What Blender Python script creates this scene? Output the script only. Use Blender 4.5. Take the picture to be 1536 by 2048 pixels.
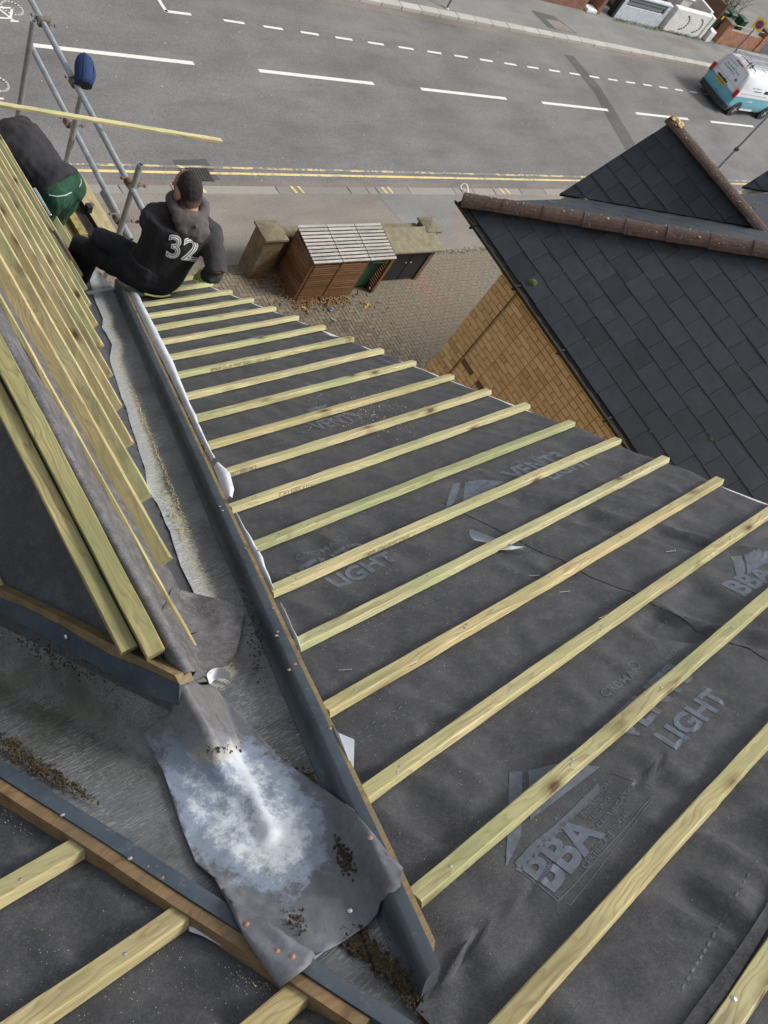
import bpy, bmesh, math, random
import numpy as np
from mathutils import Vector, Matrix, noise
from mathutils.geometry import delaunay_2d_cdt
from mathutils.bvhtree import BVHTree
random.seed(7)
for o in list(bpy.data.objects): bpy.data.objects.remove(o)
SC = bpy.context.scene
COL = SC.collection
# ------------------------------------------------------------------ camera (solved from the road lines, verticals and battens)
RH = np.array([[0.71333075, -0.52616899, 0.46293136], [-0.29084835, -0.82323963, -0.4875282], [0.63762566, 0.21312603, -0.74027753]])
FPX = 1656.62
CAM = np.array([0.0, 0.0, 12.0])
cd = bpy.data.cameras.new('camera'); cam = bpy.data.objects.new('camera', cd); COL.objects.link(cam)
cd.sensor_fit = 'VERTICAL'; cd.sensor_height = 24.0; cd.lens = FPX / 2048 * 24.0
cd.clip_start = 0.05; cd.clip_end = 2000
mw = Matrix.Identity(4)
for i in range(3):
    mw[i][0] = RH[0, i]; mw[i][1] = -RH[1, i]; mw[i][2] = -RH[2, i]; mw[i][3] = CAM[i]
cam.matrix_world = mw
SC.camera = cam
# ------------------------------------------------------------------ sky, sun, exposure
w = bpy.data.worlds.new('World'); SC.world = w; w.use_nodes = True
nt = w.node_tree; nt.nodes.clear()
sky = nt.nodes.new('ShaderNodeTexSky'); sky.sky_type = 'NISHITA'; sky.sun_disc = False
SUN_EL, SUN_AZ = math.radians(48), math.radians(-30)      # azimuth of the sun direction measured from +x towards +y
sky.sun_elevation = SUN_EL; sky.sun_rotation = math.pi / 2 - SUN_AZ
sky.air_density = 1.0; sky.dust_density = 3.0; sky.ozone_density = 1.0
hs = nt.nodes.new('ShaderNodeHueSaturation'); hs.inputs['Saturation'].default_value = 0.32
bg = nt.nodes.new('ShaderNodeBackground'); bg.inputs['Strength'].default_value = 0.085
wo = nt.nodes.new('ShaderNodeOutputWorld')
nt.links.new(sky.outputs[0], hs.inputs['Color']); nt.links.new(hs.outputs[0], bg.inputs['Color']); nt.links.new(bg.outputs[0], wo.inputs['Surface'])
sl = bpy.data.lights.new('sun', 'SUN'); sl.energy = 1.5; sl.angle = math.radians(14); sl.color = (1.0, 0.965, 0.91)
sun = bpy.data.objects.new('sun', sl); COL.objects.link(sun)
sd = Vector((math.cos(SUN_EL) * math.cos(SUN_AZ), math.cos(SUN_EL) * math.sin(SUN_AZ), math.sin(SUN_EL)))
sun.rotation_euler = sd.to_track_quat('Z', 'Y').to_euler(); sun.location = (10, -10, 30)
SC.view_settings.view_transform = 'Standard'; SC.view_settings.look = 'None'
SC.view_settings.gamma = 1.0; SC.view_settings.use_curve_mapping = False
SC.view_settings.exposure = 1.08
# ------------------------------------------------------------------ picture directions to places
D = 1.43; PITCH = math.radians(35.5)
N = np.array([0, math.sin(PITCH), math.cos(PITCH)]); S = np.array([0, math.cos(PITCH), -math.sin(PITCH)])
ROADA = 0.065
RD = np.array([math.cos(ROADA), -math.sin(ROADA), 0]); RN = np.array([math.sin(ROADA), math.cos(ROADA), 0])
Z = np.array([0, 0, 1.0])
def ray(px):
    d = RH.T @ np.array([px[0] - 768.0, px[1] - 1024.0, FPX]); return d / np.linalg.norm(d)
def roofp(px, h=0.0):
    d = ray(px); return CAM + d * (-(D - h) / (N @ d))
def us(px, h=0.0):
    q = roofp(px, h) - CAM; return float(q[0]), float(q @ S)
def RP(u, s, h=0.0): return CAM + np.array([u, 0, 0]) + s * S + (h - D) * N
def zpl(px, z):
    d = ray(px); return CAM + d * ((z - 12.0) / d[2])
def onplane(px, p0, n):
    d = ray(px); return CAM + d * (((p0 - CAM) @ n) / (d @ n))
def J(px, dep):
    return CAM + RH.T @ np.array([(px[0] - 768.0) / FPX * dep, (px[1] - 1024.0) / FPX * dep, dep])
def proj(q):
    c = RH @ (np.asarray(q) - CAM); return c[0] / c[2] * FPX + 768, c[1] / c[2] * FPX + 1024
def RW(al, ac, z=0.0): return al * RD + ac * RN + z * Z
def nz(x, y=0.0, z=0.0): return noise.noise(Vector((x, y, z)))
# ------------------------------------------------------------------ mesh helpers
class MB:
    def __init__(s): s.v = []; s.f = []
    def add(s, v, f):
        b = len(s.v); s.v += [tuple(map(float, p)) for p in v]; s.f += [tuple(i + b for i in q) for q in f]; return s
    def box(s, c, ax, ay, az):   # centre and half axes
        c, ax, ay, az = map(lambda q: np.asarray(q, float), (c, ax, ay, az))
        v = [c + i * ax + j * ay + k * az for k in (-1, 1) for j in (-1, 1) for i in (-1, 1)]
        f = [(0, 2, 3, 1), (4, 5, 7, 6), (0, 1, 5, 4), (2, 6, 7, 3), (0, 4, 6, 2), (1, 3, 7, 5)]
        if np.dot(np.cross(ax, ay), az) < 0: f = [q[::-1] for q in f]
        return s.add(v, f)
    def bbox(s, x0, x1, y0, y1, z0, z1):
        return s.box(((x0 + x1) / 2, (y0 + y1) / 2, (z0 + z1) / 2), ((x1 - x0) / 2, 0, 0), (0, (y1 - y0) / 2, 0), (0, 0, (z1 - z0) / 2))
    def loft(s, rings, cap=True, closed=True):
        n = len(rings[0]); b = len(s.v)
        for r in rings: s.v += [tuple(map(float, p)) for p in r]
        m = n if closed else n - 1
        for i in range(len(rings) - 1):
            for j in range(m):
                k = (j + 1) % n
                s.f.append((b + i * n + j, b + i * n + k, b + (i + 1) * n + k, b + (i + 1) * n + j))
        if cap and closed:
            s.f.append(tuple(b + j for j in range(n))[::-1]); s.f.append(tuple(b + (len(rings) - 1) * n + j for j in range(n)))
        return s
    def tube(s, pts, r, n=10, cap=True):
        pts = [np.asarray(p, float) for p in pts]
        rr = r if hasattr(r, '__len__') else [r] * len(pts)
        rings = []; ref = None
        for i, p in enumerate(pts):
            t = pts[min(i + 1, len(pts) - 1)] - pts[max(i - 1, 0)]; t = t / (np.linalg.norm(t) + 1e-9)
            if ref is None: ref = np.array([0, 0, 1.0]) if abs(t[2]) < .9 else np.array([1.0, 0, 0])
            a = np.cross(t, ref); a /= np.linalg.norm(a) + 1e-9; b2 = np.cross(t, a); ref = -b2 if False else ref
            rings.append([p + rr[i] * (math.cos(q) * a + math.sin(q) * b2) for q in [2 * math.pi * k / n for k in range(n)]])
        return s.loft(rings, cap)
    def prism(s, poly, off):   # polygon of 3-D points extruded by the vector off
        n = len(poly); p = [np.asarray(q, float) for q in poly]; o = np.asarray(off, float)
        nrm = sum((np.cross(p[i], p[(i + 1) % n]) for i in range(n)), np.zeros(3))
        v = p + [q + o for q in p]
        f = [tuple(range(n))[::-1], tuple(range(n, 2 * n))] + [(i, (i + 1) % n, n + (i + 1) % n, n + i) for i in range(n)]
        if nrm @ o < 0: f = [q[::-1] for q in f]
        return s.add(v, f)
    def lathe(s, c, ax, prof, n=20):   # profile of (distance along axis, radius)
        c = np.asarray(c, float); ax = np.asarray(ax, float); ax = ax / np.linalg.norm(ax)
        ref = np.array([0, 0, 1.0]) if abs(ax[2]) < .9 else np.array([1.0, 0, 0])
        a = np.cross(ax, ref); a /= np.linalg.norm(a); b2 = np.cross(ax, a)
        return s.loft([[c + d * ax + r * (math.cos(q) * a + math.sin(q) * b2) for q in [2 * math.pi * k / n for k in range(n)]] for d, r in prof])
    def mesh(s, name, mat=None, smooth=False, bevel=0, weld=False):
        me = bpy.data.meshes.new(name); me.from_pydata(s.v, [], s.f)
        if bevel or weld:
            bm = bmesh.new(); bm.from_mesh(me)
            if weld: bmesh.ops.remove_doubles(bm, verts=bm.verts, dist=1e-5)
            if bevel: bmesh.ops.bevel(bm, geom=[e for e in bm.edges], offset=bevel, segments=1, affect='EDGES', clamp_overlap=True)
            bm.to_mesh(me); bm.free()
        if smooth:
            me.polygons.foreach_set('use_smooth', [True] * len(me.polygons))
        if mat: me.materials.append(mat)
        me.update(); return me
    def build(s, name, mat, parent=None, smooth=False, bevel=0, weld=False):
        return obj(name, s.mesh(name, mat, smooth, bevel, weld), parent)
def obj(name, me, parent=None, mat=None):
    o = bpy.data.objects.new(name, me); COL.objects.link(o)
    if mat and me: me.materials.append(mat)
    if parent: o.parent = parent
    return o
def empty(name, loc, label=None, cat=None, group=None):
    o = bpy.data.objects.new(name, None); COL.objects.link(o); o.location = loc; o.empty_display_size = .1
    if label: tag(o, label, cat, group)
    return o
def tag(o, label=None, cat=None, group=None, kind=None):
    if label: o['label'] = label
    if cat: o['category'] = cat
    if group: o['group'] = group
    if kind: o['kind'] = kind
    return o
def kid(o, parent):   # parent while keeping world coordinates of an object built in world space
    o.parent = parent; o.matrix_parent_inverse = Matrix.Translation(parent.location).inverted() if parent.type == 'EMPTY' else Matrix.Identity(4); return o
def autosmooth(o, ang=35):
    me = o.data
    bm = bmesh.new(); bm.from_mesh(me)
    for f in bm.faces: f.smooth = True
    for e in bm.edges:
        if len(e.link_faces) == 2 and e.calc_face_angle(0) > math.radians(ang): e.smooth = False
    bm.to_mesh(me); bm.free(); return o
def frame_obj(name, me, origin, ax, ay, az, parent=None, inv=None):
    o = obj(name, me)
    m = Matrix.Identity(4)
    for i in range(3): m[i][0] = ax[i]; m[i][1] = ay[i]; m[i][2] = az[i]; m[i][3] = origin[i]
    if parent:
        o.parent = parent
        o.matrix_basis = (Matrix.Translation(parent.location).inverted() @ m) if parent.type == 'EMPTY' else m
    else: o.matrix_basis = m
    return o
# ------------------------------------------------------------------ material helpers
class NT:
    def __init__(s, name):
        s.m = bpy.data.materials.new(name); s.m.use_nodes = True; s.t = s.m.node_tree; s.t.nodes.clear()
        s.o = s.n('OutputMaterial'); s.b = s.n('BsdfPrincipled'); s.l(s.b.outputs[0], s.o.inputs['Surface'])
        s.b.inputs['Roughness'].default_value = .7
    def n(s, typ, **k):
        q = s.t.nodes.new('ShaderNode' + typ)
        for a, v in k.items(): setattr(q, a, v)
        return q
    def l(s, a, b): s.t.links.new(a, b)
    def set(s, sock, v):
        if hasattr(v, 'is_output') or isinstance(v, bpy.types.NodeSocket): s.l(v, sock)
        else: sock.default_value = v
    def coord(s, scale=(1, 1, 1), rnd=True):
        tc = s.n('TexCoord'); mp = s.n('Mapping'); mp.inputs['Scale'].default_value = scale
        s.l(tc.outputs['Object'], mp.inputs['Vector'])
        if rnd:
            oi = s.n('ObjectInfo'); mul = s.math('MULTIPLY', oi.outputs['Random'], 37.0)
            s.l(mul, mp.inputs['Location'])
        return mp.outputs[0]
    def math(s, op, a, b=0.0, clamp=False):
        q = s.n('Math', operation=op); q.use_clamp = clamp; s.set(q.inputs[0], a); s.set(q.inputs[1], b); return q.outputs[0]
    def noise(s, vec, sc=5, det=4, rough=.6, dist=0):
        q = s.n('TexNoise'); s.l(vec, q.inputs['Vector']); q.inputs['Scale'].default_value = sc; q.inputs['Detail'].default_value = det
        q.inputs['Roughness'].default_value = rough; q.inputs['Distortion'].default_value = dist; return q.outputs['Fac']
    def voro(s, vec, sc=5, feat='F1', out='Distance'):
        q = s.n('TexVoronoi'); q.feature = feat; s.l(vec, q.inputs['Vector']); q.inputs['Scale'].default_value = sc; return q.outputs[out]
    def ramp(s, fac, stops):
        q = s.n('ValToRGB'); s.l(fac, q.inputs[0]); e = q.color_ramp.elements
        while len(e) < len(stops): e.new(.5)
        for i, (p, c) in enumerate(stops):
            e[i].position = p; e[i].color = (*c, 1) if hasattr(c, '__len__') else (c, c, c, 1)
        return q.outputs[0]
    def mix(s, fac, a, b, mode='MIX'):
        q = s.n('MixRGB', blend_type=mode); s.set(q.inputs[0], fac)
        for i, c in ((1, a), (2, b)):
            if isinstance(c, bpy.types.NodeSocket): s.l(c, q.inputs[i])
            else: q.inputs[i].default_value = (*c, 1) if hasattr(c, '__len__') else (c, c, c, 1)
        return q.outputs[0]
    def col(s, c): s.set(s.b.inputs['Base Color'], c if isinstance(c, bpy.types.NodeSocket) else (*c, 1)); return s
    def rough(s, r): s.set(s.b.inputs['Roughness'], r); return s
    def bump(s, h, st=.3, dist=.01):
        q = s.n('Bump'); q.inputs['Strength'].default_value = st; q.inputs['Distance'].default_value = dist
        s.l(h, q.inputs['Height']); s.l(q.outputs[0], s.b.inputs['Normal']); return s
    def rnd(s): return s.n('ObjectInfo').outputs['Random']
    def attr(s, name): q = s.n('Attribute'); q.attribute_name = name; return q.outputs['Fac']
def simple(name, c1, c2=None, sc=8, rough=.7, bump=0, bsc=None, bd=.004, metal=0, rndv=.0, det=5, spec=None):
    q = NT(name); v = q.coord()
    c2 = c2 or tuple(x * .8 for x in c1)
    c = q.mix(q.ramp(q.noise(v, sc, det), [(.3, 0), (.7, 1)]), c1, c2)
    if rndv:
        k = q.ramp(q.rnd(), [(0, 1 - rndv), (1, 1 + rndv * .6)]); c = q.mix(1.0, c, k, 'MULTIPLY')
    q.col(c).rough(rough); q.b.inputs['Metallic'].default_value = metal
    if spec is not None: q.b.inputs['Specular IOR Level'].default_value = spec
    if bump: q.bump(q.noise(v, bsc or sc * 4, 6), bump, bd)
    return q.m
def wood(name, base, dark, green=None, knots=True, sat=1):
    q = NT(name); v = q.coord((1, 1, 1))
    sep = q.n('SeparateXYZ'); q.l(v, sep.inputs[0])
    lo = q.noise(q.coord((2.2, 9, 9)), 1.0, 3, .55)
    cmb = q.n('CombineXYZ')
    oi = q.rnd()
    wob = q.math('MULTIPLY', q.math('SUBTRACT', lo, .5), .085)
    q.l(q.math('MULTIPLY', sep.outputs[0], .02), cmb.inputs[0])
    q.l(q.math('ADD', sep.outputs[1], q.math('ADD', wob, q.math('MULTIPLY', oi, .3))), cmb.inputs[1])
    q.l(q.math('ADD', sep.outputs[2], wob), cmb.inputs[2])
    wv = q.n('TexWave', wave_type='RINGS', rings_direction='X', wave_profile='SAW'); q.l(cmb.outputs[0], wv.inputs['Vector'])
    wv.inputs['Scale'].default_value = 34; wv.inputs['Distortion'].default_value = 1.2; wv.inputs['Detail'].default_value = 2; wv.inputs['Detail Scale'].default_value = 1.2
    grain = q.ramp(wv.outputs['Fac'], [(.0, 0.0), (.5, .12), (.9, .95), (1, .15)])
    streak = q.noise(q.coord((6, 130, 130)), 1, 4)
    c = q.mix(q.math('MULTIPLY', grain, .6), base, dark)
    c = q.mix(q.ramp(streak, [(.42, 0), (.75, .42)]), c, tuple(x * .6 for x in dark))
    if green:
        c = q.mix(q.ramp(q.noise(q.coord((2.0, 5, 5)), 1.6, 4), [(.38, 0), (.62, .85)]), c, green)
    c = q.mix(q.ramp(q.noise(q.coord((1.1, 8, 8)), 2.3, 5), [(.5, 0), (.74, .6)]), c, tuple(x * .62 for x in dark))
    if knots:
        kc = q.coord((7.5, 15, 15)); vk = q.voro(kc, 1.0); ck = q.n('SeparateColor'); q.l(q.voro(kc, 1.0, 'F1', 'Color'), ck.inputs[0])
        pick = q.math('GREATER_THAN', ck.outputs[0], .70)
        halo = q.math('MULTIPLY', pick, q.ramp(vk, [(.16, .75), (.42, 0)])); c = q.mix(halo, c, tuple(x * .85 for x in dark))
        c = q.mix(q.math('MULTIPLY', pick, q.ramp(vk, [(.10, .95), (.2, 0)])), c, (.10, .052, .022))
    tone = q.ramp(q.rnd(), [(0, (.66, .70, .60)), (.16, (.96, 1.0, .88)), (.32, (1.04, .92, .78)), (.48, (.76, .82, .70)), (.64, (1.1, 1.09, 1.02)), (.82, (.90, .76, .62)), (1, (1.08, 1.04, .98))])
    c = q.mix(1, c, tone, 'MULTIPLY')
    q.col(c).rough(.75); q.bump(q.math('ADD', streak, q.math('MULTIPLY', grain, .6)), .25, .0015)
    return q.m
# ------------------------------------------------------------------ materials
M = {}
M['batten'] = wood('treated_batten', (.59, .535, .325), (.23, .175, .085), (.37, .385, .205))
M['timber'] = wood('weathered_batten', (.43, .36, .18), (.115, .078, .03), (.23, .22, .10))
M['oldwood'] = wood('old_timber', (.30, .195, .095), (.11, .066, .033), (.17, .13, .085))
M['plank'] = wood('scaffold_plank', (.52, .42, .27), (.25, .18, .10), None)
q = NT('underlay'); v = q.coord((1, 1, 1), False)
fine = q.noise(q.coord((1, 1, 1), False), 260, 3, .7); blot = q.noise(v, 5, 6, .65); b2 = q.noise(v, 22, 5, .7)
c = q.mix(q.ramp(blot, [(.3, 0), (.7, 1)]), (.033, .0345, .040), (.062, .063, .069))
c = q.mix(q.ramp(b2, [(.48, 0), (.76, .6)]), c, (.115, .112, .112)); c = q.mix(q.ramp(q.noise(v, 60, 5, .75), [(.52, 0), (.76, .45)]), c, (.15, .147, .145)); c = q.mix(q.ramp(q.noise(v, 1.6, 4), [(.45, 0), (.7, .45)]), c, (.045, .045, .048))
c = q.mix(q.ramp(fine, [(.45, 0), (.78, .5)]), c, (.15, .148, .15))
dust = q.math('MULTIPLY', q.ramp(q.noise(v, 3.1, 5, .7), [(.55, 0), (.75, 1)]), q.ramp(q.noise(v, 420, 2, .6), [(.58, 0), (.68, 1)]))
c = q.mix(q.math('MULTIPLY', dust, .6), c, (.45, .37, .19))
q.col(c).rough(.62); q.b.inputs['Specular IOR Level'].default_value = .35
q.bump(q.math('ADD', q.math('MULTIPLY', fine, .25), b2), .35, .003); M['underlay'] = q.m
q = NT('underlay_ridge'); v = q.coord((1, 1, 1), False)
fine = q.noise(v, 240, 3, .7); blot = q.noise(v, 7, 6, .65)
c = q.mix(q.ramp(blot, [(.3, 0), (.7, 1)]), (.045, .043, .047), (.095, .09, .092)); c = q.mix(q.ramp(q.noise(v, 30, 6, .75), [(.45, 0), (.72, .7)]), c, (.21, .20, .20)); c = q.mix(q.ramp(fine, [(.45, 0), (.8, .6)]), c, (.24, .23, .23))
q.col(c).rough(.55); q.bump(q.math('ADD', q.math('MULTIPLY', fine, .25), blot), .3, .003); M['underlay_ridge'] = q.m
M['print'] = simple('underlay_print', (.128, .148, .185), (.082, .092, .112), 45, .6)
M['printdim'] = simple('underlay_print_dim', (.12, .13, .155), (.078, .083, .093), 45, .6)
M['stamp'] = simple('batten_ink', (.11, .095, .055), (.22, .19, .10), 90, .8)
M['white_fleece'] = simple('underlay_white_back', (.62, .65, .69), (.48, .50, .54), 14, .8, .3, 60)
# valley glass fibre
q = NT('valley_glassfibre'); v = q.coord((1, 1, 1), False)
fib = q.n('TexVoronoi'); fib.feature = 'DISTANCE_TO_EDGE'; q.l(q.coord((1, 1, 1), False), fib.inputs['Vector']); fib.inputs['Scale'].default_value = 70
def fibre(q, ang, sc):
    mp = q.n('Mapping'); mp.inputs['Rotation'].default_value = (0.5, .3, ang); mp.inputs['Scale'].default_value = (28 * sc, 520 * sc, 520 * sc)
    tc = q.n('TexCoord'); ns = q.noise(tc.outputs['Object'], 9, 2); dis = q.n('VectorMath', operation='MULTIPLY_ADD')
    q.l(ns, dis.inputs[0]); dis.inputs[1].default_value = (.035, .035, .035); q.l(tc.outputs['Object'], dis.inputs[2])
    q.l(dis.outputs[0], mp.inputs['Vector']); return q.ramp(q.noise(mp.outputs[0], 1, 1), [(.64, 0), (.70, 1)])
fb = fibre(q, .3, .6)
for a in (1.2, 2.1, 2.8, .75, 1.7): fb = q.mix(1, fb, fibre(q, a, .55), 'LIGHTEN')
base = q.mix(q.ramp(q.noise(v, 4, 6, .65), [(.3, 0), (.7, 1)]), (.074, .080, .086), (.155, .160, .162))
dirt = q.ramp(q.noise(v, 6.5, 6, .7), [(.46, 0), (.66, .85)]); base = q.mix(dirt, base, (.052, .046, .040))
fz = q.math('MULTIPLY', q.ramp(q.noise(v, 3.2, 4), [(.38, .1), (.58, 1)]), q.math('MULTIPLY', fb, .42)); base = q.mix(fz, base, (.44, .45, .43))
moss = q.math('MULTIPLY', q.attr('algae'), q.ramp(q.noise(v, 9, 6, .7), [(.38, 0), (.62, 1)])); base = q.mix(q.math('MULTIPLY', moss, .9), base, (.05, .056, .018))
wh = q.attr('white'); wn = q.math('ADD', wh, q.math('MULTIPLY', q.math('SUBTRACT', q.noise(v, 45, 5, .75), .5), .7))
base = q.mix(q.ramp(wn, [(.30, 0), (.58, 1)]), base, q.mix(fb, (.36, .375, .37), (.64, .65, .62)))
yl = q.attr('sawdust'); yn = q.math('MULTIPLY', yl, q.ramp(q.noise(v, 110, 3, .7), [(.45, 0), (.6, 1)])); base = q.mix(q.math('MULTIPLY', yn, .85), base, (.62, .52, .24))
q.col(base); q.rough(q.mix(wh, .42, .75)); q.bump(q.math('ADD', q.math('MULTIPLY', fb, .5), q.noise(v, 30, 5)), .35, .003); M['grp'] = q.m
q = NT('valley_trim'); v = q.coord((1, 1, 1), False)
c = q.mix(q.ramp(q.noise(v, 7, 6, .7), [(.35, 0), (.7, 1)]), (.036, .050, .066), (.070, .088, .108))
c = q.mix(q.ramp(q.noise(v, 38, 6, .75), [(.58, 0), (.75, .5)]), c, (.21, .23, .24)); c = q.mix(q.ramp(q.noise(v, 3.5, 4), [(.55, 0), (.75, .4)]), c, (.05, .045, .04))
q.col(c).rough(q.ramp(q.noise(v, 16, 5), [(.3, .34), (.7, .6)])); q.bump(q.noise(v, 60, 4), .12, .002); M['trim'] = q.m
q = NT('lead_sheet'); v = q.coord((1, 1, 1), False)
n1 = q.noise(v, 6, 7, .7, .6); n2 = q.noise(v, 34, 7, .8); n3 = q.noise(v, 120, 3, .7)
c = q.mix(q.ramp(n2, [(.3, 0), (.7, 1)]), (.088, .090, .103), (.155, .157, .172))
c = q.mix(q.ramp(n1, [(.42, 0), (.7, .55)]), c, (.20, .215, .245))
pw = q.math('ADD', q.attr('white'), q.math('ADD', q.math('MULTIPLY', q.math('SUBTRACT', n2, .5), 1.1), q.math('MULTIPLY', q.math('SUBTRACT', n1, .5), .75)))
c = q.mix(q.ramp(pw, [(.32, 0), (.46, .8)]), c, (.255, .31, .385)); c = q.mix(q.ramp(pw, [(.62, 0), (.84, .9)]), c, (.60, .635, .66))
c = q.mix(q.ramp(q.noise(v, 13, 8, .82), [(.54, 0), (.66, .6)]), c, (.13, .135, .15))
c = q.mix(q.ramp(q.noise(q.coord((3, 60, 30), False), 3, 4, .7), [(.64, 0), (.70, .5)]), c, (.09, .09, .1))
pch = q.attr('pouch'); c = q.mix(q.math('MULTIPLY', pch, .8), c, q.mix(q.ramp(n2, [(.4, 0), (.65, 1)]), (.105, .098, .10), (.17, .16, .155)))
c = q.mix(q.math('MULTIPLY', q.attr('lip'), q.ramp(n2, [(.35, .2), (.6, .9)])), c, (.33, .28, .19))
c = q.mix(q.ramp(n3, [(.66, 0), (.72, .55)]), c, (.05, .046, .042))
q.col(c); q.rough(q.ramp(n2, [(.3, .55), (.7, .75)])); q.b.inputs['Metallic'].default_value = .08; q.bump(q.math('ADD', n1, q.math('MULTIPLY', n2, .6)), .5, .006); M['lead'] = q.m
M['debris'] = simple('moss_debris', (.030, .018, .009), (.20, .14, .07), 130, .95, .8, 150, .01, rndv=.5)
M['sawdust'] = simple('sawdust_bits', (.60, .50, .26), (.45, .35, .17), 60, .9)
# ground
def asphalt(name, a, b, speck=.3):
    q = NT(name); v = q.coord((1, 1, 1), False)
    big = q.noise(v, .35, 5, .6); fine = q.noise(v, 27, 5, .85); sp = q.voro(v, 34)
    c = q.mix(q.ramp(big, [(.3, 0), (.7, 1)]), a, b)
    c = q.mix(1, c, q.ramp(fine, [(.3, .58), (.7, 1.42)]), 'MULTIPLY')
    c = q.mix(q.ramp(sp, [(.05, speck), (.14, 0)]), c, tuple(min(1, x * 2.2) for x in b))
    st = q.noise(q.coord((.25, .9, 1), False), 1.3, 5, .65); c = q.mix(1, c, q.ramp(st, [(.3, .8), (.7, 1.14)]), 'MULTIPLY')
    q.col(c).rough(.9); q.bump(fine, .5, .008); return q.m
M['road'] = asphalt('road_asphalt', (.118, .115, .112), (.168, .163, .158))
M['patch'] = asphalt('trench_patch', (.055, .055, .055), (.105, .103, .10), .15)
M['pave'] = asphalt('pavement_asphalt', (.17, .15, .13), (.225, .20, .175), .25)
M['pavefar'] = asphalt('far_pavement_asphalt', (.155, .158, .148), (.21, .208, .195), .2)
M['gutterdirt'] = asphalt('gutter_dirt', (.14, .118, .10), (.20, .175, .155), .2)
M['soil'] = asphalt('ground_base', (.15, .13, .10), (.19, .17, .14), .2)
M['kerb'] = simple('kerb_granite', (.27, .255, .228), (.20, .19, .172), 30, .85, .3, 120, rndv=.2)
M['kerbfar'] = simple('kerb_concrete', (.44, .42, .38), (.36, .34, .31), 22, .85, .3, 120, rndv=.12)
def worn(name, c1, under, a=.35, b=.5, sc=9):
    q = NT(name); v = q.coord((1, 1, 1), False)
    n1 = q.math('ADD', q.math('MULTIPLY', q.noise(v, sc, 8, .8), .7), q.math('MULTIPLY', q.noise(v, 1.3, 3), .3))
    q.col(q.mix(q.ramp(n1, [(a, 1), (b, 0)]), q.mix(q.noise(v, 30, 4), c1, tuple(x * .85 for x in c1)), under)).rough(.75); return q.m
M['white_line'] = worn('white_road_paint', (.66, .65, .61), (.25, .24, .23), .33, .43)
M['yellow_line'] = worn('yellow_road_paint', (.70, .54, .22), (.24, .22, .19), .40, .50)
M['yellow_worn'] = worn('worn_yellow_paint', (.62, .52, .26), (.18, .172, .165), .50, .54, 7)
q = NT('paver_block'); v = q.coord()
c = q.mix(q.ramp(q.noise(v, 14, 6, .7), [(.3, 0), (.7, 1)]), (.145, .124, .092), (.225, .193, .146))
c = q.mix(1, c, q.ramp(q.rnd(), [(0, (.72, .74, .74)), (.35, (.95, .93, .9)), (.7, (1.08, 1.02, .94)), (1, (1.2, 1.12, 1.0))]), 'MULTIPLY')
q.col(c).rough(.9); q.bump(q.noise(v, 60, 5), .4, .004); M['paver'] = q.m
q = NT('red_paver_block'); v = q.coord()
c = q.mix(q.ramp(q.noise(v, 14, 6, .7), [(.3, 0), (.7, 1)]), (.22, .135, .105), (.30, .195, .155)); c = q.mix(1, c, q.ramp(q.rnd(), [(0, .7), (1, 1.15)]), 'MULTIPLY')
q.col(c).rough(.9); M['paverred'] = q.m
M['joint'] = simple('paver_joint_sand', (.055, .05, .036), (.09, .085, .05), 12, .95)
q = NT('yellow_brick'); v = q.coord()
c = q.mix(q.ramp(q.noise(v, 9, 6, .7), [(.3, 0), (.7, 1)]), (.50, .37, .185), (.62, .475, .265))
c = q.mix(1, c, q.ramp(q.rnd(), [(0, (.74, .70, .62)), (.12, (.92, .9, .86)), (.5, (1, 1, 1)), (.8, (1.06, 1.06, 1.08)), (1, (1.1, 1.15, 1.3))]), 'MULTIPLY')
q.col(c).rough(.9); q.bump(q.noise(v, 70, 5), .3, .003); M['ybrick'] = q.m
M['mortar'] = simple('brick_mortar', (.50, .375, .215), (.43, .32, .18), 20, .95)
M['sootbrick'] = simple('sooty_brick', (.09, .055, .03), (.16, .10, .05), 30, .9)
q = NT('slate'); v = q.coord()
nn = q.noise(v, 6, 8, .72); n2 = q.noise(v, 55, 5, .7)
c = q.mix(q.ramp(nn, [(.3, 0), (.7, 1)]), (.019, .0245, .032), (.038, .0445, .054))
c = q.mix(q.ramp(n2, [(.56, 0), (.8, .4)]), c, (.095, .10, .103))
c = q.mix(q.ramp(q.noise(v, 2.6, 4), [(.6, 0), (.8, .4)]), c, (.10, .082, .066))
c = q.mix(1, c, q.ramp(q.rnd(), [(0, .8), (.5, 1.0), (1, 1.2)]), 'MULTIPLY')
q.col(c).rough(q.ramp(nn, [(.3, .55), (.7, .8)])); q.b.inputs['Specular IOR Level'].default_value = .38; q.bump(q.math('ADD', nn, q.math('MULTIPLY', n2, .6)), .5, .005); M['slate'] = q.m
M['slatebed'] = simple('roof_bed', (.012, .013, .014), (.02, .02, .02), 10, .9)
q = NT('ridge_tile_clay'); v = q.coord()
c = q.mix(q.ramp(q.noise(v, 7, 7, .75), [(.3, 0), (.7, 1)]), (.052, .033, .026), (.105, .068, .050))
c = q.mix(q.ramp(q.noise(v, 26, 6, .75), [(.58, 0), (.70, .8)]), c, (.30, .28, .23)); c = q.mix(q.ramp(q.noise(v, 4.3, 5, .7), [(.55, 0), (.75, .7)]), c, (.05, .038, .028))
q.col(c).rough(.92); q.bump(q.noise(v, 90, 6, .75), .7, .006); M['hip'] = q.m
M['lichen'] = simple('orange_lichen', (.50, .27, .03), (.55, .46, .28), 40, .95, .6, 120)
M['lichenw'] = simple('pale_lichen', (.55, .53, .45), (.36, .34, .28), 60, .95)
M['moss'] = simple('moss', (.055, .075, .018), (.09, .10, .03), 60, .95, .8, 160)
M['black_pvc'] = simple('black_gutter', (.012, .012, .013), (.022, .021, .02), 20, .4)
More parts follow.
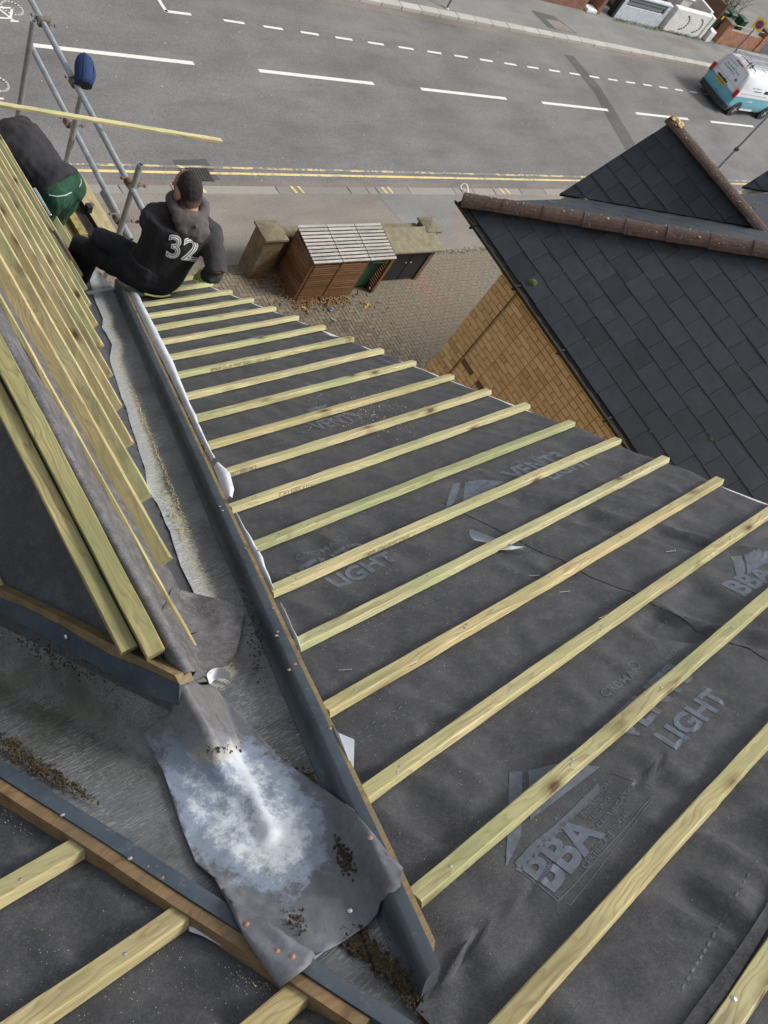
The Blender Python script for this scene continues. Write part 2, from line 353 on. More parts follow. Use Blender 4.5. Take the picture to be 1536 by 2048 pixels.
M['gutmud'] = simple('gutter_moss', (.008, .008, .006), (.03, .026, .016), 40, .95, .8, 120)
M['whitepaint'] = simple('white_paint', (.72, .71, .69), (.60, .59, .57), 14, .6)
M['render'] = simple('house_render', (.50, .44, .36), (.42, .37, .30), 4, .9)
M['galv'] = NT('galvanised_tube')
q = M['galv']; v = q.coord((1, 1, 1), False)
c = q.mix(q.ramp(q.noise(v, 11, 6, .7), [(.3, 0), (.7, 1)]), (.235, .265, .285), (.40, .43, .445)); c = q.mix(q.ramp(q.noise(v, 24, 6, .8), [(.60, 0), (.70, .85)]), c, (.55, .56, .55)); c = q.mix(q.ramp(q.noise(v, 7, 5), [(.62, 0), (.75, .6)]), c, (.16, .15, .14))
q.col(c).rough(.5); q.b.inputs['Metallic'].default_value = .45; M['galv'] = q.m
M['rust'] = simple('rusty_coupler', (.13, .065, .035), (.24, .18, .14), 60, .8, .5, 150, metal=.3)
M['couplerg'] = simple('grey_coupler', (.23, .22, .20), (.12, .10, .085), 50, .6, .4, 150, metal=.5)
M['navy'] = simple('navy_cap', (.006, .022, .085), (.012, .04, .13), 60, .85)
M['navyk'] = simple('cap_trim', (.012, .012, .016), (.03, .03, .035), 30, .8)
q = NT('hoodie_black'); v = q.coord((1, 1, 1), False)
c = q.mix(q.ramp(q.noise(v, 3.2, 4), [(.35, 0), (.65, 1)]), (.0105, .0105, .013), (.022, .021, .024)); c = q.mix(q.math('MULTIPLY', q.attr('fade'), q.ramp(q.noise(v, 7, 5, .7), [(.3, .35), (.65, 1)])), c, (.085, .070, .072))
q.col(c).rough(.95); q.bump(q.noise(v, 20, 6, .7), .5, .012); M['hoodie'] = q.m
M['hood'] = simple('faded_hood', (.07, .058, .061), (.105, .09, .092), 14, .95, .5, 40, .01)
M['trouser'] = simple('navy_trousers', (.0085, .009, .0125), (.015, .0155, .021), 9, .85, .55, 26, .012)
M['jumper'] = simple('black_jumper', (.012, .012, .016), (.026, .025, .030), 8, .9, .5, 22, .012)
M['greent'] = simple('green_trousers', (.006, .042, .021), (.011, .064, .033), 14, .9, .6, 30, .012)
M['skin'] = simple('skin', (.36, .19, .125), (.30, .145, .095), 20, .55)
q = NT('dark_hair'); v = q.coord((1, 1, 1), False); nn = q.noise(v, 160, 4, .8)
fd = q.math('ADD', q.attr('fade'), q.math('MULTIPLY', q.math('SUBTRACT', nn, .5), .8)); c = q.mix(q.ramp(nn, [(.3, 0), (.7, 1)]), (.008, .0065, .006), (.030, .024, .021)); c = q.mix(q.ramp(fd, [(.3, 0), (.9, .8)]), c, (.15, .085, .06))
q.col(c).rough(.9); q.bump(nn, .8, .006); M['hair'] = q.m
M['hivis'] = simple('yellow_glove', (.66, .72, .17), (.74, .78, .32), 30, .8, .4, 80)
M['boot'] = simple('boot_leather', (.02, .017, .015), (.04, .034, .03), 20, .7)
M['numwhite'] = simple('print_white', (.72, .73, .72), (.60, .61, .60), 40, .7)
M['piping'] = simple('reflective_piping', (.45, .52, .48), (.38, .44, .40), 40, .6)
q = NT('store_slat'); v = q.coord((1, 1, 1), True)
c = q.mix(q.ramp(q.noise(q.coord((3, 30, 30)), 1, 5), [(.3, 0), (.7, 1)]), (.125, .062, .026), (.215, .108, .045)); c = q.mix(1, c, q.ramp(q.rnd(), [(0, .75), (1, 1.2)]), 'MULTIPLY')
q.col(c).rough(.7); M['slat'] = q.m
q = NT('weathered_slat'); v = q.coord((1, 1, 1), True)
c = q.mix(q.ramp(q.noise(q.coord((3, 22, 22)), 1, 5, .7), [(.3, 0), (.7, 1)]), (.27, .25, .225), (.47, .45, .42)); c = q.mix(1, c, q.ramp(q.rnd(), [(0, .85), (1, 1.1)]), 'MULTIPLY')
q.col(c).rough(.85); M['lidslat'] = q.m
M['dark'] = simple('dark_inside', (.012, .010, .008), (.02, .017, .013), 10, .95)
M['greenbin'] = simple('green_bin_plastic', (.010, .062, .032), (.016, .085, .045), 8, .45)
M['blackbin'] = simple('black_bin_plastic', (.02, .022, .021), (.03, .032, .03), 8, .5)
M['brownbin'] = simple('brown_board', (.095, .045, .028), (.13, .065, .04), 8, .6)
M['blackpaint'] = simple('black_door_paint', (.008, .0082, .009), (.012, .0125, .0135), 12, .7)
M['steel'] = simple('steel', (.42, .42, .42), (.3, .3, .3), 30, .4, metal=.7)
def brickmat(name, c1, c2, mort, sw=.225, sh=.075, mossy=None):
    q = NT(name); tc = q.n('TexCoord'); sp = q.n('SeparateXYZ'); q.l(tc.outputs['Object'], sp.inputs[0])
    cm = q.n('CombineXYZ'); q.l(q.math('ADD', sp.outputs[0], sp.outputs[1]), cm.inputs[0]); q.l(sp.outputs[2], cm.inputs[1])
    bt = q.n('TexBrick'); q.l(cm.outputs[0], bt.inputs['Vector']); bt.inputs['Scale'].default_value = 1; bt.inputs['Brick Width'].default_value = sw; bt.inputs['Row Height'].default_value = sh
    bt.inputs['Mortar Size'].default_value = .006; bt.inputs['Color1'].default_value = (*c1, 1); bt.inputs['Color2'].default_value = (*c2, 1); bt.inputs['Mortar'].default_value = (*mort, 1)
    v = q.coord((1, 1, 1), False)
    c = q.mix(1, bt.outputs['Color'], q.ramp(q.noise(v, 5, 6, .7), [(.3, .6), (.7, 1.25)]), 'MULTIPLY')
    if mossy: c = q.mix(q.ramp(q.noise(v, 3, 6, .7), [(.45, 0), (.65, .8)]), c, mossy)
    q.col(c).rough(.92); q.bump(bt.outputs['Fac'], -.4, .008); return q.m
M['pierbrick'] = brickmat('pier_brick', (.16, .10, .055), (.22, .145, .08), (.11, .09, .065), mossy=(.085, .07, .04))
M['redbrick'] = brickmat('red_brick', (.30, .105, .055), (.38, .16, .09), (.30, .25, .2))
M['darkredbrick'] = brickmat('dark_red_brick', (.20, .075, .05), (.26, .11, .075), (.2, .16, .13))
M['greybrick'] = brickmat('grey_block', (.11, .115, .12), (.16, .16, .165), (.07, .07, .07))
M['capstone'] = simple('mossy_capstone', (.20, .175, .12), (.11, .10, .055), 9, .95, .5, 40)
M['mossroof'] = simple('mossy_concrete', (.15, .135, .075), (.24, .22, .15), 7, .95, .7, 40, .01)
M['whitewall'] = simple('white_masonry', (.74, .73, .70), (.55, .54, .52), 5, .85)
M['bluewall'] = simple('pale_blue_masonry', (.56, .60, .64), (.40, .43, .46), 6, .85)
M['railblack'] = simple('black_rail', (.018, .018, .02), (.03, .03, .03), 10, .5)
M['leafpile'] = simple('dead_leaf', (.20, .105, .045), (.33, .20, .095), 30, .9, rndv=.5)
M['leafyel'] = simple('yellow_leaf', (.50, .36, .03), (.60, .46, .08), 30, .8)
M['leafgreen'] = simple('shrub_leaf', (.07, .11, .028), (.14, .17, .05), 30, .75, rndv=.4)
M['twig'] = simple('bare_twig', (.10, .075, .05), (.06, .045, .03), 30, .9)
M['grass'] = simple('weeds', (.09, .11, .03), (.16, .15, .05), 30, .9)
M['bluebit'] = simple('blue_wrapper', (.10, .22, .60), (.30, .42, .75), 40, .5)
M['yellowsign'] = simple('sign_yellow', (.75, .60, .03), (.70, .55, .03), 5, .5)
M['bluesign'] = simple('sign_blue', (.02, .07, .42), (.02, .06, .36), 5, .4)
M['redsign'] = simple('sign_red', (.55, .02, .02), (.5, .02, .02), 5, .4)
M['vanwhite'] = simple('van_white_paint', (.72, .745, .765), (.68, .70, .72), 2, .22)
M['vanblue'] = simple('van_turquoise_paint', (.15, .42, .49), (.135, .39, .455), 2, .22)
M['vanblack'] = simple('van_bumper_plastic', (.022, .023, .025), (.035, .036, .038), 14, .5)
M['tyre'] = simple('tyre_rubber', (.014, .014, .014), (.024, .023, .022), 20, .85)
M['rim'] = simple('wheel_rim', (.22, .21, .20), (.12, .115, .11), 20, .4, metal=.5)
q = NT('tail_lamp'); q.col((.42, .008, .012)).rough(.12); M['taillamp'] = q.m
q = NT('dark_glass'); q.col((.012, .016, .018)).rough(.06); M['glass'] = q.m
M['plate'] = simple('rear_number_plate', (.66, .47, .06), (.6, .42, .05), 8, .4)
M['alu'] = simple('aluminium', (.60, .61, .62), (.45, .46, .47), 20, .35, metal=.6)
M['ink'] = simple('van_lettering', (.20, .26, .33), (.26, .32, .38), 20, .5)
M['inkblue'] = simple('van_emblem', (.06, .22, .50), (.10, .30, .58), 20, .5)
M['postgrey'] = simple('grey_post_paint', (.17, .185, .20), (.22, .235, .25), 8, .45, metal=.2)
M['nail'] = simple('nail_steel', (.62, .63, .64), (.5, .5, .5), 30, .3, metal=.8)
M['copper'] = simple('copper_nail', (.42, .23, .15), (.33, .17, .11), 30, .5, metal=.4)
M['toolred'] = simple('tool_red', (.38, .03, .025), (.3, .025, .02), 10, .5)
M['toolblack'] = simple('tool_black', (.02, .02, .022), (.035, .035, .036), 10, .5)
M['toolblue'] = simple('tool_steel_blue', (.20, .27, .31), (.28, .35, .38), 20, .4)
M['stain'] = simple('yellow_sawdust_board', (.42, .33, .08), (.12, .10, .06), 22, .9)
M['iron'] = simple('gully_iron', (.055, .05, .046), (.09, .082, .075), 40, .7, .3, 100, metal=.3)
# ------------------------------------------------------------------ street
def quad_rw(mb, a0, a1, c0, c1, z):
    return mb.add([RW(a0, c0, z), RW(a1, c0, z), RW(a1, c1, z), RW(a0, c1, z)], [(0, 1, 2, 3)])
def struct(o): return tag(o, kind='structure')
PZ = 0.0            # pavement and driveway level; the carriageway lies a kerb lower
RZ = -0.10
A0, A1 = -220, 320
struct(quad_rw(MB(), -600, 700, -500, 700, -.22).build('ground', M['soil']))
road = struct(quad_rw(MB(), A0, A1, 12.6, 21.05, RZ).build('road', M['road']))
struct(quad_rw(MB(), A0, A1, 10.45, 12.60, PZ).build('near_pavement', M['pave']))
struct(quad_rw(MB(), A0, A1, 21.22, 24.2, PZ).build('far_pavement', M['pavefar']))
dirt = quad_rw(MB(), A0, A1, 12.7, 13.02, RZ + .004).build('gutter_channel', M['gutterdirt'], road)
quad_rw(MB(), A0, A1, 20.6, 20.95, RZ + .004).build('gutter_channel', M['gutterdirt'], road)
LZ = RZ + .008
def mark(name, a0, a1, c0, c1, mat, wob=0, z=None):
    n = max(2, int((a1 - a0) / .25)); mb = MB(); z = LZ if z is None else z
    lo = [RW(a0 + (a1 - a0) * i / n, c0 + wob * nz(i * .9, c0, 3), z) for i in range(n + 1)]; hi = [RW(a0 + (a1 - a0) * i / n, c1 + wob * nz(i * .9, c1, 8), z) for i in range(n + 1)]
    mb.add(lo + hi, [(i, i + 1, n + 2 + i, n + 1 + i) for i in range(n)]); return mb.build(name, mat, road)
# on the road plane (a kerb lower than the pavement plane on which the lines were measured)
K = 12.0 / (12.0 - RZ)
def rp(px):
    q = zpl(px, RZ); return float(q @ RD), float(q @ RN)
c_c = 17.01
for i in range(-3, 14):
    a = rp((515, 138))[0] + i * 5.99
    mark('centre_line', a, a + 4.05, c_c - .065, c_c + .065, M['white_line'], .006)
c_d = 18.93
ds = rp((600 + 178 * .3906, 188 * .3906))[0]
for i in range(-3, 26):
    a = ds + i * 1.285
    mark('bay_dash', a, a + .66, c_d - .045, c_d + .045, M['white_line'], .008)
t0, t1, t2 = rp((315, 0)), rp((332, 23)), rp((380, 29))
mb = MB()
def stroke(mb, pts, wd, z):
    for (p, r) in zip(pts[:-1], pts[1:]):
        p, r = np.array(p), np.array(r); d = (r - p) / (np.linalg.norm(r - p) + 1e-9); nn = np.array([-d[1], d[0]]) * wd / 2; p = p - d * wd * .3; r = r + d * wd * .3
        mb.add([RW(*(p - nn), z), RW(*(r - nn), z), RW(*(r + nn), z), RW(*(p + nn), z)], [(0, 1, 2, 3)])
stroke(mb, [(t0[0], t0[1] + 2.0), t1, t2], .1, LZ); mb.build('bay_corner_line', M['white_line'], road)
# bicycle symbols
def bike(ca, cc, sc, rot):
    mb = MB(); k = [0]
    def P(x, y):
        c, s_ = math.cos(rot), math.sin(rot); return (ca + sc * (x * c - y * s_), cc + sc * (x * s_ + y * c))
    def st(pts, wd=.085):
        k[0] += 1; stroke(mb, [P(*p) for p in pts], wd * sc, LZ + .0008 * k[0])
    for cx in (-.55, .55): st([(cx + .36 * math.cos(t), .36 * math.sin(t)) for t in np.linspace(0, 2 * math.pi, 21)])
    st([(-.55, 0), (-.2, .55), (.38, .55), (0, 0), (-.55, 0)]); st([(0, 0), (-.27, .68)]); st([(-.4, .7), (-.14, .7)]); st([(.55, 0), (.34, .75), (.5, .82)])
    mb.build('bicycle_symbol', M['white_line'], road)
b1 = rp((22, 22)); bike(b1[0] - .28, b1[1] + .05, .62, math.radians(-172))
b2 = rp((-8, 172)); bike(b2[0] - .3, b2[1] + .02, .62, math.radians(-172))
# double yellow lines
for i in range(-8, 30):
    mark('yellow_line', -2 + i * 4.0, 2 + i * 4.0, 13.20, 13.275, M['yellow_line'], .012)
    mark('yellow_line', -2 + i * 4.0, 2 + i * 4.0, 13.385, 13.455, M['yellow_worn'], .02)
# trench reinstatement and gully surround
for nm, poly, z in [('trench_patch', [(1128, 109), (1147, 112), (1199, 172), (1228, 218), (1278, 300), (1252, 300), (1205, 218), (1190, 185), (1178, 172)], .0035), ('gully_surround', [(345, 320), (412, 318), (444, 366), (372, 366)], .003)]:
    p = [zpl(q, RZ + z) for q in poly]
    MB().add(p, [tuple(range(len(p)))[::-1]]).build(nm, M['patch'], road)
mb = MB()
g0 = np.array(rp((371, 338))); ga, gb = np.array([.55, 0]), np.array([0, -.36])
g0 = np.array([rp((400, 350))[0] - .27, rp((400, 350))[1] - .18])
gr = empty('drain_grate', RW(g0[0] + .27, g0[1] + .18, RZ), 'rusty square drain grate in the road beside the kerb', 'drain')
for k in range(8):
    mb = MB(); mb.box(RW(g0[0] + .04 + k * .066, g0[1] + .19, LZ + .006), RD * .011, RN * .19, Z * .012); kid(mb.build('grate_bar', M['iron']), gr)
for k in range(7):
    mb = MB(); mb.box(RW(g0[0] + .27, g0[1] + .01 + k * .06, LZ + .0045), RD * .27, RN * .011, Z * .011); kid(mb.build('grate_bar', M['iron']), gr)
mb = MB().box(RW(g0[0] + .27, g0[1] + .19, LZ - .004), RD * .28, RN * .21, Z * .004); kid(mb.build('pit', M['dark']), gr)
# kerbs: each stone its own piece
kn = struct(empty('near_kerb', RW(10, 12.6, RZ))); kf = struct(empty('far_kerb', RW(20, 20.9, RZ)))
def stone(L, wd, hgt, name, mat): return MB().bbox(.006, L - .006, 0, wd, -hgt, 0).mesh(name, mat, bevel=.012)
stones = {}
def kerb(parent, joints, c0, wd, zt, mat):
    for a, b in zip(joints[:-1], joints[1:]):
        L = round(b - a, 2); k = (L, wd, mat.name)
        if k not in stones: stones[k] = stone(L, wd, .22, 'kerb_stone', mat)
        frame_obj('kerb_stone', stones[k], RW(a, c0 + random.uniform(-.006, .006), zt + random.uniform(-.004, .004)), RD, RN, Z, parent)
js = [5.8, 7.0, 8.2, 9.4, 9.72, 12.14, 14.36, 14.97, 15.3, 16.45, 18.2, 18.5, 19.0, 19.9, 21.1, 22.3, 24.3, 26.3, 28.3, 30.3, 32.3]
kerb(kn, js, 12.50, .25, .012, M['kerb'])
kerb(kf, [8 + .915 * i for i in range(54)], 20.95, .30, .02, M['kerbfar'])
quadk = MB().box(RW(-60, 12.62, -.1), RD * 65, RN * .12, Z * .11); quadk.build('kerb_run', M['kerb'], kn).matrix_parent_inverse = Matrix.Translation(kn.location).inverted()
quadk = MB().box(RW(130, 12.62, -.1), RD * 97, RN * .12, Z * .11); quadk.build('kerb_run', M['kerb'], kn).matrix_parent_inverse = Matrix.Translation(kn.location).inverted()
for a, b in ((-100, 8), (57.4, 300)):
    quadk = MB().box(RW((a + b) / 2, 21.05, -.1), RD * (b - a) / 2, RN * .1, Z * .115); quadk.build('kerb_run', M['kerbfar'], kf).matrix_parent_inverse = Matrix.Translation(kf.location).inverted()
# yellow ticks on the kerb
for a in (9.86, 10.13, 12.62, 12.83, 15.55, 15.76, 20.25, 20.5):
    mb = MB(); mb.add([RW(a, 12.512, .0185), RW(a + .07, 12.512, .0185), RW(a + .02, 12.745, .0185), RW(a - .05, 12.745, .0185)], [(0, 1, 2, 3)])
    kid(mb.build('yellow_tick', M['yellow_line']), kn)
# crack and lighter patches in the pavements
def flatpoly(name, pxs, z, mat, parent=None, smooth_n=0):
    p = [zpl(q, z) for q in pxs]; return MB().add(p, [tuple(range(len(p)))[::-1]]).build(name, mat, parent)
flatpoly('repair_patch', [(755, 390), (905, 392), (905, 470), (800, 440)], .004, M['pavefar'])
tag(bpy.data.objects['repair_patch'], kind='structure')
struct(flatpoly('tarmac_patch', [(1062, 20), (1108, 32), (1155, 68), (1096, 55)], .004, M['patch']))
struct(flatpoly('concrete_patch', [(1092, 38), (1118, 42), (1150, 66), (1112, 58)], .008, M['pave']))
struct(flatpoly('tarmac_patch', [(1325, 68), (1385, 88), (1402, 103), (1345, 90)], .004, M['gutterdirt']))
# ------------------------------------------------------------------ driveway of block pavers
dw = struct(empty('driveway', RW(12, 8, PZ)))
b = quad_rw(MB(), -8, 40, 2.0, 10.45, -.012).build('paver_bed', M['joint']); kid(b, dw)
pv_h = MB().bbox(.004, .196, .004, .096, -.05, 0).mesh('paver', M['paver'], bevel=.004)
pv_hr = MB().bbox(.003, .197, .003, .097, -.05, 0).mesh('paver', M['paverred'], bevel=.004)
cells = []
for i in range(45, 195):
    for j in range(45, 103):
        k = (i - j) % 4
        if k == 0: c = (i * .1, j * .1, 0)
        elif k == 3: c = (i * .1, j * .1, 1)
        else: continue
        cx, cy = c[0] + (.1 if c[2] == 0 else .05), c[1] + (.05 if c[2] == 0 else .1)
        px = proj(RW(cx, cy, 0))
        if True: cells.append((math.dist(RW(cx, cy, 0), CAM), c, (cx, cy), px))
# the border course along the pavement
brd = []
for i in range(45, 200):
    brd.append((i * .1, 10.24))
cells.sort(key=lambda q: q[0])
def hidden(px):   # behind the roof verge, the bin store or the neighbour
    x, y = px
    if not (400 < x < 1030 and 470 < y < 770): return True
    if y > 583 + .393 * (x - 430): return True
    if x > 1003 - .83 * (y - 548) and y > 548: return True
    if x > 905 and (y - 400) > 0 and x > 905 + (y - 400) * .69 and y < 560: return True
    if 560 < x < 740 and y < 560: return True
    return False
cnt = 0; rest = MB(); restr = MB()
def red(cx, cy): return random.random() < .8 * math.exp(-((cx - 14.7) / .55) ** 2 - ((cy - 9.3) / .55) ** 2)
for d_, c, (cx, cy), px in cells:
    vertical = c[2]
    o = RW(c[0] + (.1 if vertical else 0), c[1], random.uniform(-.003, .002)); ax, ay = (RN, -RD) if vertical else (RD, RN)
    rr = red(cx, cy)
    if cnt < 296 and not hidden(px):
        frame_obj('paver', pv_hr if rr else pv_h, o, ax, ay, Z, dw); cnt += 1
    else:
        (restr if rr else rest).box(o + ax * .1 + ay * .05 - Z * .025, ax * .096, ay * .046, Z * .025)
for (a, c) in brd: rest.box(RW(a + .05, c + .105, -.025), RD * .047, RN * .097, Z * .025)
for mb, mt in ((rest, M['paver']), (restr, M['paverred'])):
    if mb.v: kid(tag(mb.build('paver_field', mt), kind='stuff'), dw)
# ------------------------------------------------------------------ garden wall, piers, cupboard
A_, B_ = 10.02, 10.06
gw = empty('garden_wall', RW(12.5, 10.2, 0), 'low mossy brick garden wall with two capped piers beside the pavement', 'wall')
def blk(name, a0, a1, c0, c1, z0, z1, mat, parent, bev=0):
    mb = MB(); mb.box(RW((a0 + a1) / 2, (c0 + c1) / 2, (z0 + z1) / 2), RD * (a1 - a0) / 2, RN * (c1 - c0) / 2, Z * (z1 - z0) / 2)
    return kid(mb.build(name, mat, bevel=bev), parent)
def cap(a0, a1, c0, c1, z0, parent):
    mb = MB(); ca, cc = (a0 + a1) / 2, (c0 + c1) / 2
    v = [RW(a, c, z) for z in (z0, z0 + .05) for (a, c) in ((a0, c0), (a1, c0), (a1, c1), (a0, c1))] + [RW(ca, cc, z0 + .13)]
    mb.add(v, [(0, 3, 2, 1), (0, 1, 5, 4), (1, 2, 6, 5), (2, 3, 7, 6), (3, 0, 4, 7), (4, 5, 8), (5, 6, 8), (6, 7, 8), (7, 4, 8)])
    return kid(mb.build('pier_cap', M['capstone']), parent)
blk('pier', 10.0, 10.47, 10.05, 10.50, 0, 1.12, M['pierbrick'], gw); cap(9.95, 10.52, 10.0, 10.55, 1.121, gw)
blk('pier', 14.62, 15.02, 10.12, 10.50, 0, 1.12, M['pierbrick'], gw); cap(14.57, 15.07, 10.07, 10.55, 1.121, gw)
blk('wall_run', 10.47, 14.62, 10.30, 10.52, 0, .92, M['pierbrick'], gw); blk('coping', 10.471, 14.619, 10.26, 10.555, .921, 1.0, M['capstone'], gw, .02)
cb = empty('meter_cupboard', RW(14.0, 10.0, 0), 'brick cupboard with black double doors and mossy sloping roof', 'cupboard')
blk('side_wall', 13.36, 13.48, 9.66, 10.25, 0, 1.0, M['pierbrick'], cb); blk('side_wall', 14.60, 14.72, 9.66, 10.11, 0, 1.0, M['pierbrick'], cb)
mb = MB(); z0, z1 = 1.02, 1.12
mb.add([RW(13.25, 9.58, z0), RW(14.86, 9.58, z0), RW(14.86, 10.26, z1), RW(13.25, 10.26, z1), RW(13.25, 9.58, z0 + .06), RW(14.86, 9.58, z0 + .06), RW(14.86, 10.26, z1 + .06), RW(13.25, 10.26, z1 + .06)], [(0, 3, 2, 1), (4, 5, 6, 7), (0, 1, 5, 4), (1, 2, 6, 5), (2, 3, 7, 6), (3, 0, 4, 7)])
kid(mb.build('roof_slab', M['mossroof'], bevel=.012), cb)
for a in (13.5, 14.05):
    dr = blk('door', a, a + .53, 9.69, 9.73, .04, .99, M['blackpaint'], cb, .006); dr['label'] = 'black cupboard door'
    hx = a + (.46 if a < 14 else .07)
    h_ = MB().box(RW(hx, 9.675, .62), RD * .03, RN * .012, Z * .012).build('door_handle', M['steel']); h_.parent = dr
# ------------------------------------------------------------------ slatted bin store
bs = empty('bin_store', RW(11.9, 9.8, 0), 'slatted timber store for three bins with weathered lids, yellow brown leaves at its foot', 'bin store')
S0, S1, C0, C1, HF, HB = 10.82, 13.10, 9.38, 10.22, 1.16, 1.30
slatm = {}
def slat(parent, p, ax, L, up, wd, out, th, mat):
    k = (round(L, 3), round(wd, 3), th, mat.name)
    if k not in slatm: slatm[k] = MB().bbox(0, L, -wd / 2, wd / 2, -th / 2, th / 2).mesh('slat', mat)
    return frame_obj('slat', slatm[k], p, ax, up, out, parent)
hgt = lambda c: HF + (HB - HF) * (c - C0) / (C1 - C0)
for a in (S0 + .03, S0 + .79, S0 + 1.54, S1 - .03):
    for c in (C0 + .03, C1 - .03):
        mb = MB(); mb.box(RW(a, c, (hgt(c) - .03) / 2), RD * .03, RN * .03, Z * (hgt(c) - .03) / 2); kid(mb.build('post', M['slat']), bs)
for k in range(16):   # side slats, both ends
    z = .06 + k * .0725
    if z < 1.15:
        slat(bs, RW(S0 - .012, C0 + .0, z), RN, C1 - C0, Z, .055, -RD, .018, M['slat']); slat(bs, RW(S1 + .012, C0, z), RN, C1 - C0, Z, .055, RD, .018, M['slat'])
for di, a in enumerate((S0 + .065, S0 + .825)):   # two slatted doors
    for k in range(16):
        z = .05 + k * .066; slat(bs, RW(a, C0 - .01, z), RD, .68 if di == 0 else .67, Z, .042, -RN, .018, M['slat'])
    for e in (0.0, .655):
        mb = MB(); mb.box(RW(a + e + .012, C0 + .012, .55), RD * .03, RN * .008, Z * .52); kid(mb.build('door_stile', M['slat']), bs)
mb = MB(); mb.box(RW(S0 + .78, C0 - .015, .56), RD * .035, RN * .014, Z * .56); kid(mb.build('door_post', M['slat']), bs)
mb = MB(); mb.box(RW((S0 + S1) / 2, C0 + .005, HF - .03), RD * (S1 - S0) / 2, RN * .02, Z * .03); kid(mb.build('head_rail', M['slat']), bs)
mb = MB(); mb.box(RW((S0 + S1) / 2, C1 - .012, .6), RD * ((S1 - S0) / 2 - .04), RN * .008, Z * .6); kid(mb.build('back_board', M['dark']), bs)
upv = RN * (C1 - C0 + .1) + Z * (HB - HF) ; upL = np.linalg.norm(upv); upv = upv / upL; outv = np.cross(RD, upv)
for li in range(3):
    a = S0 - .04 + li * .775
    for k in range(11):
        slat(bs, RW(a, C0 - .05, HF + .02) + upv * (.03 + k * .087), RD, .755, upv, .056, outv, .02, M['lidslat'])
    for e in (.06, .69):
        mb = MB(); p = RW(a + e, C0 - .05, HF - .005); mb.box(p + upv * upL / 2, RD * .02, upv * upL / 2, outv * .012); kid(mb.build('lid_batten', M['slat']), bs)
for di in range(2):
    mb = MB(); mb.box(RW(S0 + .42 + di * .76, C0 + .35, .45), RD * .27, RN * .28, Z * .44); kid(mb.build('inner_shade_block', M['dark']), bs)  # dark block standing in for the shade behind each slatted door
def wheelie(name, a, c, sc, mat, label, facing=1, group=None):
    w_ = empty(name, RW(a, c, 0), label, 'bin', group)
    f = facing
    mb = MB(); pr = lambda wd, y0, y1, z: [RW(a - wd, c + f * y0, z), RW(a + wd, c + f * y0, z), RW(a + wd, c + f * y1, z), RW(a - wd, c + f * y1, z)]
    mb.loft([pr(.21 * sc, -.2 * sc, .18 * sc, .06), pr(.23 * sc, -.235 * sc, .2 * sc, .6 * sc), pr(.27 * sc, -.27 * sc, .235 * sc, .98 * sc), pr(.285 * sc, -.285 * sc, .25 * sc, .985 * sc), pr(.285 * sc, -.285 * sc, .25 * sc, 1.01 * sc)])
    kid(mb.build('tub', mat, bevel=.01), w_)
    mb = MB(); mb.loft([pr(.295 * sc, -.30 * sc, .30 * sc, 1.013 * sc), pr(.295 * sc, -.30 * sc, .30 * sc, 1.04 * sc), pr(.22 * sc, -.2 * sc, .22 * sc, 1.075 * sc)]); kid(mb.build('lid', mat, bevel=.008), w_)
    mb = MB(); mb.tube([RW(a - .22 * sc, c + f * .33 * sc, 1.0 * sc), RW(a + .22 * sc, c + f * .33 * sc, 1.0 * sc)], .016, 8); kid(mb.build('handle', mat), w_)
    for e in (-1, 1):
        mb = MB(); mb.lathe(RW(a + e * .23 * sc - .025, c + f * .16 * sc, .1), RD, [(0, .03), (0, .1), (.05, .1), (.05, .03)], 16); kid(mb.build('wheel', M['tyre']), w_)
    return w_
wheelie('wheelie_bin', S0 + 1.93, C0 + .36, 1.0, M['greenbin'], 'dark green wheelie bin standing in the open bay of the slatted store', -1)
for e in (.0,):
    mb = MB(); mb.tube([RW(S1 - .55, C0 - .06, .05), RW(S1 - .57, C0 - .07, .12), RW(S1 - .60, C0 - .05, .2)], .012, 6); kid(mb.build('broken_strip', M['dark']), bs)
# fallen leaves
lf = MB(); rl = random.Random(5)
def leafq(mb, p, L, up):
    t = rl.uniform(0, 6.28); ax = np.array([math.cos(t), math.sin(t), rl.uniform(-.3, .5)]); ay = np.array([-math.sin(t), math.cos(t), rl.uniform(-.4, .4)])
    mb.add([p - ax * L, p - ay * L * .55 + Z * .3 * L, p + ax * L, p + ay * L * .55 + Z * .25 * L, p + Z * .1 * L], [(0, 1, 4), (1, 2, 4), (2, 3, 4), (3, 0, 4)])
for k in range(420):
    if rl.random() < .62: a, c = rl.uniform(10.75, 12.3), C0 - .03 - abs(rl.gauss(0, .14))
    elif rl.random() < .6: a, c = S0 - .05 - abs(rl.gauss(0, .17)), rl.uniform(9.3, 10.05)
    else: a, c = rl.uniform(10.3, 13.6), C0 - abs(rl.gauss(0, .4))
    leafq(lf, RW(a, c, .015 + rl.random() * .05), rl.uniform(.02, .05), 1)
tag(lf.build('leaf_litter', M['leafpile']), 'heap of brown dead leaves at the foot of the slatted store', 'leaves', kind='stuff')
yl = MB()
for k in range(10): leafq(yl, zpl((736 + rl.gauss(0, 4), 611 + rl.gauss(0, 5)), .02), .035, 1)
tag(yl.build('yellow_leaf_clump', M['leafyel']), 'clump of bright yellow leaves on the block paving', 'leaves')
yl = MB()
for k in range(7): leafq(yl, zpl((614 + rl.gauss(0, 7), 618 + rl.gauss(0, 4)), .05), .032, 1)
tag(yl.build('yellow_leaf_clump', M['leafyel'], weld=False), 'small yellow leaves among the brown heap by the store', 'leaves')
mb = MB(); p = zpl((660, 618), .03)
for k in range(5): leafq(mb, p + np.array([rl.gauss(0, .05), rl.gauss(0, .05), rl.random() * .03]), .045, 1)
tag(mb.build('wrapper', M['bluebit']), 'crumpled pale blue wrapper lying on dead leaves', 'litter')
mb = MB()
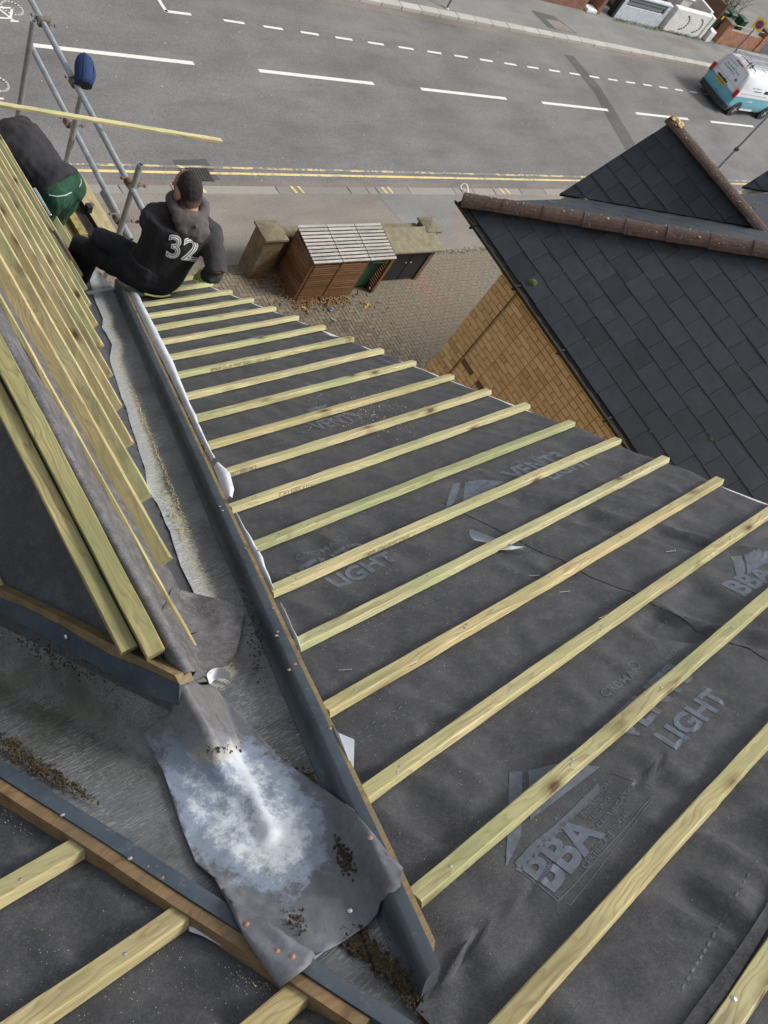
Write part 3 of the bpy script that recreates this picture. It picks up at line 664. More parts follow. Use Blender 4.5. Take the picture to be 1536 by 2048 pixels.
for k in range(3): leafq(mb, zpl((664 + k * 3, 637 + k * 2), .02), .05, 1)
tag(mb.build('pale_leaf', M['lichenw']), 'pale curled leaf on the pavers in front of the store', 'leaf')
# gravel line and weeds along the pavement edge by the neighbour
wd = MB()
for k in range(260):
    a = rl.uniform(15.2, 19.5); p = RW(a, 10.48 + rl.gauss(0, .05), .005); leafq(wd, p, rl.uniform(.015, .035), 1)
tag(wd.build('edge_weeds', M['grass']), kind='stuff')
# specks on road and pavement (chewing gum, chips)
sp = MB()
for k in range(200):
    a, c = rl.uniform(4, 46), rl.uniform(10.6, 23)
    if c > 20.7 and c < 21.1: continue
    z = RZ + .006 if 12.75 < c < 20.75 else .004
    if 12.4 < c <= 12.75: continue
    r = rl.uniform(.010, .022)
    sp.add([RW(a + r * math.cos(t), c + r * math.sin(t), z) for t in [k2 * math.pi / 3 for k2 in range(6)]], [tuple(range(6))])
tag(sp.build('pale_specks', M['lichenw']), kind='stuff')
# ------------------------------------------------------------------ neighbouring house
AL = math.radians(-2.5)
nx = np.array([math.cos(AL), math.sin(AL), 0]); ny = np.array([-math.sin(AL), math.cos(AL), 0])
EZ = 7.15
NA = zpl((912, 402), EZ)
NO = NA + nx * .12
PS = math.radians(39); KH = 1.25
nh = empty('neighbour_house', (NO[0], NO[1], 0), 'yellow brick house with dark slate hipped roof and a slated front bay', 'house')
upS = nx * math.cos(PS) + Z * math.sin(PS); nS = np.cross(-ny, upS) * -1
if nS[2] < 0: nS = -nS
def NS(v, r, h=0.0): return NO - ny * v + upS * r + nS * h
hip_dir = nx - ny * KH + Z * math.tan(PS); hip_dir /= np.linalg.norm(hip_dir)
V0 = .03
hipv = lambda r: V0 + KH * r * math.cos(PS)
RMAX = 3.5; VMAX = 6.0
roofp_ = MB().prism([NS(V0, 0, -.03), NS(VMAX, 0, -.03), NS(VMAX, RMAX, -.03), NS(hipv(RMAX), RMAX, -.03)], -nS * .05).build('roof', M['slatebed']); kid(roofp_, nh)
def tokid(o, part): o.parent = part; o.matrix_parent_inverse = Matrix.Translation(nh.location).inverted() if False else Matrix.Identity(4); return o
def clip(poly, a, b, c):   # keep a*x+b*y+c>=0
    out = []
    for i in range(len(poly)):
        p, q = poly[i], poly[(i + 1) % len(poly)]; fp, fq = a * p[0] + b * p[1] + c, a * q[0] + b * q[1] + c
        if fp >= 0: out.append(p)
        if fp * fq < 0: t = fp / (fp - fq); out.append((p[0] + t * (q[0] - p[0]), p[1] + t * (q[1] - p[1])))
    return out
# child frames: the roof mesh is in world coordinates, so slates are parented with identity inverse under a zero-origin part
def slate_field(part, F, g, wd, r0, r1, v0f, v1f, maxv, seed, axis_u, axis_r, axis_n, full=None, limit=999):
    """F(v,r,h) world; slates between v0f(r) and v1f(r)."""
    rs = random.Random(seed); shared = MB().add([(0.002, 0, .0055), (wd - .002, 0, .0055), (wd - .002, g + .02, .0005), (.002, g + .02, .0005), (.002, 0, .0), (wd - .002, 0, .0), (wd - .002, g + .02, -.005), (.002, g + .02, -.005)], [(0, 1, 2, 3), (7, 6, 5, 4), (0, 4, 5, 1), (1, 5, 6, 2), (2, 6, 7, 3), (3, 7, 4, 0)]).mesh('slate', M['slate'])
    n = 0
    k = 0; r = r0
    while r < r1 - .02:
        off = (.5 if k % 2 else 0) * wd + rs.uniform(-.008, .008)
        lo = min(v0f(r), v0f(min(r1, r + g))); hi = max(v1f(r), v1f(min(r1, r + g)))
        i0 = int(math.floor((lo - off) / wd)) - 1; i1 = int(math.ceil((hi - off) / wd)) + 1
        for i in range(i0, i1):
            va = i * wd + off; vb = va + wd
            a0, a1 = v0f(r), v0f(r + g); b0, b1 = v1f(r), v1f(r + g)
            if va >= max(a0, a1) and vb <= min(b0, b1):
                o = frame_obj('slate', shared, F(va, r + rs.uniform(-.004, .004), .002 + rs.uniform(0, .003)), axis_u, axis_r, axis_n); o.parent = part
                o.matrix_parent_inverse = PINV[part.name]; n += 1
            else:
                pl = [(va + .003, r), (vb - .003, r), (vb - .003, r + g), (va + .003, r + g)]
                # left line through (a0,r),(a1,r+g): keep v >= line
                sl_ = (a1 - a0) / g; pl = clip(pl, 1, -sl_, -(a0 - sl_ * r))
                if len(pl) >= 3: sl2 = (b1 - b0) / g; pl = clip(pl, -1, sl2, (b0 - sl2 * r))
                if len(pl) >= 3:
                    mb = MB().prism([F(x, y, .001 + .007 * (1 - (y - r) / g)) for x, y in pl], -axis_n * .005)
                    o = mb.build('slate', M['slate']); o.parent = part; o.matrix_parent_inverse = PINV[part.name]; n += 1
        r += g; k += 1
    return n
PINV = {}
def setinv(part): PINV[part.name] = Matrix.Translation(nh.location).inverted() @ Matrix.Identity(4)
# parts of the house are meshes in world coordinates whose own matrix is identity after kid(): children need no offset
PINV[roofp_.name] = Matrix.Identity(4)
slate_field(roofp_, lambda v, r, h: NS(v, r, h), .236, .306, 0, RMAX, hipv, lambda r: 5.4, 5.4, 3, -ny, upS, nS)
# front slope
fN = np.cross(nx, hip_dir); fN = fN if fN[2] > 0 else -fN; fN /= np.linalg.norm(fN)
upF = np.cross(fN, nx); upF = upF if upF[2] > 0 else -upF
def NF(v, r, h=0.0): return NO - ny * V0 + nx * v + upF * r + fN * h
FH = (hip_dir @ nx) / (hip_dir @ upF)
RF = 3.5
froof = MB().prism([NF(0, 0, -.03), NF(16, 0, -.03), NF(16, RF, -.03), NF(FH * RF, RF, -.03)], -fN * .05).build('front_roof', M['slatebed']); kid(froof, nh)
fs = MB(); rr_ = random.Random(4); k = 0; r = 0
while r < RF - .05:
    g = .236; v = FH * r + (.15 if k % 2 else 0)
    while v < 15.8:
        w_ = .306; h = .008 + rr_.uniform(-.001, .003)
        fs.add([NF(v + .004, r, h), NF(v + w_ - .004, r, h), NF(v + w_ - .004, r + g + .02, h - .007), NF(v + .004, r + g + .02, h - .007), NF(v + .004, r, h - .008), NF(v + w_ - .004, r, h - .008)], [(0, 1, 2, 3), (0, 4, 5, 1)]); v += w_
    r += g; k += 1
o = fs.build('slate_field', M['slate'], froof); tag(o, kind='stuff')
ms = MB(); rm = random.Random(12)
def blob(mb, p, n, r, rnd=rm):
    a = np.cross(n, np.array([.3, .5, .81])); a /= np.linalg.norm(a); b = np.cross(n, a); m = 8
    rad = [r * rnd.uniform(.6, 1.25) for _ in range(m)]
    ring = [p + rad[i] * (math.cos(i * 2 * math.pi / m) * a + math.sin(i * 2 * math.pi / m) * b) for i in range(m)]
    mid = [p + n * r * .35 + .55 * rad[i] * (math.cos(i * 2 * math.pi / m) * a + math.sin(i * 2 * math.pi / m) * b) for i in range(m)]
    mb.add(ring + mid + [p + n * r * .45], [(i, (i + 1) % m, m + (i + 1) % m, m + i) for i in range(m)] + [(m + i, m + (i + 1) % m, 2 * m) for i in range(m)])
for k in range(46):
    r = rm.randint(0, 11) * .236 + rm.gauss(0, .01); blob(ms, NF(rm.uniform(FH * max(r, .05) + .3, 9), max(r, .05), .004), fN, rm.uniform(.015, .05))
tag(ms.build('moss', M['moss'], froof), kind='stuff')
ms = MB()
for k in range(46):
    r = rm.randint(0, 12) * .236 + rm.gauss(0, .006); blob(ms, NS(rm.uniform(hipv(max(r, 0)) + .1, 4.3), max(r, .02), .004), nS, rm.uniform(.006, .022))
tag(ms.build('moss', M['moss'], roofp_), kind='stuff')
blob_m = MB(); blob(blob_m, onplane((900 + 630 / 3.84, 340 + 860 / 3.84), NO, nS) + nS * .004, nS, .06); blob_m.build('moss', M['moss'], roofp_)
# hip tiles
def hiptile(L, R, ang=1.25, th=.018, n=9, nm='hip_tile'):
    mb = MB(); prof = [(R * math.sin(t), R * math.cos(t) - R * math.cos(ang) * 1.0) for t in np.linspace(-ang, ang, n)]; inn = [(x * .86, z - th) for x, z in prof][::-1]
    rings = []
    for x, s_ in ((0, 1.0), (.02, 1.03), (L * .5, .99), (L - .012, .95), (L, .93)): rings.append([(x, p[0] * s_, p[1] * s_) for p in prof + inn])
    return mb.loft(rings).mesh(nm, M['hip'])
ht = hiptile(.47, .135)
hipbase = empty('x', (0, 0, 0)); bpy.data.objects.remove(hipbase)
def U3h(v): return v / np.linalg.norm(v)
hip = MB().tube([NO - ny * V0 + Z * .0 + hip_dir * .02, NO - ny * V0 + hip_dir * 4.6], .035, 8).build('hip', M['slatebed']); kid(hip, nh)
hside = np.cross(hip_dir, Z); hside /= np.linalg.norm(hside); hup = np.cross(hside, hip_dir)
if hup[2] < 0: hup = -hup
rr_ = random.Random(9)
for k in range(10):
    p = NO - ny * V0 - hip_dir * .02 + hip_dir * (.455 * k) + hup * (.015 + rr_.uniform(-.004, .004))
    tw_ = U3h(hup + hside * rr_.uniform(-.05, .05) + hip_dir * rr_.uniform(-.012, .012)); hd2 = U3h(np.cross(np.cross(tw_, hip_dir), tw_)); o = frame_obj('hip_tile', ht, p, hd2, np.cross(tw_, hd2), tw_); o.parent = hip
    jm = MB().tube([p + hip_dir * .462 + hup * (.135 * (math.cos(a) - math.cos(1.25)) - .008) + np.cross(hup, hip_dir) * .132 * math.sin(a) for a in np.linspace(-1.2, 1.2, 11)], .012, 6); jm.build('mortar_joint', M['hip'], hip)
lw = MB()
for (zx, zy, r) in [(450, 290, .035), (1215, 372, .03), (370, 218, .012), (660, 320, .012)]:
    p = onplane((900 + zx / 3.84, 340 + zy / 3.84), NO + hup * .11, nS); blob(lw, p, hup, r * .7)
for k in range(60):
    t = rm.uniform(.1, 4); a = rm.uniform(-.9, .9); blob(lw, NO - ny * V0 + hip_dir * t + hup * (.02 + .135 * (math.cos(a) - math.cos(1.25))) + np.cross(hup, hip_dir) * .135 * math.sin(a), hup, rm.uniform(.003, .011))
tag(lw.build('lichen', M['lichenw'], hip), kind='stuff')
# scroll at the foot of the hip
cpt = J((935, 388), float(RH[2] @ (NO - CAM)) - .05); sc_ = []
rx = RH.T @ np.array([1, 0, 0]); ryv = -(RH.T @ np.array([0, 1.0, 0]))
for t in np.linspace(0, 1, 26):
    if t < .25: q_ = (math.sin(t * 4) * 0, -.0 + t * 4 * .075)
    else:
        a = (t - .25) / .75 * 5.2; r_ = .042 - .012 * (t - .25); q_ = (-.042 + r_ * math.cos(a), .075 + r_ * math.sin(a))
    sc_.append(cpt + rx * q_[0] + ryv * q_[1])
kid(MB().tube(sc_, .0095, 7).build('hip_scroll', M['whitepaint'], smooth=True), nh)
# gutter with moss
def gutter(p0, p1, side, name, parent, R=.06):
    mb = MB(); d = (p1 - p0) / np.linalg.norm(p1 - p0); mb_r = []
    for p in (p0, p1):
        outer = [p + side * (-math.cos(t) * R) + Z * (-math.sin(t) * R) for t in np.linspace(0, math.pi, 10)]; inner = [p + side * (-math.cos(t) * R * .9) + Z * (-math.sin(t) * R * .9) for t in np.linspace(math.pi, 0, 10)]
        mb_r.append(outer + inner)
    mb.loft(mb_r); g_ = kid(mb.build(name, M['black_pvc']), parent)
    mu = MB(); L = np.linalg.norm(p1 - p0); n = int(L / .05)
    rows = [[p0 + d * (i * L / n) + side * y + Z * (-.028 + .018 * nz(i * .6, y * 30, 2)) for y in (-.05, -.02, .02, .05)] for i in range(n + 1)]
    mu.loft(rows, cap=False, closed=False); mu.build('gutter_moss', M['gutmud'], g_)
    return g_
gutter(NA + nx * .06 + ny * .02 + Z * .0, NA + nx * .06 - ny * 6, nx, 'gutter', nh)
for k in range(6):
    mb = MB().box(NA + nx * .065 - ny * (.35 + .9 * k) - Z * .035, nx * .062, ny * .010, Z * .03); kid(mb.build('gutter_bracket', M['black_pvc']), nh)
# walls
WX = NA + nx * .3; wc = onplane((1003, 548), WX, nx); WC = np.array([wc[0], wc[1], 0])
def NW(v, z, h=0.0): return WC - ny * v - nx * h + Z * z
mb = MB(); mb.box(NW(3.5, 3.8) + nx * .11, ny * 3.5, nx * .1, Z * 3.3); wall = kid(mb.build('wall', M['mortar']), nh)
M['ybrickmat'] = brickmat('yellow_brick_far', (.40, .25, .11), (.50, .33, .16), (.36, .25, .13))
mb = MB(); mb.box(NW(3.5, .245) + nx * .11, ny * 3.5, nx * .1, Z * .245); kid(mb.build('lower_wall', M['ybrickmat']), nh)
mb = MB(); mb.box(NW(.11, 3.5) + nx * 4.2, ny * .1, nx * 3.99, Z * 3.5); kid(mb.build('front_wall', M['ybrickmat']), nh)
mb = MB(); mb.box(NW(.0, 7.06) + nx * 6 + ny * .3 - nx * .15, nx * 6, ny * .55, Z * .03); kid(mb.build('soffit', M['black_pvc']), nh)
mb = MB(); mb.box(NW(3.6, 7.06) - nx * .09, nx * .085, ny * 3.55, Z * .03); kid(mb.build('soffit', M['black_pvc']), nh)
bkm = MB().bbox(0, .215, 0, .065, -.02, .0).mesh('brick', M['ybrick'], bevel=.003); bks = MB().bbox(0, .1025, 0, .065, -.02, .0).mesh('brick', M['ybrick'], bevel=.003)
bkd = MB().bbox(0, .215, 0, .065, -.02, .0).mesh('brick', M['sootbrick'], bevel=.003)
rb = random.Random(21); nb = 0
darkpx = [(935, 742), (965, 785), (1105, 800), (1122, 812), (1080, 700)]
brest = MB()
for c in range(-52, 34):
    z = 4.5 + c * .075; v = 0.0; flem = c % 2; i = 0
    while v < 5.5:
        L = .215 if (i + flem) % 2 == 0 else .1025
        if c % 2 and i == 0: L = .1025
        p = NW(v, z, .005 + rb.uniform(-.0015, .002)); px = proj(NW(v + L / 2, z + .03))
        vis = z < 6.99 and px[1] < 583 + .393 * (px[0] - 430) + 30 and px[0] < 1300
        if vis and nb < 300:
            near = any(math.dist(px, q) < 8 for q in darkpx)
            o = frame_obj('brick', (bkd if near and L > .2 else bkm) if L > .2 else bks, p, -ny, Z, -nx); o.parent = wall; nb += 1
        elif z < 6.99: brest.box(p - nx * -.01 - ny * L / 2 + Z * .0325, ny * L / 2, nx * .01, Z * .0325)
        v += L + .010; i += 1
tag(brest.build('brick_field', M['ybrick'], wall), kind='stuff')
cb1 = onplane((1030, 590), WC - nx * .02, nx); cb2 = onplane((888, 758), WC - nx * .02, nx)
kid(MB().tube([cb1 + Z * .2, cb1, cb2, np.array([cb2[0], cb2[1], 1.0])], .007, 6).build('wall_cable', M['black_pvc']), nh)
# slated front bays
def bay(shift, tiles=True, lim=99):
    Pb = onplane((1512, 455), NO, fN); Pf = zpl((1338, 246), Pb[2] + .0); Vb = onplane((1119, 388), NO, fN)
    Pf = Pf + shift; Pb = Pb + shift; Vb = Vb + shift
    yd = (Pb - Pf); RL = np.linalg.norm(yd); yd /= RL
    nb_ = np.cross(yd, Vb - Pf); nb_ = nb_ if nb_[2] > 0 else -nb_; nb_ /= np.linalg.norm(nb_)
    dn = np.cross(nb_, yd); dn = dn if dn[2] < 0 else -dn
    W = (Vb - Pf) @ dn; off = (Vb - Pf) @ yd
    F = lambda v, r, h=0.0: Pf + yd * v + dn * (W - r) + nb_ * h   # r measured up from the foot
    bed = MB().prism([F(0, W, -.012), F(RL, W, -.012), F(off, 0, -.012)], -nb_ * .04).build('bay_roof', M['slatebed']); kid(bed, nh); PINV[bed.name] = Matrix.Identity(4)
    slate_field(bed, F, .236, .306, 0, W, lambda r: off + (0 - off) * r / W, lambda r: off + (RL - off) * r / W, 9, 8, yd, -dn, nb_)
    # other side of the little roof
    mir = Pf + np.array([(Pf - Vb)[0], 0, 0]) ; Vr = np.array([2 * Pf[0] - Vb[0], Vb[1], Vb[2]])
    kid(MB().prism([Pf, Pb, Vr], -Z * .05).build('bay_roof', M['slate']), nh)
    kid(MB().prism([Pf - yd * -.05 - Z * .06, Vb - yd * -.05 - Z * .06, Vr - yd * -.05 - Z * .06], yd * .08).build('bay_gable', M['render']), nh)
    t_ = hiptile(.43, .13, 1.15, nm='ridge_tile'); k = 0
    rg = MB().tube([Pf + Z * .0, Pb], .03, 8).build('bay_ridge', M['slatebed']); kid(rg, nh)
    while k * .425 < RL - .1:
        o = frame_obj('ridge_tile', t_, Pf + yd * (k * .425 - .02) + Z * .02, yd, np.cross(Z, yd), Z); o.parent = rg; k += 1
    return Pf, Pb, Vb, yd, nb_
Pf, Pb, Vb, yd, nb_ = bay(np.zeros(3))
lm = MB()
for (dx, dz, r) in [(.06, .0, .085), (.12, .04, .055), (.03, -.05, .05), (.16, -.04, .04)]: blob(lm, Pf + yd * dx + Z * (.09 + .0) + np.array([dz, 0, 0]), Z, r)
lm.build('lichen', M['lichen'], nh).matrix_parent_inverse = Matrix.Translation(nh.location).inverted()
lm = MB(); blob(lm, Pf + yd * .16 + Z * .085, Z, .028)
for k in range(40): blob(lm, Pf + yd * rm.uniform(.1, 2.0) + np.array([rm.uniform(-.1, .1), 0, 0]) + Z * (.075), Z, rm.uniform(.003, .012))
lm.build('lichen', M['lichenw'], nh).matrix_parent_inverse = Matrix.Translation(nh.location).inverted()
V2 = onplane((1484, 374), NO, fN); bay(V2 - Vb)
def U3_(v): v = np.asarray(v, float); return v / np.linalg.norm(v)
# ------------------------------------------------------------------ the house being re-roofed
hs_ = empty('house_under_repair', (1.5, 0, 0), 'house with stripped roof: grey underlay and new pale battens', 'house')
XR, ZRG = .75, 10.20                      # ridge of the cross gable
TQR, TQL = 1.384, 1.98                    # slopes of its two sides
nR = np.array([TQR, 0, 1.0]); nR /= np.linalg.norm(nR); nL = np.array([-TQL, 0, 1.0]); nL /= np.linalg.norm(nL)
PR0 = np.array([XR, 0, ZRG])
dR = np.array([1.0, 0, -TQR]); dR /= np.linalg.norm(dR); dL = np.array([-1.0, 0, -TQL]); dL /= np.linalg.norm(dL)
Yv = np.array([0, 1.0, 0])
def gh(u, s, n): p = RP(u, s); return -(n @ (p - PR0)) / (n @ N)
def smin(a, b, k): h = max(0.0, min(1.0, .5 + .5 * (b - a) / k)); return b * (1 - h) + a * h - k * h * (1 - h)
def hf(u, s, k=.035): return -smin(.018, -smin(gh(u, s, nR), gh(u, s, nL), .03), k) if True else 0
def hfs(u, s): return max(-.018, min(gh(u, s, nR), gh(u, s, nL)))
def hit(px, off=0.0, f=None):
    f = f or hf
    d = ray(px); t = .8; prev = None
    def val(t):
        q = d * t; return (N @ q) + D - f(float(q[0]), float(q @ S)) - off
    while t < 9:
        v = val(t)
        if v < 0:
            a, b = t - .02, t
            for _ in range(18):
                m = (a + b) / 2
                if val(m) < 0: b = m
                else: a = m
            q = d * b; return float(q[0]), float(q @ S)
        t += .02
    q = d * t; return float(q[0]), float(q @ S)
# kerb lines measured in the photograph (top outer edge of the trim)
KT = .045
kr_px = [(235, 552), (246, 573), (289, 662), (340, 769), (386, 858), (425, 943), (467, 1032), (520, 1147), (584, 1300), (622, 1376), (656, 1457), (699, 1550), (741, 1639), (800, 1757), (838, 1846), (855, 1884)]
KR = [us(p, KT) for p in kr_px]
kl_px = [(-260, 1400), (-120, 1478), (0, 1547), (102, 1604), (203, 1672), (264, 1709), (377, 1795), (487, 1884), (610, 1955), (715, 2017), (750, 2040)]
KL = [us(p, KT) for p in kl_px]
fitR = np.polyfit([q[1] for q in KR], [q[0] for q in KR], 1); fitL = np.polyfit([q[1] for q in KL], [q[0] for q in KL], 1)
uR = lambda s: fitR[0] * s + fitR[1]
uL = lambda s: fitL[0] * s + fitL[1]
TIP = (fitL[1] - fitR[1]) / (fitR[0] - fitL[0])
VG = 3.2                                   # verge
SE = 5.02                                  # eaves
FLAT_ = [(*us((1150, 1680)), .21), (*us((1380, 1440)), .2), (*us((1510, 1150)), .18), (*us((1110, 940)), .2)]
ROWS_ = [.137, .384, .637, .884, 1.141, 1.386, 1.63, 1.867, 2.126, 2.363, 2.61, 2.873, 3.116, 3.372, 3.622, 3.862, 4.092, 4.319, 4.547, 4.782]
def wr(u, s):                              # wrinkles of the loose underlay
    a = .5 + .5 * nz(u * .9, s * .9, 4)
    w0 = nz((u + .45 * s) * 7 + .6 * nz(u * 3, s * 5, 2), (s - .2 * u) * 1.4, 1); w1 = .9 * (1 - 2.6 * abs(w0)) - .35 + .5 * w0; w2 = nz(u * 3.1, s * 4.5, 7); w3 = nz((u - .5 * s) * 16, s * 3, 9)
    near = 1.0 / (1 + math.exp((s - 1.15) * 4)); pin = min(1.0, min(abs(s - q_) for q_ in ROWS_) / .07); pin = pin * pin * (3 - 2 * pin)
    sag = -.004 * (1 - math.cos(2 * math.pi * u / .4)) / 2
    v = ((.007 + .046 * near * a) * w1 + .004 * w2 + (.002 + .003 * near) * w3 + sag * .8) * (.12 + .88 * pin)
    for (cu, cs, cr) in FLAT_: v *= 1 - .88 * math.exp(-(((u - cu) / cr) ** 2 + ((s - cs) / cr) ** 2) ** 2)
    return max(-.02, v)
def sheet(name, fu0, fu1, s0, s1, step, hfun, mat, parent, solid=0.0):
    ns = int((s1 - s0) / step); mb = MB(); nu = max(4, int(max(fu1(s0) - fu0(s0), fu1(s1) - fu0(s1)) / step))
    rows = []
    for i in range(ns + 1):
        s_ = s0 + (s1 - s0) * i / ns; a, b = fu0(s_), fu1(s_)
        rows.append([RP(a + (b - a) * j / nu, s_, hfun(a + (b - a) * j / nu, s_)) for j in range(nu + 1)])
    mb.loft(rows, cap=False, closed=False)
    mb.f = [q[::-1] for q in mb.f]
    return kid(mb.build(name, mat, smooth=True), parent)
edge = lambda s: VG + .008 * nz(s * 2.5, 3) + (.02 * nz(s * 3, 9) + .012 if s < 1.9 else 0)
def wrr(u, s):
    e = edge(s) - u
    return wr(u, s) * min(1, max(0.0, (u - uR(s)) / .05 if s > TIP else 1)) - (.03 * (1 - e / .04) ** 2 if e < .04 else 0)
SMID = .70
sR0 = us((866, 1945), .045)[1]; sL0 = us((835, 2032), .045)[1]; sRt = us((864, 1884), .045)[1]; sLt = us((735, 2040), .045)[1]
und = sheet('roof_underlay', lambda s: (uR(s) + .012) if s > sR0 else SMID, edge, -.03, SE, .02, wrr, M['underlay'], hs_)
und['label'] = 'dark grey roof underlay with printed lettering right of the valley'
undl = sheet('roof_underlay', lambda s: -3.4, lambda s: (uL(s) - .012) if s > sL0 else SMID, -.03, 3.4, .027, wr, M['underlay'], hs_)
# lap of the next sheet, with its curled corner
ul = us((1090, 1112))[0]
lap = sheet('underlay_lap', lambda s: ul + .012 * nz(s * 5, 2) + .04 * max(0, (1.62 - s)), edge, .14, 1.72, .018, lambda u, s: wrr(u, s) + .0019, M['underlay'], hs_)
# white curled corner
def strip3(name, rowsfn, n, mat, parent, thick=.0):
    rows = [rowsfn(i / n) for i in range(n + 1)]; mb = MB().loft(rows, cap=False, closed=False); return kid(mb.build(name, mat, smooth=True), parent)
cA = us((948, 1083)); cB = us((1052, 1104))
def curl(t):
    u = cA[0] + (cB[0] - cA[0]) * t; s_ = cA[1] + (cB[1] - cA[1]) * t; a = .030 * (1 - t) ** .9
    return [RP(u + .05 * k * a, s_ + a * math.sin(k * .9) * .9 - .0 , .006 + a * .75 * (1 - math.cos(k * .9))) for k in (0, .4, .8, 1.2, 1.7, 2.2)]
strip3('curled_flap', curl, 14, M['white_fleece'], hs_)
mb = MB(); fl = [(1000, 1106), (1020, 1112), (1046, 1106), (1052, 1100), (1020, 1098)]
mb.add([RP(*us(p), .012 + .012 * (i in (1, 2))) for i, p in enumerate(fl)], [(0, 1, 2, 3, 4)]); kid(mb.build('curled_flap', M['white_fleece']), hs_)
# decking and the far slope below the underlay, walls
kid(MB().prism([RP(VG - .03, -.03, -.03), RP(VG - .03, SE, -.03), RP(uR(SE) + .05, SE, -.03), RP(uR(TIP) + .05, TIP - .1, -.03), RP(SMID, -.03, -.03)], -N * .12).build('rafters', M['oldwood']), hs_)
kid(MB().prism([RP(SMID - .01, -.03, -.03), RP(uL(TIP) - .05, TIP - .1, -.03), RP(uL(3.4) - .05, 3.4, -.03), RP(-3.4, 3.4, -.03), RP(-3.4, -.03, -.03)], -N * .12).build('rafters', M['oldwood']), hs_)
rid = RP(0, -.03, 0)
bk = lambda u, r, h=0: np.array([u, rid[1] - r * math.cos(PITCH), rid[2] - r * math.sin(PITCH)]) + h * np.array([0, -math.sin(PITCH), math.cos(PITCH)])
rows = [[bk(-3.4 + 6.6 * j / 60, -.005 + 5 * i / 60, .004 * nz(j * .4, i * .5)) for j in range(61)] for i in range(61)]
mb = MB().loft(rows, cap=False, closed=False); kid(mb.build('back_underlay', M['underlay_ridge'], smooth=True), hs_)
eav = RP(0, SE, -.1)
kid(MB().bbox(-3.5, 3.08, -4.8, eav[1] - .25, 0, 7.75).build('main_walls', M['ybrickmat']), hs_)
mb = MB().prism([np.array([3.02, eav[1] - .25, 7.75]), np.array([3.02, -4.7, 7.75]), np.array([3.02, -4.7, 7.95]), RP(3.02, -.03, -.16), RP(3.02, SE - .3, -.16)], np.array([.055, 0, 0])); kid(mb.build('gable_wall', M['ybrickmat']), hs_)
# white verge board under the edge
vb = MB().loft([[RP(VG - .02, s_, -.035), RP(VG + .012 + .004 * nz(s_ * 4), s_, -.034), RP(VG + .012 + .004 * nz(s_ * 4), s_, -.018), RP(VG - .02, s_, -.018)] for s_ in np.linspace(.0, SE, 60)]); kid(vb.build('verge_board', M['whitepaint']), hs_)
kid(MB().box(RP(VG / 2 + .9, SE + .012, -.07), np.array([VG / 2 - .95, 0, 0]), S * .012, N * .07).build('fascia', M['whitepaint']), hs_)
# ------------------------------------------------------------------ battens
def batten_mesh(L, w_, h, seed, mat):
    rs = random.Random(seed); n = max(4, int(L / .09)); rings = []
    c = .0025
    prof = [(-w_ / 2 + c, 0), (w_ / 2 - c, 0), (w_ / 2, c), (w_ / 2, h - c), (w_ / 2 - c, h), (-w_ / 2 + c, h), (-w_ / 2, h - c), (-w_ / 2, c)]
    bow = rs.uniform(-.007, .007)
    for i in range(n + 1):
        t = i / n; j = lambda: rs.uniform(-.0012, .0012); b = bow * math.sin(math.pi * t)
        rings.append([(t * L + (rs.uniform(-.0015, .0015) if i in (0, n) else 0), y + b + j(), z + j()) for y, z in prof])
    return MB().loft(rings).mesh('batten', mat)
bi = [0]
def batten(p0, p1, up, w_=.038, h=.025, parent=None, mat=None, name='batten'):
    p0, p1, up = np.asarray(p0), np.asarray(p1), np.asarray(up); d = p1 - p0; L = np.linalg.norm(d); d = d / L; ay = np.cross(up, d); ay /= np.linalg.norm(ay); az = np.cross(d, ay)
    bi[0] += 1
    o = frame_obj(name, batten_mesh(L, w_, h, bi[0], mat or M['batten']), p0, d, ay, az)
    if parent: o.parent = parent
    return o
rowsR = [(.618, .844), (.865, .938), (1.122, 1.053), (1.367, 1.151), (1.611, 1.259), (1.848, 1.366), (2.107, 1.462), (2.344, 1.596), (2.591, 1.672), (2.854, 1.784), (3.097, 1.888), (3.353, 1.995), (3.603, 2.104), (3.843, 2.208), (4.073, 2.311), (4.30, 2.404), (4.528, 2.496), (4.763, 2.593), (4.965, 2.70)]
nails = MB(); HB_ = .003
rnn = random.Random(31)
def nail_dot(u, s, h, r=.0042): blob_n(nails, RP(u, s, h), N, r)
def blob_n(mb, p, n, r):
    a = np.cross(n, np.array([.3, .5, .81])); a /= np.linalg.norm(a); b = np.cross(n, a); m = 7
    ring = [p + r * (math.cos(i * 2 * math.pi / m) * a + math.sin(i * 2 * math.pi / m) * b) for i in range(m)]; mb.add(ring + [p + n * r * .4], [(i, (i + 1) % m, m) for i in range(m)])
for s_, u_ in rowsR:
    sk = rnn.uniform(-.004, .004); batten(RP(u_, s_ + .019 + sk * .5, HB_), RP(VG - .02 + rnn.uniform(-.012, .012), s_ + .019 - sk, HB_), N, parent=und)
    for k in range(6):
        uu = u_ + .1 + k * .42
        if uu < VG - .1:
            nail_dot(uu, s_ + .014 + rnn.uniform(-.004, .004), HB_ + .0258)
            if rnn.random() < .4: nail_dot(uu + .018, s_ + .02, HB_ + .0258)
batten(RP(.70, .365, HB_), RP(VG - .02, .352, HB_), N, parent=und)
batten(RP(.2, .118, HB_ + .006), RP(VG - .02, .098, HB_ + .006), N, .042, .028, parent=und)
nail_dot(us((1465, 2002), .03)[0], us((1465, 2002), .03)[1], .0385, .006)
mb = MB().loft([[RP(u, .136 + .008 * nz(u * 4), .010), RP(u, .160 + .010 * nz(u * 3, 5), .012)] for u in np.linspace(.2, 3.1, 60)], cap=False, closed=False); mb.f = [q[::-1] for q in mb.f]; kid(mb.build('underlay_edge', M['underlay_ridge']), hs_)
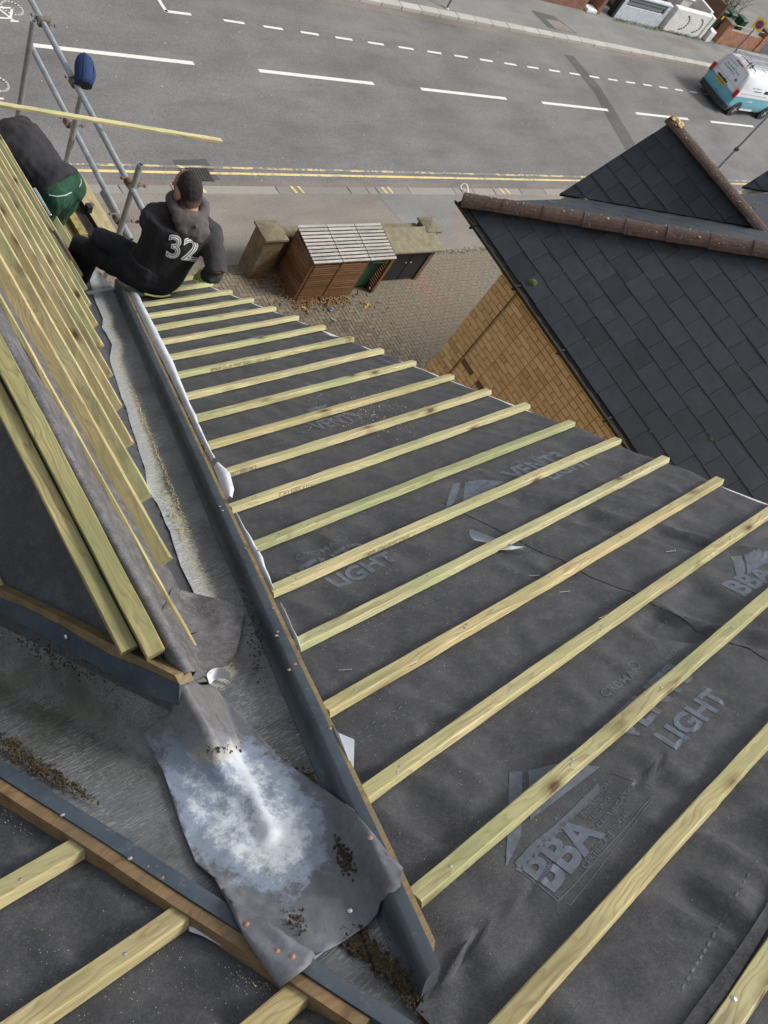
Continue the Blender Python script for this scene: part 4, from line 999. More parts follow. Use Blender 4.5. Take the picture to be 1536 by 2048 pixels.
for s_, u_ in [(1.128, .425), (.868, .495), (.612, .578)]:
    batten(RP(-3.2, s_ + .03, HB_), RP(u_, s_ + .026, HB_), N, .042, .028, parent=undl)
    for k in range(3): nail_dot(u_ - .12 - k * .3, s_ + .02, HB_ + .0288)
tag(nails.build('nail', M['nail'], und), kind='stuff')
# loose nails lying on the underlay
for (x, y, a) in [(1068, 1155, .6), (1128, 1188, .5), (1205, 1236, .15), (1350, 1152, .8), (690, 1347, .6), (1340, 1108, .5)]:
    u, s_ = us((x, y)); d = np.array([math.cos(a), 0, 0]) - S * math.sin(a); p = RP(u, s_, wr(u, s_) + .006)
    nl = MB().tube([p - d * .018, p + d * .016], .0014, 6).lathe(p + d * .016, d, [(0, .0035), (.0012, .0035)], 8)
    tag(nl.build('loose_nail', M['nail']), 'loose galvanised nail lying on the grey underlay', 'nail', 'loose nails on the underlay')
# ------------------------------------------------------------------ valley troughs (glass fibre), kerbs, trims
poly = []
foot = .055
for s_ in np.linspace(SE + .12, sR0 + .02, 26): poly.append((uR(s_) - foot, s_))
poly.append(((uR(sR0) + uL(sL0)) / 2, (sR0 + sL0) / 2 - .012))
for s_ in np.linspace(sL0 + .02, 3.2, 20): poly.append((uL(s_) + foot, s_))
inner = [hit(p, .0, hfs) for p in [(-260, 1120), (-120, 1180), (0, 1230), (68, 1262), (169, 1320), (271, 1378), (340, 1402)]]
ex_ = np.array(inner[0]) - np.array(inner[1]); inner.insert(0, tuple(np.array(inner[0]) + ex_ * (3.2 - inner[0][1]) / max(.05, ex_[1])))
poly += inner
poly.append((XR - .02, us((440, 1490))[1])); poly.append((XR + .03, us((440, 1490))[1]))
gl_px = [(420, 1350), (405, 1260), (393, 1193), (361, 1130), (340, 1062), (314, 1006), (295, 981), (289, 934), (272, 883), (251, 815), (231, 756), (219, 718), (225, 688), (204, 654), (206, 637), (187, 590), (174, 535), (150, 480)]
gl_px2 = []
for (a, b) in zip(gl_px[:-1], gl_px[1:]):
    for k in range(3):
        t = k / 3; gl_px2.append((a[0] + (b[0] - a[0]) * t + 3 * nz(a[1] * .1 + k * 2.3), a[1] + (b[1] - a[1]) * t))
gl = [hit(p, .006, hfs) for p in gl_px2]
# keep the gable-side edge monotone in s
poly += gl
poly = [(float(a), float(b)) for a, b in poly]
def inside(pt, pl):
    x, y = pt; c = False; n = len(pl)
    for i in range(n):
        (x1, y1), (x2, y2) = pl[i], pl[(i + 1) % n]
        if (y1 > y) != (y2 > y) and x < (x2 - x1) * (y - y1) / (y2 - y1) + x1: c = not c
    return c
def field(name, pl, step, hfun, mat, parent, attrs=None, jit=.0, solid=0):
    xs = [p[0] for p in pl]; ys = [p[1] for p in pl]
    pts = [Vector(p) for p in pl]; n = len(pl)
    x = min(xs)
    g = []
    y = min(ys)
    while y < max(ys):
        x = min(xs)
        while x < max(xs):
            if inside((x, y), pl): g.append(Vector((x + random.uniform(-jit, jit), y + random.uniform(-jit, jit))))
            x += step
        y += step
    vs, es, fs_, *_ = delaunay_2d_cdt(pts + g, [(i, (i + 1) % n) for i in range(n)], [list(range(n))], 1, 1e-4)
    mb = MB(); mb.v = [tuple(RP(v[0], v[1], hfun(v[0], v[1]))) for v in vs]; mb.f = [tuple(f) for f in fs_]
    me = mb.mesh(name, mat, smooth=True)
    bm = bmesh.new(); bm.from_mesh(me); bmesh.ops.recalc_face_normals(bm, faces=bm.faces)
    tot = sum((f.normal for f in bm.faces), Vector())
    if tot.dot(Vector(N)) < 0: bmesh.ops.reverse_faces(bm, faces=bm.faces)
    bm.to_mesh(me); bm.free()
    for k, fn in (attrs or {}).items():
        at = me.attributes.new(k, 'FLOAT', 'POINT'); at.data.foreach_set('value', [fn(v[0], v[1]) for v in vs])
    o = obj(name, me)
    if solid:
        m = o.modifiers.new('s', 'SOLIDIFY'); m.thickness = solid; m.offset = 1
    return kid(o, parent) if parent else o
def dist_line(p, pl):
    best = 9
    for a, b in zip(pl[:-1], pl[1:]):
        a, b = np.array(a), np.array(b); ab = b - a; t = max(0, min(1, ((np.array(p) - a) @ ab) / (ab @ ab + 1e-12))); best = min(best, np.linalg.norm(np.array(p) - a - t * ab))
    return best
glz = [q for q in gl if True][::3]
def f_white(u, s):
    if u < XR or s < 1.0: return 0.0
    d = dist_line((u, s), glz); wd = .10
    return max(0.0, 1 - d / wd) * .9
def f_saw(u, s):
    if u < XR + .1: return 0.0
    d = dist_line((u, s), glz); return math.exp(-((d - .045) / .014) ** 2) * (1 if 1.35 < s < 4.6 else .15)
def f_alg(u, s):
    if u > XR - .05: return 0.0
    p = proj(RP(u, s, hf(u, s))); a = max(0, 1 - abs((p[1] - 1355 - .42 * p[0]) / 130)); return a * (1 if p[0] < 200 else max(0, 1 - (p[0] - 200) / 120))
vt = field('valley_trough', poly, .022, lambda u, s: hf(u, s) + .004 + .0015 * nz(u * 14, s * 14), M['grp'], hs_, {'white': f_white, 'sawdust': f_saw, 'algae': f_alg}, .003)
vs_l = [hit((x - 55, y + 12), .0, hf) for x, y in gl_px2[3:]]
field('valley_underlay', [(float(a), float(b)) for a, b in ([(q_[0] + .02, q_[1]) for q_ in gl[3:]] + vs_l[::-1])], .03, lambda u, s: hf(u, s) - .001 + .0015 * nz(u * 20, s * 9), M['underlay'], hs_)
vt['label'] = 'grey glass fibre valley trough with frayed white edge'
def sweep(name, ufn, sgn, s0, s1, prof, mat, n=70, parent=None, wob=0.0, cap=True):
    rows = []
    for i in range(n + 1):
        s_ = s0 + (s1 - s0) * i / n; rows.append([RP(ufn(s_) + sgn * x + wob * nz(s_ * 3, x * 7), s_, h + wob * nz(s_ * 4, 5 + x * 9)) for x, h in prof])
    mb = MB().loft(rows, cap=cap)
    return kid(autosmooth(mb.build(name, mat), 50), parent or hs_)
trimP = [(0, .040), (0, .046), (-.024, .047), (-.033, .044), (-.038, .035), (-.042, .012), (-.047, -.005), (-.060, -.011), (-.060, -.018), (0, -.018)]
sweep('valley_trim', uR, 1, sR0, SE + .06, trimP, M['trim'], wob=.002)
timP = [(.001, .041), (.015, .039), (.017, -.01), (-.03, -.03), (-.03, .030), (.0, .036)]
sweep('kerb_timber', uR, 1, sRt, SE + .03, timP, M['oldwood'], wob=.002)
sweep('valley_trim', uL, -1, sL0, 3.2, trimP, M['trim'], wob=.002)
timPL = [(.001, .042), (.024, .040), (.027, -.01), (-.03, -.03), (-.03, .030), (.0, .036)]
sweep('kerb_timber', uL, -1, sLt, 3.2, timPL, M['oldwood'], wob=.003)
# inner kerb of the left valley, on the gable's left slope
kin = [onplane(p, PR0 + nL * .03, nL) for p in [(-260, 1078), (-120, 1140), (0, 1196), (44, 1212), (135, 1259), (217, 1310), (288, 1337), (359, 1371)]]
kin_low = [onplane(p, PR0 + nL * .02, nL) for p in [(-260, 1108), (-120, 1172), (0, 1225), (44, 1249), (135, 1300), (217, 1347), (288, 1388), (357, 1411)]]
kin_up = [onplane(p, PR0 + nL * .03, nL) for p in [(-260, 1055), (-120, 1118), (0, 1176), (44, 1196), (135, 1240), (217, 1283), (288, 1318), (352, 1350)]]
for _l in (kin, kin_low, kin_up): _l.insert(0, _l[0] + (_l[0] - _l[1]) * 4.0)
mb = MB().loft([[a, b, b - nL * .025, a - nL * .035] for a, b in zip(kin, kin_low)]); kid(mb.build('valley_trim', M['trim']), hs_)
mb = MB().loft([[a - nL * .002, b + nL * .004, b - nL * .05, a - nL * .05] for a, b in zip(kin, kin_up)]); kid(mb.build('kerb_timber', M['oldwood']), hs_)
# white turned-up underlay along the right kerb
def wstrip(px, wds, name='white_turn_up'):
    rows = []
    for i in range(len(px) - 1):
        for k in range(4):
            t = k / 4; x = px[i][0] + (px[i + 1][0] - px[i][0]) * t; y = px[i][1] + (px[i + 1][1] - px[i][1]) * t; wd = wds[i] + (wds[i + 1] - wds[i]) * t
            u, s_ = us((x, y), .03); wb = .006 * nz(s_ * 12)
            rows.append([RP(u + wd * (q - .0) + wb * q, s_, .02 + .022 * math.sin(q * 2.4 + .2) + .004 * nz(s_ * 20, q)) for q in (0, .25, .5, .75, 1)])
    mb = MB().loft(rows, cap=False, closed=False); return kid(mb.build(name, M['white_fleece'], smooth=True), hs_)
wstrip([(249, 566), (266, 600), (284, 636), (304, 680), (330, 730), (353, 778), (380, 836), (402, 880), (430, 935)], [.05, .05, .05, .055, .05, .035, .03, .02, .02])
wstrip([(427, 932), (436, 955), (447, 985), (456, 1005)], [.03, .055, .045, .015])
wstrip([(470, 1030), (490, 1075), (512, 1122), (530, 1160), (548, 1190)], [.006, .02, .024, .018, .008])
wstrip([(560, 1210), (590, 1280), (604, 1315)], [.006, .008, .004])
mb = MB(); tri = [(656, 1440), (676, 1478), (708, 1492), (707, 1548), (690, 1515), (668, 1472)]
mb.add([RP(*us(p, .03), .03 + (.02 if i in (1, 2) else .004)) for i, p in enumerate(tri)], [(0, 1, 2, 3, 4, 5)]); kid(mb.build('white_turn_up', M['white_fleece']), hs_)
for pl_ in ([(0, 1578), (45, 1605), (90, 1640), (138, 1674), (128, 1676), (80, 1646), (35, 1612), (0, 1586)], [(378, 1852), (410, 1862), (450, 1885), (478, 1905), (455, 1898), (405, 1872), (378, 1862)]):
    mb = MB(); mb.add([RP(*us(p, .016), .016) for p in pl_], [tuple(range(len(pl_)))[::-1]]); kid(mb.build('white_turn_up', M['white_fleece']), hs_)
# ------------------------------------------------------------------ cross gable: underlay, battens, ridge flap
GY1 = 5.30; XE = 2.86
DE = (XE - XR) * math.hypot(1, TQR)
def GR(y, d, h=0.0): return PR0 + Yv * y + dR * d + nR * h
def GL(y, d, h=0.0): return PR0 + Yv * y + dL * d + nL * h
yval = lambda d: us_y(d)
def us_y(d):      # where the gable side meets the main slope
    x = XR + d / math.hypot(1, TQR); z = ZRG - d * TQR / math.hypot(1, TQR); p = RP(0, 0); return p[1] + (p[2] - z) / math.tan(PITCH)
rows = []
for i in range(71):
    d = DE * i / 70; y0 = us_y(d) + .03; y0 = min(y0, 3.9)
    rows.append([GR(y0 + (GY1 - y0) * (j / 120), d, .003 * nz(d * 7, j * .3) - .003) for j in range(121)])
mb = MB().loft(rows, cap=False, closed=False); gu = kid(mb.build('gable_underlay', M['underlay'], smooth=True), hs_)
if Vector(mb.f and gu.data.polygons[50].normal).dot(Vector(nR)) < 0: gu.data.flip_normals()
rows = []
for i in range(41):
    d = 2.9 * i / 40; z = ZRG - d * TQL / math.hypot(1, TQL); p = RP(0, 0); yv_ = p[1] + (p[2] - z) / math.tan(PITCH)
    rows.append([GL(yv_ + .16 + (GY1 - yv_ - .16) * (j / 120), d, .006 * nz(d * 5, j * .25, 3) + .003) for j in range(121)])
mb = MB().loft(rows, cap=False, closed=False); gu2 = kid(mb.build('gable_underlay', M['underlay'], smooth=True), hs_)
if Vector(gu2.data.polygons[50].normal).dot(Vector(nL)) < 0: gu2.data.flip_normals()
kid(MB().prism([GR(GY1, 0, -.03), GR(GY1, DE, -.03), GL(GY1, 2.4, -.03)], -Yv * .1).build('gable_front', M['render']), hs_)
kid(MB().bbox(-.9, XE - .2, eav[1] - .2, GY1 - .12, 0, 7.2).build('gable_walls', M['ybrickmat']), hs_)
E_px = [(385, 1290), (327, 1109), (289, 981), (253, 875), (232, 801), (212, 737), (195, 679), (184, 637), (171, 597), (164, 565), (156, 539)]
rg_ = random.Random(3)
GBH = .048
for k, e in enumerate(E_px):
    if k == 0: continue
    p = onplane(e, PR0 + nR * GBH, nR); d = (p[0] - XR) * math.hypot(1, TQR)
    batten(GR(p[1], d, .004), GR(GY1 - .05, d + rg_.uniform(-.006, .006), .004), nR, .028, GBH, parent=gu)
for x, y in ((2.70, 3.86), (2.80, 4.12)):
    d = (x - XR) * math.hypot(1, TQR); batten(GR(y, d, .004), GR(GY1 - .05, d, .004), nR, .028, GBH, parent=gu)
# thin batten under the ridge flap
p = onplane(E_px[0], PR0 + nR * .02, nR); d0 = (p[0] - XR) * math.hypot(1, TQR)
batten(GR(p[1], d0, .006), GR(GY1, d0, .006), nR, .016, .017, parent=gu)
# ridge flap of underlay
def ridge_h(t):       # across the ridge: from the left slope to the right slope
    return t
rows = []
ny_ = 90
fl_end = us_y(0) + .27
for j in range(ny_ + 1):
    y = fl_end + (GY1 - fl_end) * (j / ny_) ** 1.4; row = []
    wdR = d0 - .012 + .008 * nz(y * 4, 2)
    for i in range(13):
        t = -.012 + (wdR + .012) * i / 12
        if t < 0: q_ = GL(y, -t, .010)
        else: q_ = GR(y, t, .010 + .012 * nz(y * 4, t * 9) + .005 * nz(y * 11, t * 22))
        if i == 0: q_ = PR0 + Yv * y + np.array([.006, 0, -.02])
        elif i == 1: q_ = PR0 + Yv * y + np.array([.010 + .004 * nz(y * 6), 0, .036 + .008 * nz(y * 5, 3)])
        elif i == 2: q_ = PR0 + Yv * y + np.array([.026, 0, .042 + .008 * nz(y * 4, 5)])
        elif i == 3: q_ = PR0 + Yv * y + np.array([.050, 0, .012 + .010 * nz(y * 4, 8)])
        row.append(q_)
    rows.append(row)
mb = MB().loft(rows, cap=False, closed=False); rf = kid(mb.build('ridge_underlay', M['underlay_ridge'], smooth=True), hs_)
# second strip between the thin batten and the first full one
rows = []
for j in range(ny_ + 1):
    y = us_y(d0) + .12 + (GY1 - us_y(d0) - .12) * j / ny_
    d1 = (onplane(E_px[1], PR0 + nR * .02, nR)[0] - XR) * math.hypot(1, TQR)
    rows.append([GR(y, d0 + .014 + (d1 - .02 - d0 - .014) * i / 8, .010 + .010 * nz(y * 5, i * .5)) for i in range(9)])
mb = MB().loft(rows, cap=False, closed=False); kid(mb.build('ridge_underlay', M['underlay_ridge'], smooth=True), hs_)
# loose flap hanging over the right trough
flp = [(345, 1180), (393, 1189), (450, 1199), (491, 1214), (480, 1275), (472, 1303), (457, 1332), (437, 1337), (416, 1357), (389, 1364), (358, 1352), (330, 1290), (322, 1225)]
flu = [hit(p, .022) for p in flp]
field('underlay_flap', flu, .016, lambda u, s: hf(u, s, .08) + .022 + .010 * nz(u * 16, s * 16) + .012 * max(0, nz(u * 7 + 3, s * 7)), M['underlay_ridge'], hs_)
mb = MB(); wq = [(412, 1362), (418, 1345), (440, 1336), (460, 1346), (462, 1362), (452, 1352), (436, 1352), (428, 1372)]
rows = []
for t in np.linspace(0, 1, 10):
    x = 414 + 46 * t; y = 1354 - 13 * math.sin(t * math.pi) ** .7; u, s_ = hit((x, y), .03); rows.append([RP(u, s_, hf(u, s_) + .024 + .008 * k) if k else RP(u, s_ - .012, hf(u, s_) + .012) for k in (0, 1, 2)])
kid(MB().loft(rows, cap=False, closed=False).build('white_turn_up', M['white_fleece'], smooth=True), hs_)
# stub batten on the left slope
p = onplane((14, 1166), PR0 + nL * .03, nL); dd = -(p[0] - XR) * math.hypot(1, TQL)
batten(GL(p[1], dd, .004), GL(GY1, dd, .004), nL, .045, .03, parent=gu2)
# two stout battens lying along the ridge
for (xa, ya, xb, zt, w_, h_, lb) in [(.727, .405, .775, 10.237, .044, .04, 'stout knotty batten lying along the gable ridge, uppermost of a pair'), (.690, .445, .738, 10.205, .040, .032, 'weathered batten lying below its twin beside the gable ridge')]:
    upv_ = U3_(Z * 1.0 + nL * .35)
    o = batten(np.array([xa, ya, zt]) - upv_ * h_, np.array([xb, ya + 3.0, zt]) - upv_ * h_, upv_, w_, h_, name='loose_batten', mat=M['timber']); tag(o, lb, 'batten')
# ------------------------------------------------------------------ lead saddle
sd_px = [(286, 1465), (345, 1424), (411, 1378), (432, 1380), (462, 1410), (493, 1440), (521, 1473), (563, 1520), (622, 1562), (673, 1596), (707, 1622), (749, 1672), (783, 1715), (806, 1736), (800, 1774), (762, 1804), (756, 1827), (737, 1850), (673, 1892), (648, 1905), (610, 1939), (561, 1975), (521, 1922), (487, 1871), (428, 1761), (390, 1723), (364, 1660), (341, 1588), (326, 1545), (305, 1507)]
SO = .010
pou_px = [(286, 1465), (345, 1424), (411, 1378), (440, 1386), (476, 1480), (468, 1502), (440, 1514), (385, 1508), (325, 1488)]
def ks(u, s):        # surface under the lead: trough, kerbs and slopes
    h = hf(u, s, .05)
    if s > TIP - .2:
        a = u - uR(s); b = uL(s) - u
        for x in (a, b):
            if -.1 < x: t = max(0, min(1, (x + .055) / .025)); h = max(h, -.012 + (t * t * (3 - 2 * t)) * .062)
            if x > .02: h = .05 - min(1.0, (x - .02) / .03) * .035
    return h
sdu = [hit(p, SO, ks) for p in sd_px]
c0, c1, c2 = hit((462, 1500), .02, ks), hit((505, 1590), .012, ks), hit((542, 1672), .012, ks)
cup = [hit(p, SO, ks) for p in [(330, 1485), (385, 1512), (450, 1512), (475, 1490), (470, 1460)]]
FOLDS = [(hit((430, 1765), SO, ks), hit((575, 1890), SO, ks), .009, .012), (hit((690, 1600), SO, ks), hit((790, 1790), SO, ks), .005, .012), (hit((320, 1560), SO, ks), hit((470, 1640), SO, ks), -.004, .02), (hit((580, 1600), SO, ks), hit((640, 1760), SO, ks), -.005, .02), (hit((480, 1790), SO, ks), hit((700, 1800), SO, ks), .004, .012)]
pou = [hit(p, .014, ks) for p in pou_px]; pmin = min(q_[1] for q_ in pou)
def leadh(u, s):
    h = ks(u, s) + SO
    d = dist_line((u, s), [c0, c1, c2]); h += .017 * max(0.0, 1 - d / .03) * (1 if s > c2[1] else math.exp(-((s - c2[1]) / .015) ** 2))
    for (fa, fb, fh, fw) in FOLDS: h += fh * max(0.0, 1 - dist_line((u, s), [fa, fb]) / fw)
    if s > pmin and inside((u, s), pou): dc = min(1, dist_line((u, s), pou + pou[:1]) / .02); h += .036 * math.sin(dc * 1.5708)
    return h + .006 * nz(u * 11, s * 11, 2) + .003 * nz(u * 27, s * 27, 4)
pc = us((520, 1660))
def lwhite(u, s):
    x, y = proj(RP(u, s, leadh(u, s))); d = math.hypot((x - 478 - (y - 1600) * .50) / 165, (y - 1615) / 190); v = max(0, min(.70, 1.40 - 1.15 * d)) + .28 * math.exp(-(dist_line((u, s), [c0, c1, c2]) / .014) ** 2) + .25 * math.exp(-(math.hypot((x - 560) / 70, (y - 1690) / 50)) ** 2) + .2 * math.exp(-(math.hypot((x - 520) / 30, (y - 1900) / 40)) ** 2)
    return v
ls = field('lead_saddle', sdu, .009, leadh, M['lead'], hs_, {'white': lwhite, 'pouch': lambda u, s: (min(1, dist_line((u, s), pou + pou[:1]) / .012) if inside((u, s), pou) else 0.0), 'lip': lambda u, s: math.exp(-(dist_line((u, s), pou[4:8]) / .006) ** 2)}, .002, solid=.0025)
ls['label'] = 'dull grey lead saddle with pale bloom where the valleys meet'
# copper and clout nails on the trims and lead
cn = MB()
for (x, y) in [(578, 1338), (590, 1327), (545, 1215), (555, 1262), (490, 1095), (660, 1455), (516, 1100)]: blob_n(cn, RP(*us((x, y), .05), .048), N, .0055)
cn.build('copper_nail', M['copper'], hs_).matrix_parent_inverse = Matrix.Translation(hs_.location).inverted()
cn = MB()
for (x, y) in [(740, 1680), (493, 1849), (554, 1902), (585, 1915)]:
    u, s_ = hit((x, y), SO, ks); blob_n(cn, RP(u, s_, leadh(u, s_) + .003), N, .006)
for (x, y) in [(296, 1730), (325, 1752)]: blob_n(cn, RP(*us((x, y), .05), .045), N, .0065)
cn.build('copper_nail', M['copper'], hs_).matrix_parent_inverse = Matrix.Translation(hs_.location).inverted()
cn = MB()
for (x, y) in [(131, 1274), (440, 1012), (445, 1020), (553, 1270), (125, 1628), (260, 1715), (700, 1820)]:
    if x == 131: p = onplane((x, y), PR0 + nL * .03, nL); blob_n(cn, p, nL, .006)
    else: blob_n(cn, RP(*us((x, y), .05), .0485), N, .005)
cn.build('clout_nail', M['nail'], hs_).matrix_parent_inverse = Matrix.Translation(hs_.location).inverted()
# debris: moss clods, crumbs
db = MB(); rd_ = random.Random(77)
def clod(mb, p, r):
    m = 6; base = [p + r * rd_.uniform(.6, 1.3) * np.array([math.cos(i * 1.047), math.sin(i * 1.047), 0]) for i in range(m)]; top = p + Z * r * rd_.uniform(.5, 1.2) + np.array([rd_.gauss(0, r * .3), rd_.gauss(0, r * .3), 0])
    mb.add(base + [top], [(i, (i + 1) % m, m) for i in range(m)])
def scatter(mb, px0, sx, sy, n, r, srf, slope=0.0, rmin=.0015):
    for _ in range(n):
        a = rd_.gauss(0, 1); x = px0[0] + a * sx; y = px0[1] + a * sx * slope + rd_.gauss(0, sy); u, s_ = hit((x, y), 0, srf)
        clod(mb, RP(u, s_, srf(u, s_) + .002), rd_.uniform(rmin, r))
lh = lambda u, s: leadh(u, s) + .003
tf = lambda u, s: ks(u, s) + .006
scatter(db, (705, 1875), 17, 15, 420, .0065, tf, .6, .001); scatter(db, (745, 1912), 22, 10, 420, .006, tf, .75, .001); scatter(db, (790, 1950), 20, 8, 360, .005, tf, .9, .001); scatter(db, (812, 1985), 12, 12, 160, .004, tf, .8, .001); scatter(db, (740, 1900), 40, 30, 260, .002, tf, .7, .0006)
scatter(db, (688, 1715), 10, 14, 150, .004, lh, .8, .0008); scatter(db, (590, 1840), 12, 14, 60, .0032, lh, .6, .0008); scatter(db, (440, 1500), 22, 5, 60, .004, lh, -.1)
scatter(db, (90, 1545), 45, 8, 420, .0042, tf, .55, .0006); scatter(db, (120, 1320), 55, 12, 260, .003, tf, .5, .0006); scatter(db, (20, 1490), 30, 8, 180, .004, tf, .55, .0006); scatter(db, (150, 1480), 110, 60, 300, .0016, tf, .5, .0005)
scatter(db, (515, 1290), 10, 35, 90, .0035, tf, 1.9); scatter(db, (620, 1560), 14, 8, 60, .005, tf, .8); scatter(db, (490, 1180), 8, 50, 60, .003, tf)
kid(tag(db.build('moss_debris', M['debris']), kind='stuff'), hs_)
sw = MB()
scatter(sw, (318, 915), 34, 6, 420, .0032, tf, 2.5, .001); scatter(sw, (350, 1040), 14, 10, 160, .003, tf, 2.2, .001)
def scatter_plane(mb, c, sx, sy, n, r):
    for _ in range(n):
        x, y = c[0] + rd_.gauss(0, sx), c[1] + rd_.gauss(0, sy); u, s_ = us((x, y)); 
        if (u > uR(s_) + .03 or u < uL(s_) - .03) and u < VG - .03: clod(mb, RP(u, s_, wr(u, s_) + .001), rd_.uniform(.0008, r))
scatter_plane(sw, (740, 830), 60, 25, 220, .003); scatter_plane(sw, (880, 1100), 260, 160, 400, .0014); scatter_plane(sw, (500, 1965), 30, 30, 120, .0012); scatter_plane(sw, (80, 1640), 50, 15, 120, .0014); scatter_plane(sw, (250, 1950), 160, 60, 160, .0009); scatter_plane(sw, (1000, 1400), 250, 200, 300, .0012)
kid(tag(sw.build('sawdust', M['sawdust']), kind='stuff'), hs_)
# ------------------------------------------------------------------ printed lettering on the underlay
def text_mesh(body, size=1.0, offset=0.0, extr=0.0):
    c = bpy.data.curves.new('t', 'FONT'); c.body = body; c.size = size; c.resolution_u = 3; c.offset = offset
    o = bpy.data.objects.new('t', c); COL.objects.link(o); bpy.context.view_layer.update()
    me = bpy.data.meshes.new_from_object(o.evaluated_get(bpy.context.evaluated_depsgraph_get()))
    bpy.data.objects.remove(o); return me
def subdiv(me, L):
    bm = bmesh.new(); bm.from_mesh(me); bmesh.ops.triangulate(bm, faces=bm.faces)
    for _ in range(8):
        es = [e for e in bm.edges if e.calc_length() > L]
        if not es: break
        bmesh.ops.subdivide_edges(bm, edges=es, cuts=1); bmesh.ops.triangulate(bm, faces=[f for f in bm.faces if len(f.verts) > 3])
    bm.to_mesh(me); bm.free(); return me
def dims(me):
    xs = [v.co.x for v in me.vertices]; ys = [v.co.y for v in me.vertices]; return min(xs), max(xs), min(ys), max(ys)
_vs, _fs = [], []
for _o in (und, lap):
    _b = len(_vs); _vs += [v.co.copy() for v in _o.data.vertices]; _fs += [tuple(i + _b for i in p.vertices) for p in _o.data.polygons]
RBV = BVHTree.FromPolygons(_vs, _fs)
def onroof(name, me, u0, s0, ang, mat, parent, lift=.0011, layer=0.0):
    ca, sa = math.cos(ang), math.sin(ang)
    for v in me.vertices:
        x, y = v.co.x, v.co.y; u = u0 + x * ca - y * sa; s_ = s0 + x * sa + y * ca
        h_ = RBV.ray_cast(Vector(RP(u, s_, .15)), Vector(-N))
        v.co = (h_[0] + Vector(N) * lift) if h_[0] is not None else Vector(RP(u, s_, lift))
    me.polygons.foreach_set('use_smooth', [True] * len(me.polygons)); me.materials.clear(); me.materials.append(mat); o = obj(name, me, parent)
    return o
def rtext(body, p0, p1, hgt, mat=None, name='printed_lettering', asp=None):
    """text whose baseline runs from pixel p0 to pixel p1"""
    a, b = np.array(us(p0)), np.array(us(p1)); d = b - a; L = np.linalg.norm(d); me = text_mesh(body, 1.0, .035 if hgt > .05 else .008); x0, x1, y0, y1 = dims(me)
    for v in me.vertices: v.co.x = (v.co.x - x0) * L / (x1 - x0); v.co.y = (v.co.y - y0) * hgt / (y1 - y0)
    subdiv(me, .0065); return onroof(name, me, a[0], a[1], math.atan2(d[1], d[0]), mat or M['print'], und)
def rpoly(pxs, mat=None, name='printed_mark'):
    pts = [Vector(us(p)) for p in pxs]; n = len(pts)
    mb = MB(); mb.v = [(p[0], p[1], 0) for p in pts]; mb.f = [tuple(range(n))]; me = mb.mesh(name); subdiv(me, .008); return onroof(name, me, 0, 0, 0, mat or M['print'], und)
def rline(p, q, wd, mat=None, name='printed_line'):
    a, b = np.array(us(p)), np.array(us(q)); d = (b - a) / np.linalg.norm(b - a); nn = np.array([-d[1], d[0]]) * wd / 2
    mb = MB(); mb.v = [(*(a - nn), 0), (*(b - nn), 0), (*(b + nn), 0), (*(a + nn), 0)]; mb.f = [(0, 1, 2, 3)]; me = mb.mesh(name); subdiv(me, .008); return onroof(name, me, 0, 0, 0, mat or M['printdim'], und)
def rring(c, r, wd, mat=None):
    u, s_ = us(c); n = 20; mb = MB(); mb.v = [((r + k * wd) * math.cos(t), (r + k * wd) * math.sin(t), 0) for k in (0, 1) for t in [2 * math.pi * i / n for i in range(n)]]; mb.f = [(i, (i + 1) % n, n + (i + 1) % n, n + i) for i in range(n)]
    return onroof('printed_ring', mb.mesh('printed_ring'), u, s_, 0, mat or M['printdim'], und)
# group by the middle of the slope
rtext('CROMAR', (598, 1122), (690, 1084), .028, M['printdim']); rring((684, 1074), .014, .004); rtext('®', (744, 1076), (756, 1070), .016, M['printdim'])
rtext('VENT3', (602, 1168), (752, 1102), .085); rtext('LIGHT', (676, 1176), (800, 1120), .070)
# group on the near right
rtext('CROMAR', (1212, 1400), (1286, 1345), .026, M['printdim']); rring((1268, 1331), .014, .004); rtext('®', (1322, 1250), (1340, 1236), .014, M['printdim']); rtext('®', (1338, 1322), (1356, 1306), .016, M['printdim'])
rtext('VENT3', (1262, 1490), (1392, 1352), .082); rtext('LIGHT', (1352, 1502), (1462, 1400), .066)
rtext('CROMAR', (1028, 935), (1098, 905), .03, M['printdim']); rtext('VENT3', (1036, 962), (1145, 918), .10); rtext('LIGHT', (1108, 962), (1188, 926), .08)
rtext('VENT3', (640, 862), (730, 838), .10, M['printdim']); rtext('LIGHT', (540, 905), (560, 900), .02, M['printdim'])
# certification marks
def bba(o, k=1.0):
    P = lambda x, y: (o[0] + (x - 1013) * k, o[1] + (y - 1532) * k)
    rpoly([P(1020, 1538), P(1046, 1535), P(1042, 1672), P(1012, 1734)]); rpoly([P(1058, 1534), P(1120, 1524), P(1202, 1532), P(1060, 1640)]); rpoly([P(1030, 1722), P(1060, 1690), P(1110, 1650), P(1196, 1566), P(1200, 1580), P(1040, 1745)], M['printdim'])
    rpoly([P(1030, 1738), P(1196, 1580), P(1200, 1584), P(1036, 1742)], M['printdim'])
bba((1013, 1532))
rtext('BBA', (1108, 1786), (1212, 1668), .088); rtext('APPROVAL', (1152, 1625), (1196, 1572), .011, M['printdim']); rtext('INSPECTION', (1166, 1634), (1222, 1566), .011, M['printdim']); rtext('TESTING', (1184, 1644), (1222, 1598), .011, M['printdim']); rtext('CERTIFICATION', (1200, 1656), (1276, 1570), .011, M['printdim'])
rtext('CERTIFICATE 10/4748', (1174, 1738), (1262, 1628), .015, M['printdim'])
rline((1036, 1735), (1115, 1805), .0025); rline((1115, 1805), (1310, 1590), .0025); rline((1140, 1812), (1312, 1592), .002); rline((1108, 1790), (1140, 1812), .002); rline((1225, 1545), (1310, 1590), .0025)
